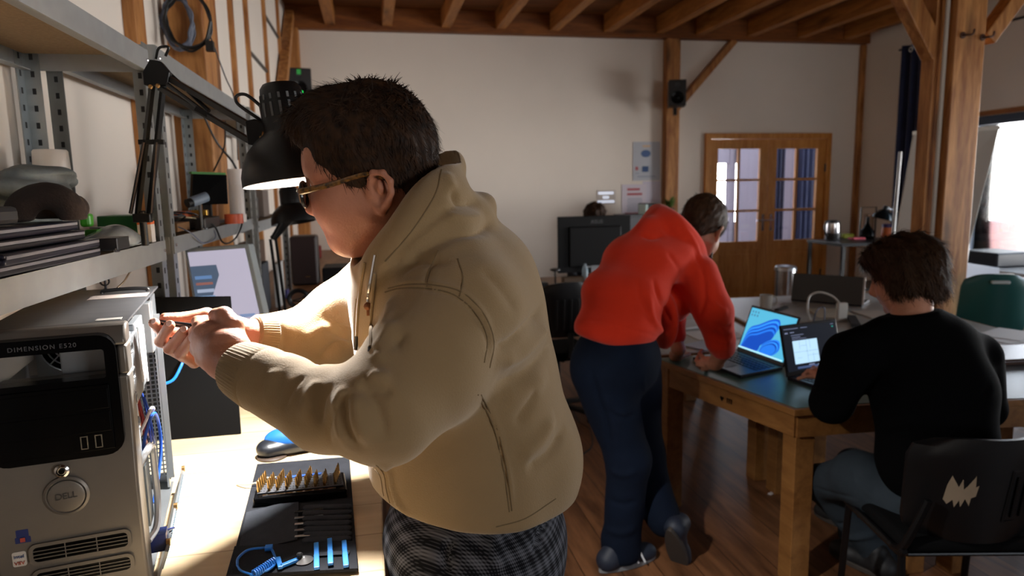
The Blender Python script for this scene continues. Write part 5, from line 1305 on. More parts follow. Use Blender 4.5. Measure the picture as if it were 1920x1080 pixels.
# tools between the pockets
tm = [mat('tool_steel', '#9b9da2', .3, .9), blackp, chrome]
for i, (nm, lb_) in enumerate((('spudger', 'black flat pry tool, farthest of the tools between the fabric pockets'), ('tweezers', 'steel tweezers second from the far end between the fabric pockets'), ('spudger', 'black and white pry tool in the middle between the fabric pockets'), ('metal_spudger', 'bluish steel pry tool second nearest between the fabric pockets'), ('metal_spudger', 'bright steel pry tool nearest of those between the fabric pockets'))):
    m = MB(); a = PZ(552, 960+i*11.5, TZ+.006); c = PZ(582, 957+i*11.5, TZ+.006); m.bar(a, c, .006, .0022); m.bar(c, c+(c-a)*.8, .0045, .002)
    single(nm, m, tm[(1, 0, 2, 0, 2)[i]], lb_, 'pry tool', bevel=.0008)
blu = mat('tool_blue', '#1f74c4', .4)
for a, c, lb_ in (((594, 1066), (593, 1018), 'blue plastic opening tool, leftmost of the three in the elastic loop'), ((620, 1058), (618, 1010), 'blue plastic opening tool, middle of the three in the elastic loop'), ((649, 1062), (645, 1014), 'blue plastic opening tool, rightmost of the three in the elastic loop')):
    m = MB(); A, B_ = PZ(*a, TZ+.011), PZ(*c, TZ+.011); mid = (A+B_)/2; m.bar(A, mid, .009, .005); m.bar(mid, B_, .0082, .0035); single('opening_tool', m, blu, lb_, 'pry tool', bevel=.001)
m = MB(); m.bar(PZ(521, 1046, TZ+.011), PZ(526, 1065, TZ+.011), .008, .005); m.bar(PZ(526, 1062, TZ+.011), PZ(558, 1049, TZ+.011), .008, .005); single('angled_opener', m, blu, 'blue angled plastic tool lying beside the dark suction cup', 'tool', bevel=.001)
sc = thing('suction_cup', 'dark suction cup with a grey rim in the lower flap of the tool roll', 'suction cup', PZ(570, 1050, TZ+.007))
m = MB(); m.lathe([(.015, 0), (.0155, .001), (.010, .004), (.004, .007), (.002, .008)], PZ(570, 1051, TZ+.007), 24); m.build('cup', mat('cup_grey', '#5b5a5a', .25), sc, smooth=True)
m = MB(); m.lathe([(.004, 0), (.005, .006), (.003, .008)], PZ(562, 1045, TZ+.013), 14); m.build('knob', blackp, sc, smooth=True)
m = MB(); cc = [PZ(*p, TZ+.012) for p in ((445, 1060), (447, 1046), (466, 1031), (496, 1027), (506, 1026), (514, 1040), (516, 1056), (505, 1067), (492, 1072))]
m.curve(cc, .0022, 8)
a_ = cc[-1]; 
hel = []
c0_, c1_ = PZ(514, 1052, TZ+.014), PZ(474, 1078, TZ+.014)
for i in range(90):
    t = i/89; p = c0_*(1-t)+c1_*t; an_ = t*2*PI*11; d_ = (c1_-c0_)/np.linalg.norm(c1_-c0_); sd_ = np.cross(d_, (0, 0, 1)); hel.append(p+sd_*.006*math.cos(an_)+np.array([0, 0, 1])*.006*math.sin(an_))
m.tube(hel, .0015, 6); m.box(PZ(504, 1027, TZ+.013), (.012, .012, .006)); m.curve([PZ(445, 1060, TZ+.012), PZ(452, 1070, TZ+.012), PZ(474, 1078, TZ+.014)], .0018, 6)
single('wrist_strap', m, mat('strap_blue', '#1565b8', .45), 'coiled blue anti-static strap lying on the near left corner of the tool roll', 'strap', smooth=True)
# blue and black handheld device under the forearm
dv_ = thing('handheld_device', 'rounded black device with a blue top lying on the pine workbench under the forearm', 'device', PZ(540, 835, BENCH))
D = SDF(); a, c = PZ(505, 842, BENCH+.02), PZ(620, 818, BENCH+.02); a[2] = c[2] = BENCH+.022
D.cap(a, c, .030, .036, 0, flat=((0, 0, 1), .72)).ell((a*.6+c*.4)+(0, 0, .012), (.05, .026, .022), None, .02).plane((0, 0, BENCH+.002), (0, 0, -1)); v, f = D.mesh(.003); npmesh('body', relax(v, f, 2), f, mat('device_black', '#14161b', .4), dv_)
D2 = SDF(); D2.ell((a*.66+c*.34)+(-.004, -.004, .016), (.056, .029, .028), None, 0).plane((0, 0, BENCH+.030), (0, 0, -1)); v, f = D2.mesh(.0025); npmesh('top_shell', relax(v, f, 2), f, mat('device_blue', '#1e5aa0', .35), dv_)
m = MB(); m.lathe([(.035, 0), (.036, .003), (.034, .006)], (a[0]+.006, a[1], BENCH+.001), 28); m.build('base_rim', mat('base_brown', '#3e322a', .5), dv_, smooth=True)
m = MB()
for i in range(4):
    p = (a*.6+c*.4)+(-.016+.012*i, -.008+.003*i, .0385-.0006*i); m.box(p, (.006, .009, .0008), rot=(.3, 0, .3))
m.build('white_print', mat('print_white', '#dfe6ee', .5), dv_)
# pale sheet added in place of the lit bench top, with black cable loops
m = MB(); m.sheet([PZ(*p, BENCH+.001) for p in ((560, 735), (690, 722), (680, 655), (572, 668))], .003); single('sheet_of_paper', m, mat('sheet_grey', '#cfcac6', .7), 'pale sheet lying on the bench behind the raised forearms', 'sheet')
m = MB(); m.curve([PZ(560, 703, BENCH+.01), PY(590, 697, 2.3), PY(605, 703, 2.25), PZ(615, 722, BENCH+.008)], .003, 8); m.curve([PZ(652, 724, BENCH+.008), PY(655, 708, 2.3), PY(668, 700, 2.25), PZ(680, 712, BENCH+.01)], .003, 8)
single('black_cable', m, cable_b, 'black cable with small loops on the pale sheet behind the forearms', 'cable', smooth=True)
# ------------------------------------------------------------------ things on the nearest shelving unit
SA = 1.4872
lapm = mat('laptop_dark', '#1b1b22', .35, .2); lape = mat('laptop_edge', '#b9b9c0', .3, .8)
def closed_laptop(c, L, Wd, h, rz, label, m=lapm, edge=lape, cat='laptop', group=None):
    t = thing('laptop', label, cat, c, rz, group)
    a = MB(); a.box((0, 0, h*.3), (Wd, L, h*.6)); o = a.build('base', m, None, bevel=.004, seg=3); o.parent = t
    a = MB(); a.box((0, 0, h*.8), (Wd, L, h*.38)); o = a.build('lid', m, None, bevel=.003, seg=3); o.parent = t
    a = MB(); a.box((Wd/2+.0004, 0, h*.68), (.0012, L-.012, .0045)); a.box((0, L/2+.0004, h*.62), (Wd-.012, .0012, .0022)); a.box((0, -L/2-.0004, h*.62), (Wd-.012, .0012, .0022)); o = a.build('trim_strip', edge, None); o.parent = t  # bright strips put the silver edge highlights into colour
    return t
z = SA+.001
for i, (dx, dy, L, h, rz, lb_) in enumerate(((.0, .01, .37, .0165, -.02, 'closed dark laptop at the bottom of the stack on the near shelf'), (.010, .0, .36, .0165, .015, 'closed dark laptop second from the bottom of the stack on the near shelf'), (-.006, -.02, .345, .0165, -.01, 'closed laptop third from the bottom of the stack on the near shelf'), (-.010, -.03, .35, .0165, .02, 'closed dark laptop on top of the stack on the near shelf'))):
    closed_laptop((-.640+dx, 1.24+dy, z), L, .255, h, rz, lb_, m=(lapm, mat('laptop_violet', '#20202e', .3, .3))[i % 2]); z += h+.001
LT = z
bx = MB(); bx.box((-.598, 1.12, LT+.0155), (.13, .15, .028)); single('black_case', bx, darkg, 'small dark grey flat case lying on the laptop stack', 'case', bevel=.008)
bx = MB(); bx.box((-.61, 1.10, LT+.0485), (.09, .12, .036), taper=.9); single('cardboard_box', bx, mat('beige_card', '#c9a983', .8), 'small beige box on the dark case above the laptops', 'box', bevel=.002)
# dark brown rolled cap / cloth roll
rl = SDF(); cr = np.array([-.548, 1.34, LT+.0015]); 
for t in np.linspace(0, PI, 9)[:-1]:
    t2 = t+PI/8; rl.cap(cr+np.array([.042*math.cos(t), -.02, .040*math.sin(t)+.004]), cr+np.array([.042*math.cos(t2), -.02, .040*math.sin(t2)+.004]), .021, .021, .01)
rl.cap(cr+np.array([-.03, .04, .020]), cr+np.array([.02, .04, .020]), .024, .024, .03); rl.plane(cr, (0, 0, -1)); v, f = rl.mesh(.004); v = relax(v, f, 2); v[:, 2] += 0
v = v+normals(v, f)*(.003*wav(v, 5, 60))[:, None]
cap_ = npmesh('cloth_roll', v-cr, f, mat('dark_brown_cloth', '#241a16', .95, bump=.2, bscale=200), None); cap_.location = cr; tag(cap_, 'dark brown rolled cloth arching on top of the laptop stack', 'cloth')
gcl = SDF(); 
for p, r in (((-.715, 1.60, .07), (.07, .12, .075)), ((-.69, 1.56, .125), (.075, .11, .030)), ((-.70, 1.66, .145), (.06, .12, .024)), ((-.66, 1.60, .155), (.05, .09, .016)), ((-.72, 1.56, .04), (.06, .13, .05))): gcl.ell(np.array(p)+(0, 0, SA+.004), r, None, .02)
gcl.plane((0, 0, SA+.001), (0, 0, -1)); v, f = gcl.mesh(.005); v = relax(v, f, 1); v = v+normals(v, f)*(.016*wav(v, 15, 38, (1, .5, 2.2))+.008*wav(v, 19, 95, (1, .5, 2)))[:, None]; v[:, 2] = np.maximum(v[:, 2], SA+.001)
b0 = v.mean(0); b0[2] = SA; o = npmesh('grey_clothing', v-b0, f, mat('grey_green_cloth', '#6a7274', .9, var=.3, vscale=30, bump=.15, bscale=150), None); o.location = b0; tag(o, 'crumpled grey green clothing heaped at the back of the near shelf', 'clothing')
wc = PY(97, 312, 1.80); wcy = thing('dispenser', 'white plastic cylinder with a metal band standing at the back of the near shelf', 'dispenser', (wc[0], wc[1], SA))
m = MB(); m.lathe([(.030, 0), (.030, wc[2]-SA-.022)], (wc[0], wc[1], SA+.001), 28); m.build('lower_body', mat('cyl_white', '#d5cec6', .4), wcy, smooth=True)
m = MB(); m.lathe([(.036, 0), (.038, .004), (.036, .052), (.033, .056), (.002, .057)], (wc[0], wc[1], wc[2]-.018), 32); m.build('cap', mat('cyl_white', '#d5cec6', .4), wcy, smooth=True)
m = MB(); m.lathe([(.0335, 0), (.0335, .004)], (wc[0], wc[1], wc[2]-.0225), 28); m.build('metal_band', mat('band_gold', '#a8876a', .3, .9), wcy, smooth=True)
g = PY(170, 395, 1.72); m = MB(); m.box((g[0], g[1], SA+.02), (.03, .03, .038)); m.box((g[0]-.01, g[1], SA+.06), (.022, .028, .03)); single('green_bottle', m, mat('bright_green', '#4fae2c', .4), 'bright green plastic bit behind the dark rolled cloth', 'container', bevel=.006)
m = MB(); m.box((g[0]+.02, g[1]+.01, SA+.042), (.05, .03, .003)); single('metal_strip', m, mat('strip_grey', '#8d8f93', .4, .6), 'flat grey strip resting on the green container', 'metal plate')
# adaptor, plastic bag, boxed item near the upright
m = MB(); m.box((-.505, 1.49, SA+.020), (.036, .07, .024)); m.curve([(-.49, 1.45, SA+.012), (-.497, 1.47, SA+.006), (-.50, 1.50, SA+.004)], .003, 6); single('power_adapter', m, blackp, 'small black adapter at the far end of the laptop stack', 'adapter', bevel=.004)
pb_ = SDF(); pc = np.array([-.565, 1.66, SA+.004]); pb_.ell(pc+(0, 0, .012), (.055, .085, .022), None, 0).ell(pc+(.015, -.02, .02), (.035, .05, .024), None, .02).plane(pc-(0, 0, .003), (0, 0, -1)); v, f = pb_.mesh(.004); v = relax(v, f, 1); v = v+normals(v, f)*(.004*wav(v, 9, 80))[:, None]; v[:, 2] = np.maximum(v[:, 2], SA+.0005)
o = npmesh('plastic_bag', v-pc, f, mat('bag_grey', '#8f979c', .22, var=.3, vscale=50), None); o.location = pc; tag(o, 'crumpled grey translucent plastic bag on the near shelf beside the lamp arm', 'bag')
m = MB(); m.sheet([(-.60, 1.58, SA+.002), (-.525, 1.60, SA+.002), (-.525, 1.80, SA+.002), (-.60, 1.82, SA+.002)], .0015); single('paper', m, mat('paper_white', '#d8d8da', .7), 'white sheet under the plastic bag on the near shelf', 'paper')
ob_ = thing('small_box', 'small white and orange box standing on the near shelf by the upright', 'box', (-.535, 1.80, SA))
m = MB(); m.box((-.535, 1.80, SA+.0225), (.030, .03, .043)); m.build('carton', mat('carton_white', '#d9d4d0', .6), ob_)
m = MB(); m.box((-.535, 1.80, SA+.048), (.0304, .0304, .008)); m.build('lid', mat('carton_orange', '#d8682c', .6), ob_)
m = MB(); m.prism([(-.008, -.006), (.009, .0), (.002, .010), (-.004, .004)], (-.536, 1.784, SA+.022), (1, 0, 0), (0, 0, 1), .0006); m.build('printed_mark', blackp, ob_)
# hanging bits under the shelf
m = MB(); m.curve([(-.53, 1.72, 1.437), (-.545, 1.70, 1.43), (-.55, 1.66, 1.41), (-.56, 1.63, 1.395)], .0022, 6); lm = thing('hanging_cable', 'thin cable with a blue plug hanging under the near shelf', 'cable', (-.53, 1.72, 1.437)); m.build('wire', mat('wire_bronze', '#8a7760', .4, .5), lm, smooth=True)
m = MB(); m.tube([(-.56, 1.63, 1.397), (-.568, 1.615, 1.372)], .0048, 8); m.build('blue_plug', mat('plug_blue', '#2472c8', .4), lm, smooth=True)
m = MB(); 
for zz in (1.36, 1.39, 1.42): m.lathe([(.009, -.002), (.012, -.002), (.012, .002), (.009, .002)], (-.66, 1.86, zz), 14, R=Euler((PI/2, 0, 0)).to_matrix(), close=False)
m.bar((-.66, 1.863, 1.35), (-.66, 1.863, 1.435), .008, .003); single('rack_clip', m, blackp, 'black clip strip with round holes hanging below the near shelf', 'clip')
m = MB(); m.box((-.70, 1.70, 1.22), (.10, .16, .12)); m.tube([(-.62, 1.70, 1.28), (-.60, 1.71, 1.40)], .012, 8)
m2 = MB(); m2.box((-.70, 1.68, BENCH+.11), (.12, .18, .216)); single('cardboard_box', m2, mat('card_shadow', '#a89f95', .9), 'plain pale box standing on the workbench behind the tower computer', 'box', bevel=.003)  # plain pale card, one even colour

# ------------------------------------------------------------------ second unit: electronics
SB = 1.4902
mn = thing('monitor', 'small black monitor with a green top edge on the middle shelf of the second unit', 'monitor', PY(390, 378, 2.75))
q = [PY(355, 384, 2.7), PY(424, 382, 2.78), PY(421, 328, 2.78), PY(357, 326, 2.7)]
m = MB(); m.sheet(q, .02); m.build('screen_case', gloss, mn, bevel=.002)
m = MB(); m.bar(q[3]+np.array([0, 0, .004]), q[2]+np.array([0, 0, .004]), .02, .008); m.build('green_edge', mat('green_edge', '#3c7a32', .5), mn)
m = MB(); c = (q[0]+q[1])/2; m.box((c[0]-.01, c[1]+.03, (SB+c[2])/2+.0), (.03, .02, c[2]-SB)); m.box((c[0]-.01, c[1]+.03, SB+.006), (.1, .1, .01)); m.build('stand', blackp, mn)
m = MB(); m.lathe([(.028, 0), (.028, .12), (.026, .125)], (PY(442, 350, 2.85)[0], 2.85, SB+.02), 24); m.lathe([(.032, 0), (.032, .03)], (PY(442, 350, 2.85)[0], 2.85, SB+.001), 24); 
m.lathe([(.028, 0), (.028, .06)], (PY(442, 350, 2.85)[0], 2.85, SB+.145), 24); single('white_canister', m, mat('canister', '#c9c0ba', .5), 'tall white canister standing on the second shelving unit beside the small black monitor', 'canister', smooth=True)
m = MB(); m.lathe([(.033, 0), (.033, .035)], (PY(438, 400, 2.70)[0], 2.70, SB+.001), 20); single('orange_cup', m, mat('cup_orange', '#c0512c', .5), 'orange cup in front of the tall white canister', 'cup', smooth=True)
def blk(name, c, d, m, lb_, cat, bev=.004, rz=0, gp=None):
    x = MB(); x.box(c, d, rot=(0, 0, rz)); return single(name, x, m, lb_, cat, gp, bevel=bev)
cx = PY(400, 400, 2.35); blk('electronics_box', (-.60, 2.45, SB+.018), (.16, .22, .034), blackp, 'flat black electronics box on the second shelving unit', 'electronics')
blk('electronics_box', (-.69, 2.68, SB+.022), (.08, .15, .042), darkg, 'dark grey electronics box behind the flat black one on the second shelving unit', 'electronics')
blk('orange_box', (-.63, 2.46, SB+.046), (.07, .10, .02), mat('orange_dull', '#b4532a', .6), 'dull orange box on the flat black electronics box', 'box', .003)
blk('brown_box', (-.62, 2.24, SB+.014), (.12, .14, .026), mat('brown_card', '#8a6440', .9), 'brown cardboard tray at the near end of the second shelving unit', 'box', .002)
blk('green_circuit_board', (-.66, 2.05, SB+.03), (.10, .12, .056), mat('board_green', '#1f6a35', .5), 'green boxed circuit board by the first upright of the second unit', 'circuit board', .003)
blk('brass_fitting', (-.57, 2.50, SB+.048), (.05, .03, .02), mat('brass', '#b08a40', .3, .9), 'small brass coloured fitting on the black electronics box', 'fitting', .002)
wb_ = thing('webcam', 'small grey blue webcam on the second shelving unit', 'webcam', (PY(372, 372, 2.3)[0], 2.3, SB))
c = PY(374, 374, 2.3); m = MB(); m.tube([c+np.array([-.02, -.02, -.008]), c+np.array([.016, .02, .008])], .016, 14); m.build('body', mat('webcam_blue', '#6d7d90', .4), wb_, smooth=True)
m = MB(); m.tube([c+np.array([-.03, -.03, -.012]), c+np.array([-.018, -.018, -.007])], .014, 14); m.tube([c, np.array([c[0], c[1], SB+.002])], .005, 8); m.lathe([(.02, 0), (.02, .006)], (c[0], c[1], SB+.001), 16); m.build('lens_and_foot', blackp, wb_, smooth=True)
for i in range(5):
    r_ = np.random.RandomState(40+i); p = np.array([-.60, 2.15+.09*i, SB+.03]); m = MB(); pts = [p+np.array([r_.uniform(-.03, .06), (k-2)*.05, r_.uniform(-.012, .03)]) for k in range(5)]; m.curve(pts, .0028, 6)
    single('cable', m, (cable_b, mat('wire_cream', '#b3a88c', .5))[i % 3 == 1], 'loose cable lying among the electronics on the second shelving unit', 'cable', 'loose cables among the electronics on the second unit', smooth=True)
m = MB(); m.curve([(-.54, 2.42, SB+.02), (-.512, 2.43, SB+.004), (-.508, 2.50, 1.44), (-.508, 2.62, 1.425), (-.508, 2.78, 1.44), (-.508, 2.9, 1.485), (-.53, 2.93, SB+.02)], .0032, 8); single('drooping_cable', m, cable_b, 'black cable looping down over the front edge of the second unit shelf', 'cable', smooth=True)
m = MB(); m.curve([(-.54, 2.1, SB+.02), (-.512, 2.12, SB+.0), (-.510, 2.25, 1.452), (-.510, 2.42, 1.46), (-.53, 2.45, SB+.02)], .002, 6); single('drooping_cable', m, cable_g, 'thin grey cable sagging against the second unit shelf edge', 'cable', smooth=True)
# large pale screen on the bench below it
sm = thing('monitor', 'tilted silver framed monitor showing a pale web page, behind the metal uprights', 'monitor', (-.47, 2.32, BENCH))
tl, tr_, br, bl = PY(345, 466, 2.42), PY(465, 457, 2.30), PY(500, 612, 2.26), PY(372, 622, 2.38)
m = MB(); m.sheet([bl, br, tr_, tl], -.03); m.build('housing', mat('monitor_silver', '#98a2a6', .4, .2), sm, bevel=.003)
def onq(u, v, off): 
    p = (bl*(1-u)+br*u)*(1-v)+(tl*(1-u)+tr_*u)*v; n_ = np.cross(br-bl, tl-bl); n_ /= np.linalg.norm(n_); return p+n_*off
m = MB(); m.sheet([onq(.05, .06, .0005), onq(.94, .06, .0005), onq(.94, .95, .0005), onq(.05, .95, .0005)], .0008); scr = m.build('screen', mat('screen_pale', '#5a5866', .3, emit='#c4bed2', estr=.55), sm)
m = MB(); m.sheet([onq(.05, .30, .0016), onq(.52, .30, .0016), onq(.46, .78, .0016), onq(.05, .78, .0016)], .0004); m.build('page_picture', mat('screen_slate', '#20242c', .3, emit='#56677e', estr=.5), scr)
for v0, v1, c in ((.36, .42, '#8fb0d8'), (.46, .50, '#b9c6e0'), (.55, .58, '#a36b62'), (.62, .66, '#6f95c8')): m = MB(); m.sheet([onq(.10, v0, .0024), onq(.36, v0, .0024), onq(.36, v1, .0024), onq(.10, v1, .0024)], .0003); m.build('picture_band', mat('band'+c[1:], '#20242c', .3, emit=c, estr=.5), scr)
m = MB(); m.sheet([onq(.66, .13, .0016), onq(.88, .13, .0016), onq(.88, .17, .0016), onq(.66, .17, .0016)], .0004); m.build('page_button', mat('screen_btn', '#20242c', .3, emit='#8fa6d0', estr=.5), scr)
m = MB(); mb_ = (bl+br)/2; m.box((mb_[0], mb_[1]+.05, (BENCH+mb_[2])/2+.01), (.06, .03, mb_[2]-BENCH+.02)); m.box((mb_[0], mb_[1]+.03, BENCH+.0085), (.22, .16, .015)); m.build('stand', mat('monitor_silver', '#98a2a6', .4, .2), sm, bevel=.003)
# ------------------------------------------------------------------ second lamp, speaker and clutter on the brown bench
l2 = thing('desk_lamp', 'unlit black desk lamp standing on the brown bench beyond the metal shelves', 'lamp', (PY(535, 590, 3.3)[0], 3.3, BENCH))
bs = PY(532, 588, 3.3); bs[2] = BENCH+.001
m = MB(); m.lathe([(.07, 0), (.07, .012), (.06, .016), (.008, .018)], bs, 28); m.build('base', lampm, l2, smooth=True)
e1 = PY(512, 448, 3.3); 
for dx in (-.012, .012): m = MB(); m.bar(bs+np.array([dx, 0, .015]), e1+np.array([dx, 0, 0]), .012, .012); m.build('lower_arm', lampm, l2)
h2 = PY(548, 405, 3.3); m = MB(); m.bar(e1, h2, .04, .03); m.tube([e1+np.array([0, -.02, .0]), e1*.4+h2*.6+np.array([0, -.02, .03])], .012, 8); m.build('upper_arm', lampm, l2, bevel=.003)
R2 = Vector((-.12, .12, 1)).to_track_quat('Z', 'X').to_matrix(); rc2 = PY(551, 418, 3.3)
m = MB(); m.lathe([(.100, 0), (.098, .025), (.085, .055), (.062, .078), (.045, .088), (.042, .15), (.034, .165), (.004, .167)], rc2, 36, R=R2, close=False); m.lathe([(.004, .163), (.032, .161), (.04, .148), (.043, .086), (.060, .076), (.083, .053), (.096, .025), (.0985, 0)], rc2, 36, R=R2, close=False); m.lathe([(.0985, 0), (.100, 0)], rc2, 36, R=R2, close=False); m.build('lamp_shade', lampm, l2, smooth=True)
m = MB(); m.lathe([(.002, 0), (.022, .01), (.026, .03), (.014, .06), (.012, .1)], rc2+np.array([0, 0, .03]), 16, R=R2); m.build('bulb', whitep, l2, smooth=True)
sp = thing('speaker', 'dark brown fabric-fronted speaker standing on the brown bench', 'speaker', (PY(570, 535, 4.75)[0], 4.75, BENCH))
c = PY(570, 490, 4.75); m = MB(); m.box((c[0], c[1]+.1, BENCH+.002+.165), (.175, .2, .33)); m.build('cabinet', mat('speaker_brown', '#2e2423', .5), sp, bevel=.018, seg=4)
m = MB(); m.box((c[0], c[1]-.004, BENCH+.167), (.155, .012, .31)); m.build('grille', mat('grille_brown', '#3b2c2b', .95, bump=.3, bscale=400), sp, bevel=.01, seg=3)
m = MB(); m.box((c[0]+.02, c[1]-.0115, BENCH+.06), (.03, .002, .006)); m.build('badge', mat('badge_gold', '#8a6a3c', .3, .8), sp)
for i, (x, y, L_, W_, H__, col, lb_) in enumerate(((-.62, 3.62, .05, .22, .30, '#d3d2ce', 'white upright folder standing beside the unlit lamp on the brown bench'), (-.57, 3.75, .03, .20, .26, '#3a3f46', 'dark slim case standing beyond the white folder on the brown bench'), (-.52, 3.95, .03, .2, .24, '#c6c6c4', 'pale grey case standing on the brown bench in front of the speaker'), (-.70, 4.25, .10, .3, .34, '#5a4436', 'brown box at the wall on the brown bench'))):
    blk('case', (x, y, BENCH+.0015+H__/2), (L_, W_, H__), mat('c'+col[1:], col, .6), lb_, 'case', .004)
blk('metal_box', (-.66, 3.72, 1.524), (.16, .2, .11), darkg, 'dark box on the middle shelf of the farthest unit', 'box', .004)
blk('metal_box', (-.66, 4.1, 1.544), (.16, .2, .15), mat('box_taupe', '#6d6058', .7), 'taupe box on the middle shelf of the farthest unit', 'box', .004)
blk('metal_box', (-.61, 3.7, 1.25), (.16, .2, .03), darkg, 'dark flat box below', 'box', .004) if False else None
# heap of cables
for i in range(8):
    r_ = np.random.RandomState(70+i); cx_, cy_ = r_.uniform(-.42, -.12), r_.uniform(3.0, 4.6); pts = []
    for k in range(7): a = k/6*2*PI*r_.uniform(.7, 1.1); R_ = r_.uniform(.04, .13); pts.append((cx_+R_*math.cos(a), cy_+R_*1.4*math.sin(a), BENCH+.004+.004*r_.rand()))
    m = MB(); m.curve(pts, r_.uniform(.0025, .0045), 6, 5); single('cable', m, cable_b, 'black cable lying loosely on the brown bench', 'cable', 'black cables on the brown bench', smooth=True)
for i, (px, py, d, col, nm, cat, lb_) in enumerate(((632, 524, (.18, .30, .10), '#15161a', 'camera_bag', 'bag', 'black bag on the brown bench beside the speaker'), (668, 512, (.16, .2, .06), '#1a1a1e', 'black_box', 'box', 'low black box on the brown bench behind the elbow'), (598, 484, (.05, .08, .12), '#8a2c28', 'red_case', 'case', 'small red case behind the speaker'), (640, 470, (.20, .16, .13), '#b09a86', 'cardboard_box', 'box', 'pale brown carton at the far end of the brown bench'), (655, 474, (.14, .12, .07), '#a83c22', 'red_box', 'box', 'red box at the far end of the brown bench behind the chin'))):
    p = PZ(px, py, BENCH); blk(nm, (p[0], p[1], BENCH+.0012+d[2]/2), d, mat('k'+col[1:], col, .7), lb_, cat, .01)
p = PZ(525, 560, BENCH); blk('blue_box', (p[0]+.02, p[1], BENCH+.03), (.06, .08, .05), mat('violet_blue', '#34306e', .5), 'small violet blue box at the foot of the unlit lamp', 'box')
m = MB(); cc = PZ(560, 560, BENCH+.05); m.tube([cc+np.array([.05*math.cos(a), 0, .045*math.sin(a)]) for a in np.linspace(0, 2*PI, 25)], .012, 8); single('headphones', m, blackp, 'black ring shaped headphones standing on the brown bench near the lamp foot', 'headphones', smooth=True)
# ------------------------------------------------------------------ coils hanging from the broad post
m = MB(); 
for k in range(7):
    r_ = np.random.RandomState(k); pts = []
    for a in np.linspace(0, 2*PI, 17): pts.append(np.array([-.755+.055*math.cos(a)*(1+.05*r_.normal())+.004*r_.normal(), 3.20+.008*k-.02, 2.31+.105*math.sin(a)*(1+.04*r_.normal())]))
    pts[-1] = pts[0]; m.curve(pts, .005, 6, 3)
m.tube([(-.755, 3.14, 2.405), (-.755, 3.26, 2.42)], .006, 6)
single('cable_coil', m, cable_g, 'oval grey cable coil hanging on the broad timber post', 'cable', smooth=True)
m = MB()
for k in range(4):
    r_ = np.random.RandomState(30+k); pts = []
    for a in np.linspace(0, 2*PI, 17): pts.append(np.array([-.695+.088*math.cos(a)*(1+.04*r_.normal()), 3.14-.012*k, 2.30+.105*math.sin(a)*(1+.05*r_.normal())]))
    pts[-1] = pts[0]; m.curve(pts, .005, 6, 3)
m.box((-.615, 3.10, 2.20), (.03, .03, .04)); single('cable_coil', m, cable_b, 'round black cable coil with a plug hanging in front of the grey one', 'cable', smooth=True)
m = MB(); m.curve([(-.62, 3.12, 2.26), (-.585, 3.2, 2.1), (-.57, 3.3, 2.0), (-.575, 3.3, 1.75)], .003, 6); single('hanging_wire', m, cable_b, 'thin black wire hanging down from the black cable coil', 'wire', smooth=True)
m = MB(); m.curve([(-.66, 3.1, 1.92), (-.63, 3.15, 1.82), (-.58, 3.25, 1.72), (-.56, 3.3, 1.58)], .005, 6); m.curve([(-.58, 3.1, 1.9), (-.60, 3.15, 1.8), (-.66, 3.2, 1.70)], .0035, 6); single('crossed_cables', m, cable_b, 'two crossed dark cables hanging behind the lamp arm below the farthest shelf', 'cable', smooth=True)
# ------------------------------------------------------------------ tables in the middle
tabw = wood('table_beech', '#704823', '#8f6335', 'y', 1.6, .45, knots=False)
green_top = mat('green_linoleum', '#4d6a60', .32, var=.08, vscale=5)
blue_top = mat('grey_blue_laminate', '#6f7f88', .25, var=.06, vscale=5)
white_top = mat('pale_laminate', '#a9aba8', .35, var=.05, vscale=5)
def table(poly, top, label, legs=None):
    cx = sum(p[0] for p in poly)/4; cy = sum(p[1] for p in poly)/4
    t = thing('table', label, 'table', (cx, cy, 0))
    b = MB(); b.prism(poly, (0, 0, TAB-.028), (1, 0, 0), (0, 1, 0), .026); b.build('table_edge', tabw, t, bevel=.003)
    pin = [(cx+(p[0]-cx)*(1-.018/abs(p[0]-cx)), cy+(p[1]-cy)*(1-.018/abs(p[1]-cy))) for p in poly]
    b = MB(); b.prism(pin, (0, 0, TAB-.006), (1, 0, 0), (0, 1, 0), .006); b.build('tabletop', top, t)
    ins2 = [(cx+(p[0]-cx)*(1-.075/abs(p[0]-cx)), cy+(p[1]-cy)*(1-.075/abs(p[1]-cy))) for p in poly]
    for i in range(4):
        a, c = ins2[i], ins2[(i+1) % 4]; o2 = [(cx+(p[0]-cx)*(1-.03/abs(p[0]-cx)), cy+(p[1]-cy)*(1-.03/abs(p[1]-cy))) for p in poly]
        b = MB(); b.bar((o2[i][0], o2[i][1], TAB-.075), (o2[(i+1) % 4][0], o2[(i+1) % 4][1], TAB-.075), .022, .09); b.build('apron', tabw, t)
        q_ = Vector((ins2[i][0], ins2[i][1], 0)); b = MB(); b.box((q_.x, q_.y, (TAB-.03)/2), (.085, .085, TAB-.03)); b.build('leg', tabw, t, bevel=.004)
    return t
T1 = [(1.54, 2.235), (2.20, 2.20), (2.10, 3.13), (1.345, 3.13)]
table(T1, green_top, 'green topped wooden table with two laptops, nearest the orange hoodie')
table([(2.23, 2.16), (3.55, 1.93), (3.55, 2.95), (2.13, 3.10)], blue_top, 'grey blue topped table to the right of the person in black')
table([(1.36, 3.16), (2.09, 3.16), (2.36, 4.70), (1.70, 4.70)], white_top, 'pale topped table behind the green table carrying the mug')
table([(2.13, 3.15), (3.5, 3.0), (3.75, 4.62), (2.40, 4.70)], white_top, 'pale topped table carrying the white charger and the dark tablet')
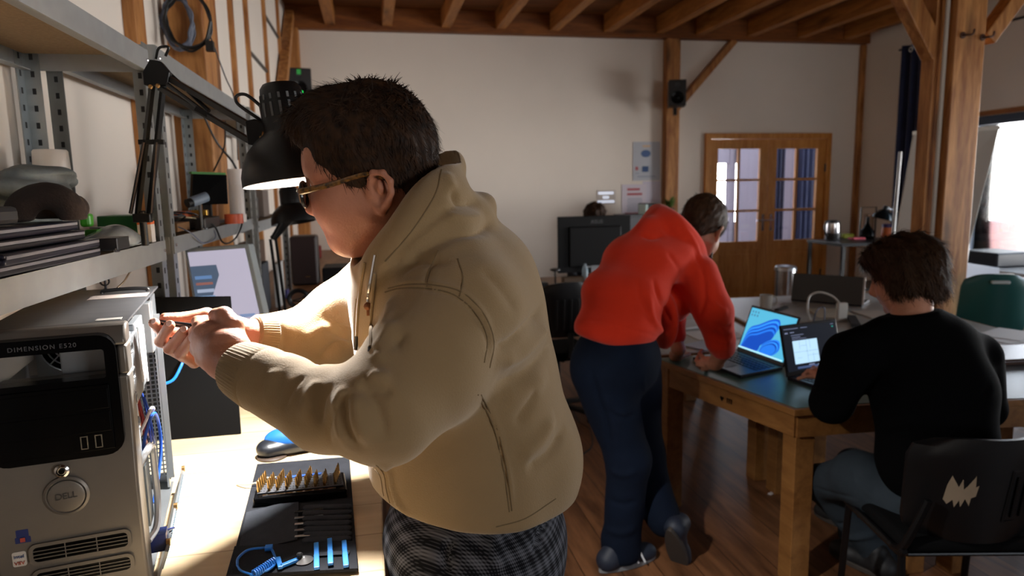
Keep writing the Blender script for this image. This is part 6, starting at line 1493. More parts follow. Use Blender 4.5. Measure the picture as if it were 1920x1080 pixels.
# painted mark on the green table's apron
m = MB(); c_ = PY(1411, 757, 2.53)
ap_ = next(o for o in C.objects if o.name == 'apron.003')
mk = textobj('apron_mark', 'ITI', .030, blackm, ap_, (1.4738, 2.60, TAB-.075), (.213, -.977, 0), (0, 0, 1), extr=.0012)
b = MB(); b.prism([(0, -.011), (.010, .002), (.0095, .008), (.005, .010), (0, .006), (-.005, .010), (-.0095, .008), (-.010, .002)], (1.4738-.010, 2.645, TAB-.075), (.213, -.977, 0), (0, 0, 1), .0015); b.build('heart_mark', blackm, ap_)
# ------------------------------------------------------------------ laptops
def open_laptop(label, h0, h1, f0, f1, lid0, lid1, scr_m, key_m, deco=None):
    """hinge line h0-h1, front edge f0-f1, lid top corners lid0 (above h0), lid1 (above h1)"""
    h0, h1, f0, f1, lid0, lid1 = [np.array(v, float) for v in (h0, h1, f0, f1, lid0, lid1)]
    t = thing('laptop', label, 'laptop', (h0+h1+f0+f1)/4)
    b = MB(); b.sheet([f0, f1, h1, h0], .016 if np.cross(f1-f0, h0-f0)[2] > 0 else -.016); b.build('base', lapm, t, bevel=.003)
    n_ = np.array([0, 0, 1.]); up_ = .0165
    k = MB(); U = lambda u, v: (f0*(1-u)+f1*u)*(1-v)+(h0*(1-u)+h1*u)*v+n_*up_
    for i in range(13):
        for j in range(5):
            c = U(.09+.82*i/12, .45+.40*j/4); ex = (f1-f0)/np.linalg.norm(f1-f0); k.box(c+n_*.0008, (.017, .014, .0016), rot=(0, 0, math.atan2(ex[1], ex[0])))
    k.build('keyboard', key_m, t)
    b = MB(); b.sheet([U(.36, .08), U(.64, .08), U(.64, .34), U(.36, .34)], .0006); b.build('touchpad', darkg, t)
    l0, l1 = h0+n_*.012, h1+n_*.012; upv = ((lid0-l0)+(lid1-l1))/2; hx = (l1-l0)/np.linalg.norm(l1-l0); upv -= hx*(upv@hx); upv *= min(1, .245/np.linalg.norm(upv)); lid0, lid1 = l0+upv, l1+upv; nn = np.cross(l1-l0, lid0-l0); nn /= np.linalg.norm(nn); fr = f0-h0
    if nn@fr < 0: nn = -nn
    b = MB(); b.sheet([l0, l1, lid1, lid0], -.007 if (np.cross(l1-l0, lid0-l0)@fr) > 0 else .007); lid = b.build('lid', lapm, t, bevel=.002)
    Q = lambda u, v, o=.0006: (l0*(1-u)+l1*u)*(1-v)+(lid0*(1-u)+lid1*u)*v+nn*o
    b = MB(); q = [Q(.03, .09), Q(.97, .09), Q(.97, .955), Q(.03, .955)]; b.sheet(q if np.cross(q[1]-q[0], q[3]-q[0])@nn > 0 else [q[1], q[0], q[3], q[2]], .0006); s = b.build('screen', scr_m, lid)
    return t, s, Q, nn
# laptop 1 : used by the person in orange (viewer's left = far end of the hinge)
H0, H1 = np.array([1.79, 3.10, TAB+.001]), np.array([1.822, 2.745, TAB+.001]); F0, F1 = np.array([1.51, 3.02, TAB+.001]), np.array([1.562, 2.665, TAB+.001])
sky = mat('screen_sky', '#0c1a22', .5, emit='#4fa6c6', estr=.95, spec=.1)
t, s, Q, nn = open_laptop('open laptop showing a blue swirl wallpaper, used by the person in orange', H0, H1, F0, F1, PY(1379, 563, 3.19), PY(1505, 584, 2.80), sky, blackp)
petal = [('#0d47b4', 1.1), ('#1660d2', 1.2), ('#2a86ee', 1.3), ('#3aa0f4', 1.3)]
def blob2(Q, pts, off, name, m, parent, nn):
    b = MB(); sp_ = [(p[0], p[1]) for p in spline([(x, y, 0) for x, y in pts]+[(pts[0][0], pts[0][1], 0)], 5)][:-1]
    P3 = [Q(u, v, off) for u, v in sp_]; c = sum(P3)/len(P3); n = len(P3); vs = [tuple(c)]+[tuple(p) for p in P3]; vs2 = [tuple(np.array(v)-nn*.0003) for v in vs]
    b.add(vs+vs2, [(0, i+1, (i+1) % n+1) for i in range(n)]+[(n+1, n+1+(i+1) % n+1, n+1+i+1) for i in range(n)]+[(i+1, n+2+i, n+2+(i+1) % n, (i+1) % n+1) for i in range(n)]); return b.build(name, m, parent)
for i in range(7):
    k = i/6
    pts = [(.05+.03*k, .12), (.12+.05*k, .52-.16*k), (.30+.03*k, .66-.22*k), (.52+.02*k, .82-.24*k), (.66-.03*k, .84-.28*k), (.70-.05*k, .68-.20*k), (.58, .46-.10*k), (.46, .30-.04*k), (.40, .12)]
    blob2(Q, pts, .0016+.0004*i, 'wallpaper_petal', mat('petal%d' % i, '#061226', .3, emit=('#1050c0', '#2f8cf0', '#0f49b6', '#2a80e6', '#0b3c9e', '#2272dc', '#0d43a8')[i], estr=.95, spec=.1), s, nn)
for i in range(5):
    k = i/4; pts = [(.46+.03*k, .14), (.50+.03*k, .30-.05*k), (.66, .44-.10*k), (.80-.05*k, .44-.12*k), (.84-.06*k, .28-.04*k), (.74-.03*k, .14), (.60, .11)]
    blob2(Q, pts, .0048+.0004*i, 'wallpaper_petal', mat('petalb%d' % i, '#061226', .3, emit=('#2a80e6', '#0f49b6', '#2f8cf0', '#0b3c9e', '#2272dc')[i], estr=.9, spec=.1), s, nn)
b = MB(); q = [Q(.03, .092, .0075), Q(.97, .092, .0075), Q(.97, .125, .0075), Q(.03, .125, .0075)]; b.sheet(q, .0003); b.build('taskbar', mat('taskbar', '#101820', .3, emit='#9ad0de', estr=1.0), s)
b = MB()
for i in range(6): b.sheet([Q(.07+.06*(i % 3), .86-.07*(i//3), .002), Q(.095+.06*(i % 3), .86-.07*(i//3), .002), Q(.095+.06*(i % 3), .90-.07*(i//3), .002), Q(.07+.06*(i % 3), .90-.07*(i//3), .002)], .0003)
b.build('desktop_icons', mat('icons', '#101820', .3, emit='#3a6a8c', estr=.8), s)
# laptop 2 : used by the person in black
G0, G1 = np.array([1.745, 2.595, TAB+.001]), np.array([2.075, 2.665, TAB+.001]); K0, K1 = np.array([1.79, 2.385, TAB+.001]), np.array([2.12, 2.455, TAB+.001])
t, s, Q, nn = open_laptop('open laptop showing a dark page with a pale drawing, used by the person in black', G0, G1, K0, K1, PY(1457, 606, 2.66), PY(1603, 598, 2.73), mat('screen_dark', '#08090c', .5, emit='#20242f', estr=.4, spec=.08), blackp)
def panel(u0, u1, v0, v1, off, name, m):
    b = MB(); q = [Q(u0, v0, off), Q(u1, v0, off), Q(u1, v1, off), Q(u0, v1, off)]; b.sheet(q, .0003); return b.build(name, m, s)
panel(.17, .60, .22, .67, .0016, 'pale_drawing', mat('drawing', '#11161c', .3, emit='#a9cbe4', estr=.95))
lnm = mat('drawing_line', '#11161c', .3, emit='#5d86a8', estr=.8)
for (u0, u1, v0, v1) in ((.28, .283, .5, .66), (.40, .403, .24, .66), (.50, .503, .24, .40), (.18, .59, .445, .450), (.40, .59, .36, .364), (.22, .30, .33, .334), (.46, .463, .5, .66), (.30, .40, .56, .564)): panel(u0, u1, v0, v1, .0024, 'drawing_line', lnm)
tx = mat('page_text', '#11161c', .3, emit='#7d86a6', estr=.7)
for (u0, u1, v0, v1) in ((.06, .11, .82, .845), (.15, .22, .83, .845), (.16, .38, .775, .785), (.17, .32, .735, .745), (.17, .42, .70, .708), (.05, .30, .905, .915), (.34, .46, .905, .915), (.88, .93, .905, .915)): panel(u0, u1, v0, v1, .0016, 'page_text', tx)
panel(.20, .58, .125, .165, .0016, 'page_bar', mat('page_bar', '#11161c', .3, emit='#43557e', estr=.7)); panel(.40, .50, .17, .19, .0016, 'page_text', tx); panel(.56, .62, .13, .17, .0024, 'page_button', mat('page_btn', '#11161c', .3, emit='#b8c6da', estr=.8))
panel(.90, .92, .85, .87, .0016, 'status_light', mat('page_teal', '#11161c', .3, emit='#1fb2a0', estr=.8))
# dark tablet laptop farther back
t3 = thing('laptop', 'dark laptop with a pale right edge standing open, seen from behind, beyond the white charger', 'laptop', (3.1, 4.2, TAB))
a_, b_ = np.array([2.98, 4.42, TAB+.001]), np.array([3.28, 4.06, TAB+.001]); up2 = np.array([.03, .03, .20])
m = MB(); m.sheet([a_+(0, 0, .01), b_+(0, 0, .01), b_+up2, a_+up2], .01); m.build('lid', mat('lid_dark', '#15130f', .35), t3, bevel=.002)
m = MB(); m.bar(b_+(0.004, -.004, .01), b_+up2+(0.004, -.004, 0), .012, .012); m.build('edge', mat('lid_edge', '#8d857e', .3, .5), t3)
dr = np.array([.19, .16, 0]); m = MB(); m.sheet([a_, b_, b_+dr, a_+dr], .014); m.build('base', lapm, t3, bevel=.002)
# mug
mg = thing('mug', 'pale grey mug standing on the pale topped table', 'mug', PZ(1436, 578, TAB))
c = PZ(1436, 579, TAB+.001); m = MB(); m.lathe([(.036, 0), (.040, .004), (.042, .09), (.043, .098), (.040, .098), (.038, .09), (.036, .008), (.001, .006)], c, 28); m.build('cup', mat('mug_grey', '#aaa59c', .4), mg, smooth=True)
m = MB(); m.curve([c+np.array([.040, -.005, .08]), c+np.array([.065, -.008, .082]), c+np.array([.075, -.01, .055]), c+np.array([.062, -.008, .026]), c+np.array([.040, -.005, .022])], .006, 8); m.build('handle', mat('mug_grey', '#aaa59c', .4), mg, smooth=True)
# charger with cable arc
chg = PZ(1577, 602, TAB+.001); cg = thing('charger', 'white power adapter standing on the table with its cable arching over', 'charger', chg)
m = MB(); m.box(chg+np.array([0, 0, .058]), (.065, .03, .115)); m.build('body', mat('charger_white', '#c2bfb8', .4), cg, bevel=.006, seg=3)
m = MB(); m.curve([chg+np.array([-.015, 0, .112]), PY(1560, 555, 3.72), PY(1536, 548, 3.75), PY(1518, 556, 3.78), PY(1514, 580, 3.7), PZ(1520, 600, TAB+.006), PZ(1530, 606, TAB+.006)], .0062, 8); m.build('cable', mat('charger_white', '#c2bfb8', .4), cg, smooth=True)
m = MB(); m.curve([PZ(1525, 605, TAB+.006), PY(1530, 585, 3.5), PY(1540, 576, 3.5), PY(1546, 580, 3.5), PZ(1546, 603, TAB+.006)], .0045, 8); single('cable', m, cable_g, 'small grey cable loop standing beside the white charger', 'cable', smooth=True)
for i, (px, py, dx, dy, h_, col, nm, cat, lb_) in enumerate(((1340, 628, .30, .22, .004, '#dfe3e6', 'paper', 'paper', 'white papers lying behind the sleeves of the orange hoodie'), (1300, 610, .26, .2, .012, '#c9cdd0', 'notebook', 'notebook', 'pale notebook lying beyond the white papers'), (1325, 648, .22, .16, .003, '#b7c4d4', 'paper', 'paper', 'bluish sheet lying beside the near laptop on the left'), (1465, 580, .16, .03, .012, '#222222', 'pen_case', 'pen', 'thin black pen case lying to the right of the mug'), (1480, 572, .10, .10, .006, '#8f8c88', 'notepad', 'notepad', 'grey notepad beyond the pen case'), (1600, 606, .30, .05, .02, '#1f1f22', 'power_strip', 'power strip', 'dark power strip lying behind the dark laptop'), (1560, 588, .34, .24, .003, '#bdb5a4', 'paper', 'paper', 'cream sheet beneath the white charger'), (1640, 590, .25, .18, .003, '#c2bab0', 'paper', 'paper', 'cream sheet partly behind the hair of the seated person'))):
    p = PZ(px, py, TAB); blk(nm, (p[0], p[1], TAB+.001+h_/2+.0015*(i % 3)), (dx, dy, h_), mat('p'+col[1:], col, .6), lb_, cat, .001, rz=.2*i)
p = PZ(1900, 676, TAB); cl = closed_laptop((p[0]+.05, p[1]+.04, TAB+.001), .26, .38, .03, -.1, 'closed brownish laptop on the grey blue table at the right edge', m=mat('laptop_brown', '#54423c', .25, .3))
p = PZ(1895, 640, TAB); 
for i in range(3): blk('paper', (p[0]+.06*i, p[1]+.06*i, TAB+.0015+.003*i), (.30, .21, .002), mat('paper_bright', '#e4e6e8', .6), ('top', 'middle', 'bottom')[2-i]+' bright sheet of the papers on the grey blue table near the window', 'paper', 0, rz=.3*i-.2)
# ------------------------------------------------------------------ black chair of the seated person
CHX, CHY = 1.89, 1.90
bch = thing('office_chair', 'black plastic stacking chair with a torn back, holding the person in the black jumper', 'chair', (CHX, CHY, 0), -.22)
def cb(name, mb, m, parent=None, **k): o = mb.build(name, m, None, **k); o.parent = parent or bch; return o
plast = mat('chair_plastic', '#08080a', .42, bump=.05, bscale=300)
def shell_back(w0, w1, z0, z1, th, y0, lean, curve, n=14, mzz=10):
    vs = []
    for side in (0, 1):
        for j in range(mzz+1):
            v = j/mzz
            wv_ = (w0+(w1-w0)*v)*(1-.35*max(0, (v-.8)/.2)**2.2)*(1-.22*max(0, (.18-v)/.18)**2)
            for i in range(n+1):
                u = i/n*2-1; zz = z0+(z1-z0)*v-.02*abs(u)**3*(v > .9)
                vs.append((u*wv_/2, y0-lean*v+curve*(u*u)*1.0-(.0 if side == 0 else th), zz))
    N1 = (n+1)*(mzz+1); fs = []
    for j in range(mzz):
        for i in range(n):
            a = j*(n+1)+i; fs.append((a, a+1, a+n+2, a+n+1)); fs.append((N1+a, N1+a+n+1, N1+a+n+2, N1+a+1))
    for j in range(mzz): a = j*(n+1); fs.append((a, a+n+1, N1+a+n+1, N1+a)); a += n; fs.append((a, N1+a, N1+a+n+1, a+n+1))
    for i in range(n): fs.append((i, N1+i, N1+i+1, i+1)); a = mzz*(n+1)+i; fs.append((a, a+1, N1+a+1, N1+a))
    return MB().add(vs, fs)
b = shell_back(.44, .48, .465, .825, .014, -.215, .055, .075); bk = cb('backrest', b, plast, smooth=True)
b = MB()
for i in range(4): x = .07+.03*i; yy = lambda z: -.215-.055*(z-.465)/.36+.075*(x/.225)**2-.0175; b.tube([(x, yy(.56), .56), (x, yy(.70), .70)], .0045, 6)
fr_ = [(.045, .545), (.185, .545), (.19, .72), (.05, .72), (.045, .545)]
b.tube([(x, -.215-.055*(z-.465)/.36+.075*(x/.225)**2-.0165, z) for x, z in fr_], .004, 6); cb('moulded_ribs', b, plast, bk, smooth=True)
b = MB(); tear = [(-.135, .615), (-.131, .665), (-.122, .70), (-.117, .66), (-.112, .672), (-.104, .648), (-.093, .69), (-.087, .655), (-.080, .665), (-.071, .635), (-.060, .705), (-.056, .66), (-.048, .672), (-.052, .635), (-.064, .628), (-.066, .60), (-.078, .628), (-.088, .595), (-.094, .618), (-.104, .592), (-.112, .622), (-.124, .60)]
cx_ = np.mean(tear, 0); vs = []
for x, z in [tuple(cx_)]+tear: vs.append((x, -.215-.055*(z-.465)/.36+.075*(x/.225)**2-.0148, z))
n = len(tear); vs2 = [(x, y-.0012, z) for x, y, z in vs]; b.add(vs+vs2, [(n+1, n+2+i, n+2+(i+1) % n) for i in range(n)]+[(i+1, (i+1) % n+1, n+2+(i+1) % n, n+2+i) for i in range(n)]); cb('torn_patch', b, mat('foam_beige', '#86745f', .9), bk)
b = MB(); b.box((0, .0, .445), (.46, .42, .05)); cb('seat', b, mat('seat_fabric', '#0a0a0b', .95, bump=.2, bscale=300, spec=.1), bevel=.022, seg=4)
b = MB(); b.box((0, 0, .412), (.44, .40, .014)); cb('seat_pan', b, plast, bevel=.006)
b = MB()
b.curve([(-.235, .2, 0), (-.23, .17, .40), (-.235, .16, .415), (-.235, -.18, .415), (-.235, -.2, .40), (-.245, -.25, 0)], .0125, 8, 5); cb('leg_frame', b, blackm, smooth=True)
b = MB(); b.curve([(.235, .2, 0), (.23, .17, .40), (.235, .16, .415), (.235, -.18, .415), (.235, -.2, .40), (.245, -.25, 0)], .0125, 8, 5); cb('leg_frame', b, blackm, smooth=True)
for s in (-1, 1): b = MB(); b.curve([(s*.235, -.15, .415), (s*.235, -.20, .44), (s*.215, -.225, .52), (s*.19, -.245, .62)], .0125, 8); cb('back_upright', b, blackm, smooth=True)
b = MB(); b.tube([(-.23, .1, .40), (.23, .1, .40)], .011, 8); b.tube([(-.23, -.12, .40), (.23, -.12, .40)], .011, 8); cb('crossbars', b, blackm, smooth=True)
# ------------------------------------------------------------------ chair behind the orange hoodie, desk with monitor
d2 = thing('desk', 'wooden desk against the back holding the black monitor seen from behind', 'desk', (1.9, 5.9, 0))
b = MB(); b.box((1.85, 5.95, .735), (1.7, .80, .03)); b.build('desktop', tabw, d2, bevel=.003)
for x in (1.06, 2.64):
    for y in (5.61, 6.29): b = MB(); b.box((x, y, .36), (.06, .06, .72)); b.build('leg', tabw, d2)
mo = thing('monitor', 'large black monitor seen from behind with a silver stand, on the desk', 'monitor', (1.95, 5.75, .75))
MY = 5.72; c0 = PY(1047, 407, MY); c1 = PY(1183, 505, MY)
x0_, x1_, z1_, z0_ = c0[0], c1[0], c0[2], c1[2]-.01
b = MB(); b.box(((x0_+x1_)/2, MY+.03, (z0_+z1_)/2), (x1_-x0_, .03, z1_-z0_)); hs_ = b.build('housing', mat('monitor_black', '#08080a', .6, spec=.25), mo, bevel=.004)
b = MB(); b.box(((x0_+x1_)/2, MY+.005, (z0_+z1_)/2-.02), ((x1_-x0_)*.72, .035, (z1_-z0_)*.72), taper=1); b.build('rear_bulge', mat('monitor_black', '#08080a', .6, spec=.25), hs_, bevel=.012)
textobj('maker_lettering', 'ASUS', .045, mat('emboss_grey', '#2c2d30', .35), hs_, ((x0_+x1_)/2+.02, MY+.0145, z1_-.05), (1, 0, 0), (0, 0, 1), spacing=1.1)
b = MB(); b.box(((x0_+x1_)/2, MY-.002, .751+.29/2+.012), (.085, .02, .31)); b.build('stand', mat('stand_silver', '#8d8d92', .4, .3), mo, bevel=.004)
b = MB(); b.lathe([(.13, 0), (.13, .008), (.12, .012)], ((x0_+x1_)/2, MY+.03, .751), 30); b.build('foot', mat('stand_silver', '#8d8d92', .4, .3), mo, smooth=True)
b = MB(); b.box(((x0_+x1_)/2-.06, MY-.0135, z0_+.05), (.12, .002, .014)); b.box(((x0_+x1_)/2-.01, MY-.0135, z0_+.05), (.05, .003, .022)); b.build('ports', greyp, hs_)
dsk = .751
wcm = thing('microphone', 'small black table microphone on the desk left of the monitor', 'microphone', (PY(1041, 520, 5.68)[0], 5.68, dsk)); c = PY(1041, 508, 5.68)
b = MB(); b.tube([(c[0], 5.68, dsk), (c[0], 5.68, c[2])], .008, 8); b.lathe([(.035, 0), (.035, .006)], (c[0], 5.68, dsk+.0005), 16); b.build('stand', blackp, wcm, smooth=True)
b = MB(); b.lathe([(.02, 0), (.045, .01), (.045, .022), (.02, .03)], (c[0], 5.68, c[2]-.005), 20); b.build('head', blackp, wcm, smooth=True)
for px, w_, lb_ in ((1018, .05, 'black computer mouse at the left end of the desk with the monitor'), (1005, .06, 'dark pouch at the far left end of the desk with the monitor')):
    c = PY(px, 524, 5.75); blk('mouse' if px == 1018 else 'pouch', (c[0], 5.75, dsk+.018), (w_*1.6, .1, .034), blackp, lb_, 'mouse' if px == 1018 else 'pouch', .012)
c = PY(1097, 515, 5.60); b = MB(); b.lathe([(.025, 0), (.027, .003), (.027, .15), (.012, .18), (.012, .20), (.001, .20)], (c[0], 5.60, dsk), 20); single('water_bottle', b, mat('clear_bottle', '#9fb2bc', .1, alpha=.55), 'clear bottle standing on the desk in front of the monitor', 'bottle', smooth=True)
for px, col, w_, h_, nm, lb_ in ((1075, '#5a4632', .20, .09, 'toy', 'brown cloth bundle on the desk below the monitor'), (1092, '#c49a6a', .04, .08, 'cup', 'beige cup on the desk left of the clear bottle'), (1107, '#8a3a2c', .05, .11, 'tin', 'red tin on the desk right of the clear bottle'), (1140, '#1a1a1e', .12, .05, 'dock', 'black dock on the desk below the monitor on the right')):
    c = PY(px, 520, 5.62); blk(nm, (c[0], 5.62, dsk+.001+h_/2), (w_, .08, h_), mat('d'+col[1:], col, .6), lb_, 'desk item', .012)
oc_ = thing('office_chair', 'black swivel chair with a ribbed plastic back in front of the desk', 'chair', (1.22, 4.5, 0), .1)
def c2(name, mb, m, **k): o = mb.build(name, m, None, **k); o.parent = oc_; return o
b = shell_back(.42, .42, .62, .99, .02, -.22, .03, .05); c2('backrest', b, plast, smooth=True)
b = MB()
for i in range(5): x = -.10+.05*i; b.tube([(x, -.27, .68), (x, -.285, .88)], .006, 6)
c2('moulded_ribs', b, plast, smooth=True)
b = MB(); b.box((0, 0, .48), (.46, .44, .06)); c2('seat', b, mat('seat_fabric', '#0a0a0b', .95, bump=.2, bscale=300, spec=.1), bevel=.025, seg=4)
b = MB(); b.tube([(0, -.12, .44), (0, -.26, .50), (0, -.27, .66)], .02, 8); c2('back_bar', b, blackm, smooth=True)
b = MB(); b.tube([(0, 0, .10), (0, 0, .45)], .028, 12); c2('gas_lift', b, blackm, smooth=True)
for i in range(5):
    a = 2*PI*i/5+.3; b = MB(); b.bar((0, 0, .10), (.28*math.cos(a), .28*math.sin(a), .075), .04, .03); c2('foot', b, plast, bevel=.005)
    b = MB(); b.lathe([(.028, -.015), (.028, .015)], (.28*math.cos(a), .28*math.sin(a), .03), 16, R=Euler((0, PI/2, a)).to_matrix()); c2('castor', b, blackp)
# ------------------------------------------------------------------ speakers high on the wall
def wall_speaker(label, c, d, rz, led, stem):
    t = thing('wall_speaker', label, 'speaker', c, rz)
    def k(name, mb, m, p=None, **kk): o = mb.build(name, m, None, **kk); o.parent = p or t; return o
    b = MB(); b.box((0, 0, 0), d); cab = k('cabinet', b, blackp, bevel=.008)
    b = MB(); y = -d[1]/2-.001; R90 = Euler((PI/2, 0, 0)).to_matrix(); b.lathe([(.07, 0), (.075, .004), (.06, .002), (.02, -.004), (.018, .006), (.001, .01)], (0, y, -d[2]*.18), 28, R=R90); k('woofer', b, gloss, cab, smooth=True)
    b = MB(); b.lathe([(.03, 0), (.032, .003), (.012, -.001), (.001, .006)], (0, y, d[2]*.28), 24, R=R90); k('tweeter', b, darkg, cab, smooth=True)
    if led:
        b = MB(); b.box((.015, y-.006, -d[2]*.33), (.03, .006, .03)); k('green_light', b, mat('led_green', '#0a3a12', .3, emit='#22e05a', estr=1.2), cab, bevel=.004)
        b = MB(); b.box((.0, y-.006, d[2]*.36), (.04, .004, .05)); k('green_display', b, mat('led_dim', '#0a2a10', .3, emit='#2c8a3c', estr=.5), cab)
    b = MB(); b.box((0, d[1]/2+stem/2, -d[2]*.3), (.03, stem, .03)); b.box((-.01, d[1]/2, -d[2]*.62), (.04, .07, .10)); k('bracket', b, blackm, bevel=.004)
    return t
c = PY(560, 158, YB-.42); wall_speaker('black wall speaker with green lights at the left corner of the back wall', c, (.25, .24, .30), .15, True, .2)
c = PY(1269, 176, YB-.40); wall_speaker('black wall speaker mounted on the middle timber post', c, (.20, .22, .30), -.35, False, .16)
# ------------------------------------------------------------------ notices
def flat(name, x0p, y0p, x1p, y1p, m, label, cat, Y=YB-.0045):
    a, c = PY(x0p, y0p, Y), PY(x1p, y1p, Y); b = MB(); b.box(((a[0]+c[0])/2, Y, (a[2]+c[2])/2), (abs(c[0]-a[0]), .003, abs(a[2]-c[2])))
    return single(name, b, m, label, cat), (a, c)
o, (a, c) = flat('notice', 1187, 266, 1237, 338, mat('notice_grey', '#b9bcc4', .35), 'pale grey notice with blue emblems on the back wall, upper one beside the post', 'notice')
def deco(o, name, px, py, w_, h_, m, off=.003, ell=False):
    p = PY(px, py, YB-.006-off); b = MB()
    if ell: b.lathe([(w_/2, 0), (w_/2, .001)], p, 24, R=Euler((PI/2, 0, 0)).to_matrix() @ Matrix.Scale(h_/w_, 3, (0, 1, 0)))
    else: b.box(p, (w_, .001, h_))
    return b.build(name, m, o)
nb_ = mat('notice_blue', '#3c5a8c', .5); nd = mat('notice_dark_blue', '#1f4678', .5); nr = mat('notice_red', '#b4525a', .5); nw = mat('notice_orange', '#d8b48a', .5); nt_ = mat('notice_text', '#9a9fb0', .5)
deco(o, 'oval_emblem', 1211, 288, .13, .09, nb_, ell=True); deco(o, 'heading', 1212, 274, .10, .02, nw); deco(o, 'blue_flag', 1210, 317, .085, .07, nd); deco(o, 'red_emblem', 1194, 316, .04, .05, nr, ell=True); deco(o, 'caption', 1212, 331, .24, .018, nt_); deco(o, 'small_caption', 1195, 325, .05, .012, nt_)
o, (a, c) = flat('poster', 1166, 346, 1211, 399, mat('poster_white', '#d6ccd6', .5), 'white poster with red heading and a dark red foot, lower left of the two notices', 'poster', YB-.005)
for i in range(2): deco(o, 'red_heading', (1188, 1190)[i], 355+i*9, (.17, .20)[i], .028, nr)
for i in range(9): deco(o, 'text_line', 1190, 372+i*2.9, .19+.01*(i % 3), .008, nt_)
deco(o, 'dark_red_foot', 1188, 403, .24, .06, mat('foot_red', '#8a3040', .5), .004)
o, _ = flat('notice', 1205, 340, 1238, 380, mat('notice_lilac', '#cfc8d6', .5), 'pale lilac notice partly behind the poster, directly beside the post', 'notice', YB-.0045)
o, _ = flat('sign', 1119, 357, 1154, 383, mat('sign_pale', '#c6bcb4', .5), 'small pale sign with three white lines on the back wall above the monitor', 'sign')
for i, w_ in enumerate((.20, .08, .22)): deco(o, 'white_line', 1136, 362+i*8, w_, .03, mat('sign_white', '#eef4ff', .4, emit='#dfe8ff', estr=.35))  # glow stands in for the bright reflection on the sign
# cabinet with plant
cb_ = thing('cabinet', 'low grey cabinet against the back wall behind the orange hoodie', 'cabinet', (3.25, 7.8, 0)); cz = PY(1220, 402, 7.7)[2]
b = MB(); b.box((3.3, 7.85, cz/2), (.75, .4, cz)); b.build('carcass', mat('cabinet_grey', '#5b5e62', .6), cb_, bevel=.004)
for x in (3.115, 3.485): b = MB(); b.box((x, 7.645, cz/2), (.35, .015, cz-.06)); d_ = b.build('door', mat('cabinet_grey2', '#66696d', .6), cb_, bevel=.003); b = MB(); b.box((x+(.14 if x < 3.3 else -.14), 7.63, cz*.6), (.015, .02, .12)); b.build('handle', chrome, d_)
blk('printer', (PY(1222, 390, 7.75)[0]-.02, 7.8, cz+.066), (.17, .25, .13), darkg, 'dark grey box on top of the cabinet beside the post', 'box', .01)
blk('folder', (PY(1209, 390, 7.7)[0], 7.75, cz+.062), (.03, .22, .12), mat('folder_teal', '#b9d0cc', .5), 'pale teal folder standing left of the dark grey box on the cabinet', 'folder', .003)
blk('basket', (PY(1188, 415, 7.7)[0]-.02, 7.85, cz/2), (.16, .3, cz-.04), mat('yellow_box', '#b08a3a', .7), 'tall yellow brown carton standing left of the grey cabinet', 'box', .004)
pl_ = thing('potted_plant', 'green leafy plant on top of the cabinet behind the hood of the orange hoodie', 'plant', (PY(1252, 395, 7.7)[0], 7.72, cz))
pc_ = np.array([PY(1252, 395, 7.7)[0]+.03, 7.72, cz+.001]); b = MB(); b.lathe([(.05, 0), (.065, .07), (.06, .07), (.05, .06), (.001, .06)], pc_, 20); b.build('pot', mat('pot_clay', '#6a4a38', .8), pl_, smooth=True)
b = MB(); r_ = np.random.RandomState(8)
for i in range(46):
    a = r_.uniform(0, 2*PI); h_ = r_.uniform(.02, .16); R_ = r_.uniform(.04, .13); s0 = pc_+(0, 0, .06); tip = s0+np.array([R_*math.cos(a), R_*math.sin(a), h_]); sd_ = np.array([-math.sin(a), math.cos(a), 0])*.018; mid = (s0+tip)/2+np.array([0, 0, .03])
    b.add([s0, mid-sd_, tip, mid+sd_, mid+np.array([0, 0, .004])], [(0, 1, 4), (1, 2, 4), (2, 3, 4), (3, 0, 4)])
b.build('leaves', mat('leaf_green', '#5c7a34', .6, var=.4, vscale=20), pl_)
# ------------------------------------------------------------------ bin, kettle table
bn = thing('waste_bin', 'chrome pedal bin standing in front of the glazed doors', 'bin', (PY(1471, 560, 6.95)[0], 6.95, 0)); bz = PY(1471, 497, 6.95)[2]
b = MB(); b.lathe([(.118, .02), (.118, bz-.06)], (bn.location.x, 6.95, 0), 36); b.build('body', chrome, bn, smooth=True)
b = MB(); b.lathe([(.121, bz-.06), (.121, bz-.03), (.105, bz-.008), (.06, bz), (.001, bz)], (bn.location.x, 6.95, 0), 36); b.build('lid', mat('lid_steel', '#b9bcc0', .3, .9), bn, smooth=True)
b = MB(); b.lathe([(.121, 0), (.121, .03)], (bn.location.x, 6.95, .001), 36); b.build('base_ring', blackp, bn, smooth=True)
b = MB(); b.box((bn.location.x, 6.81, .02), (.06, .06, .012)); b.build('pedal', blackp, bn, bevel=.003)
KY = 6.75; KZ = .95
kt = thing('side_table', 'black metal framed side table holding the kettle beside the glazed doors', 'table', (5.3, 7.0, 0))
k0 = PZ(1513, 449, KZ); k1 = PZ(1578, 457, KZ); 
kx0, kx1, ky0, ky1 = 5.02, 6.30, 6.45, 7.05
kpoly = [k1, PZ(1690, 447, KZ), PZ(1610, 440, KZ), k0]
ktm = mat('table_black', '#17171a', .35, .2)
A_, B_, = np.array([k0[0], k0[1], 0]), np.array([k1[0], k1[1], 0]); dx_ = (B_-A_); n_ = np.array([-dx_[1], dx_[0], 0]); n_ = n_/np.linalg.norm(n_); n_ = n_ if n_[0] > 0 else -n_
C_, D_ = B_+n_*1.3, A_+n_*1.3
b = MB(); b.prism([(p[0], p[1]) for p in (A_, B_, C_, D_)], (0, 0, KZ-.035), (1, 0, 0), (0, 1, 0), .035); b.build('tabletop', ktm, kt, bevel=.003)
cen = (A_+B_+C_+D_)/4
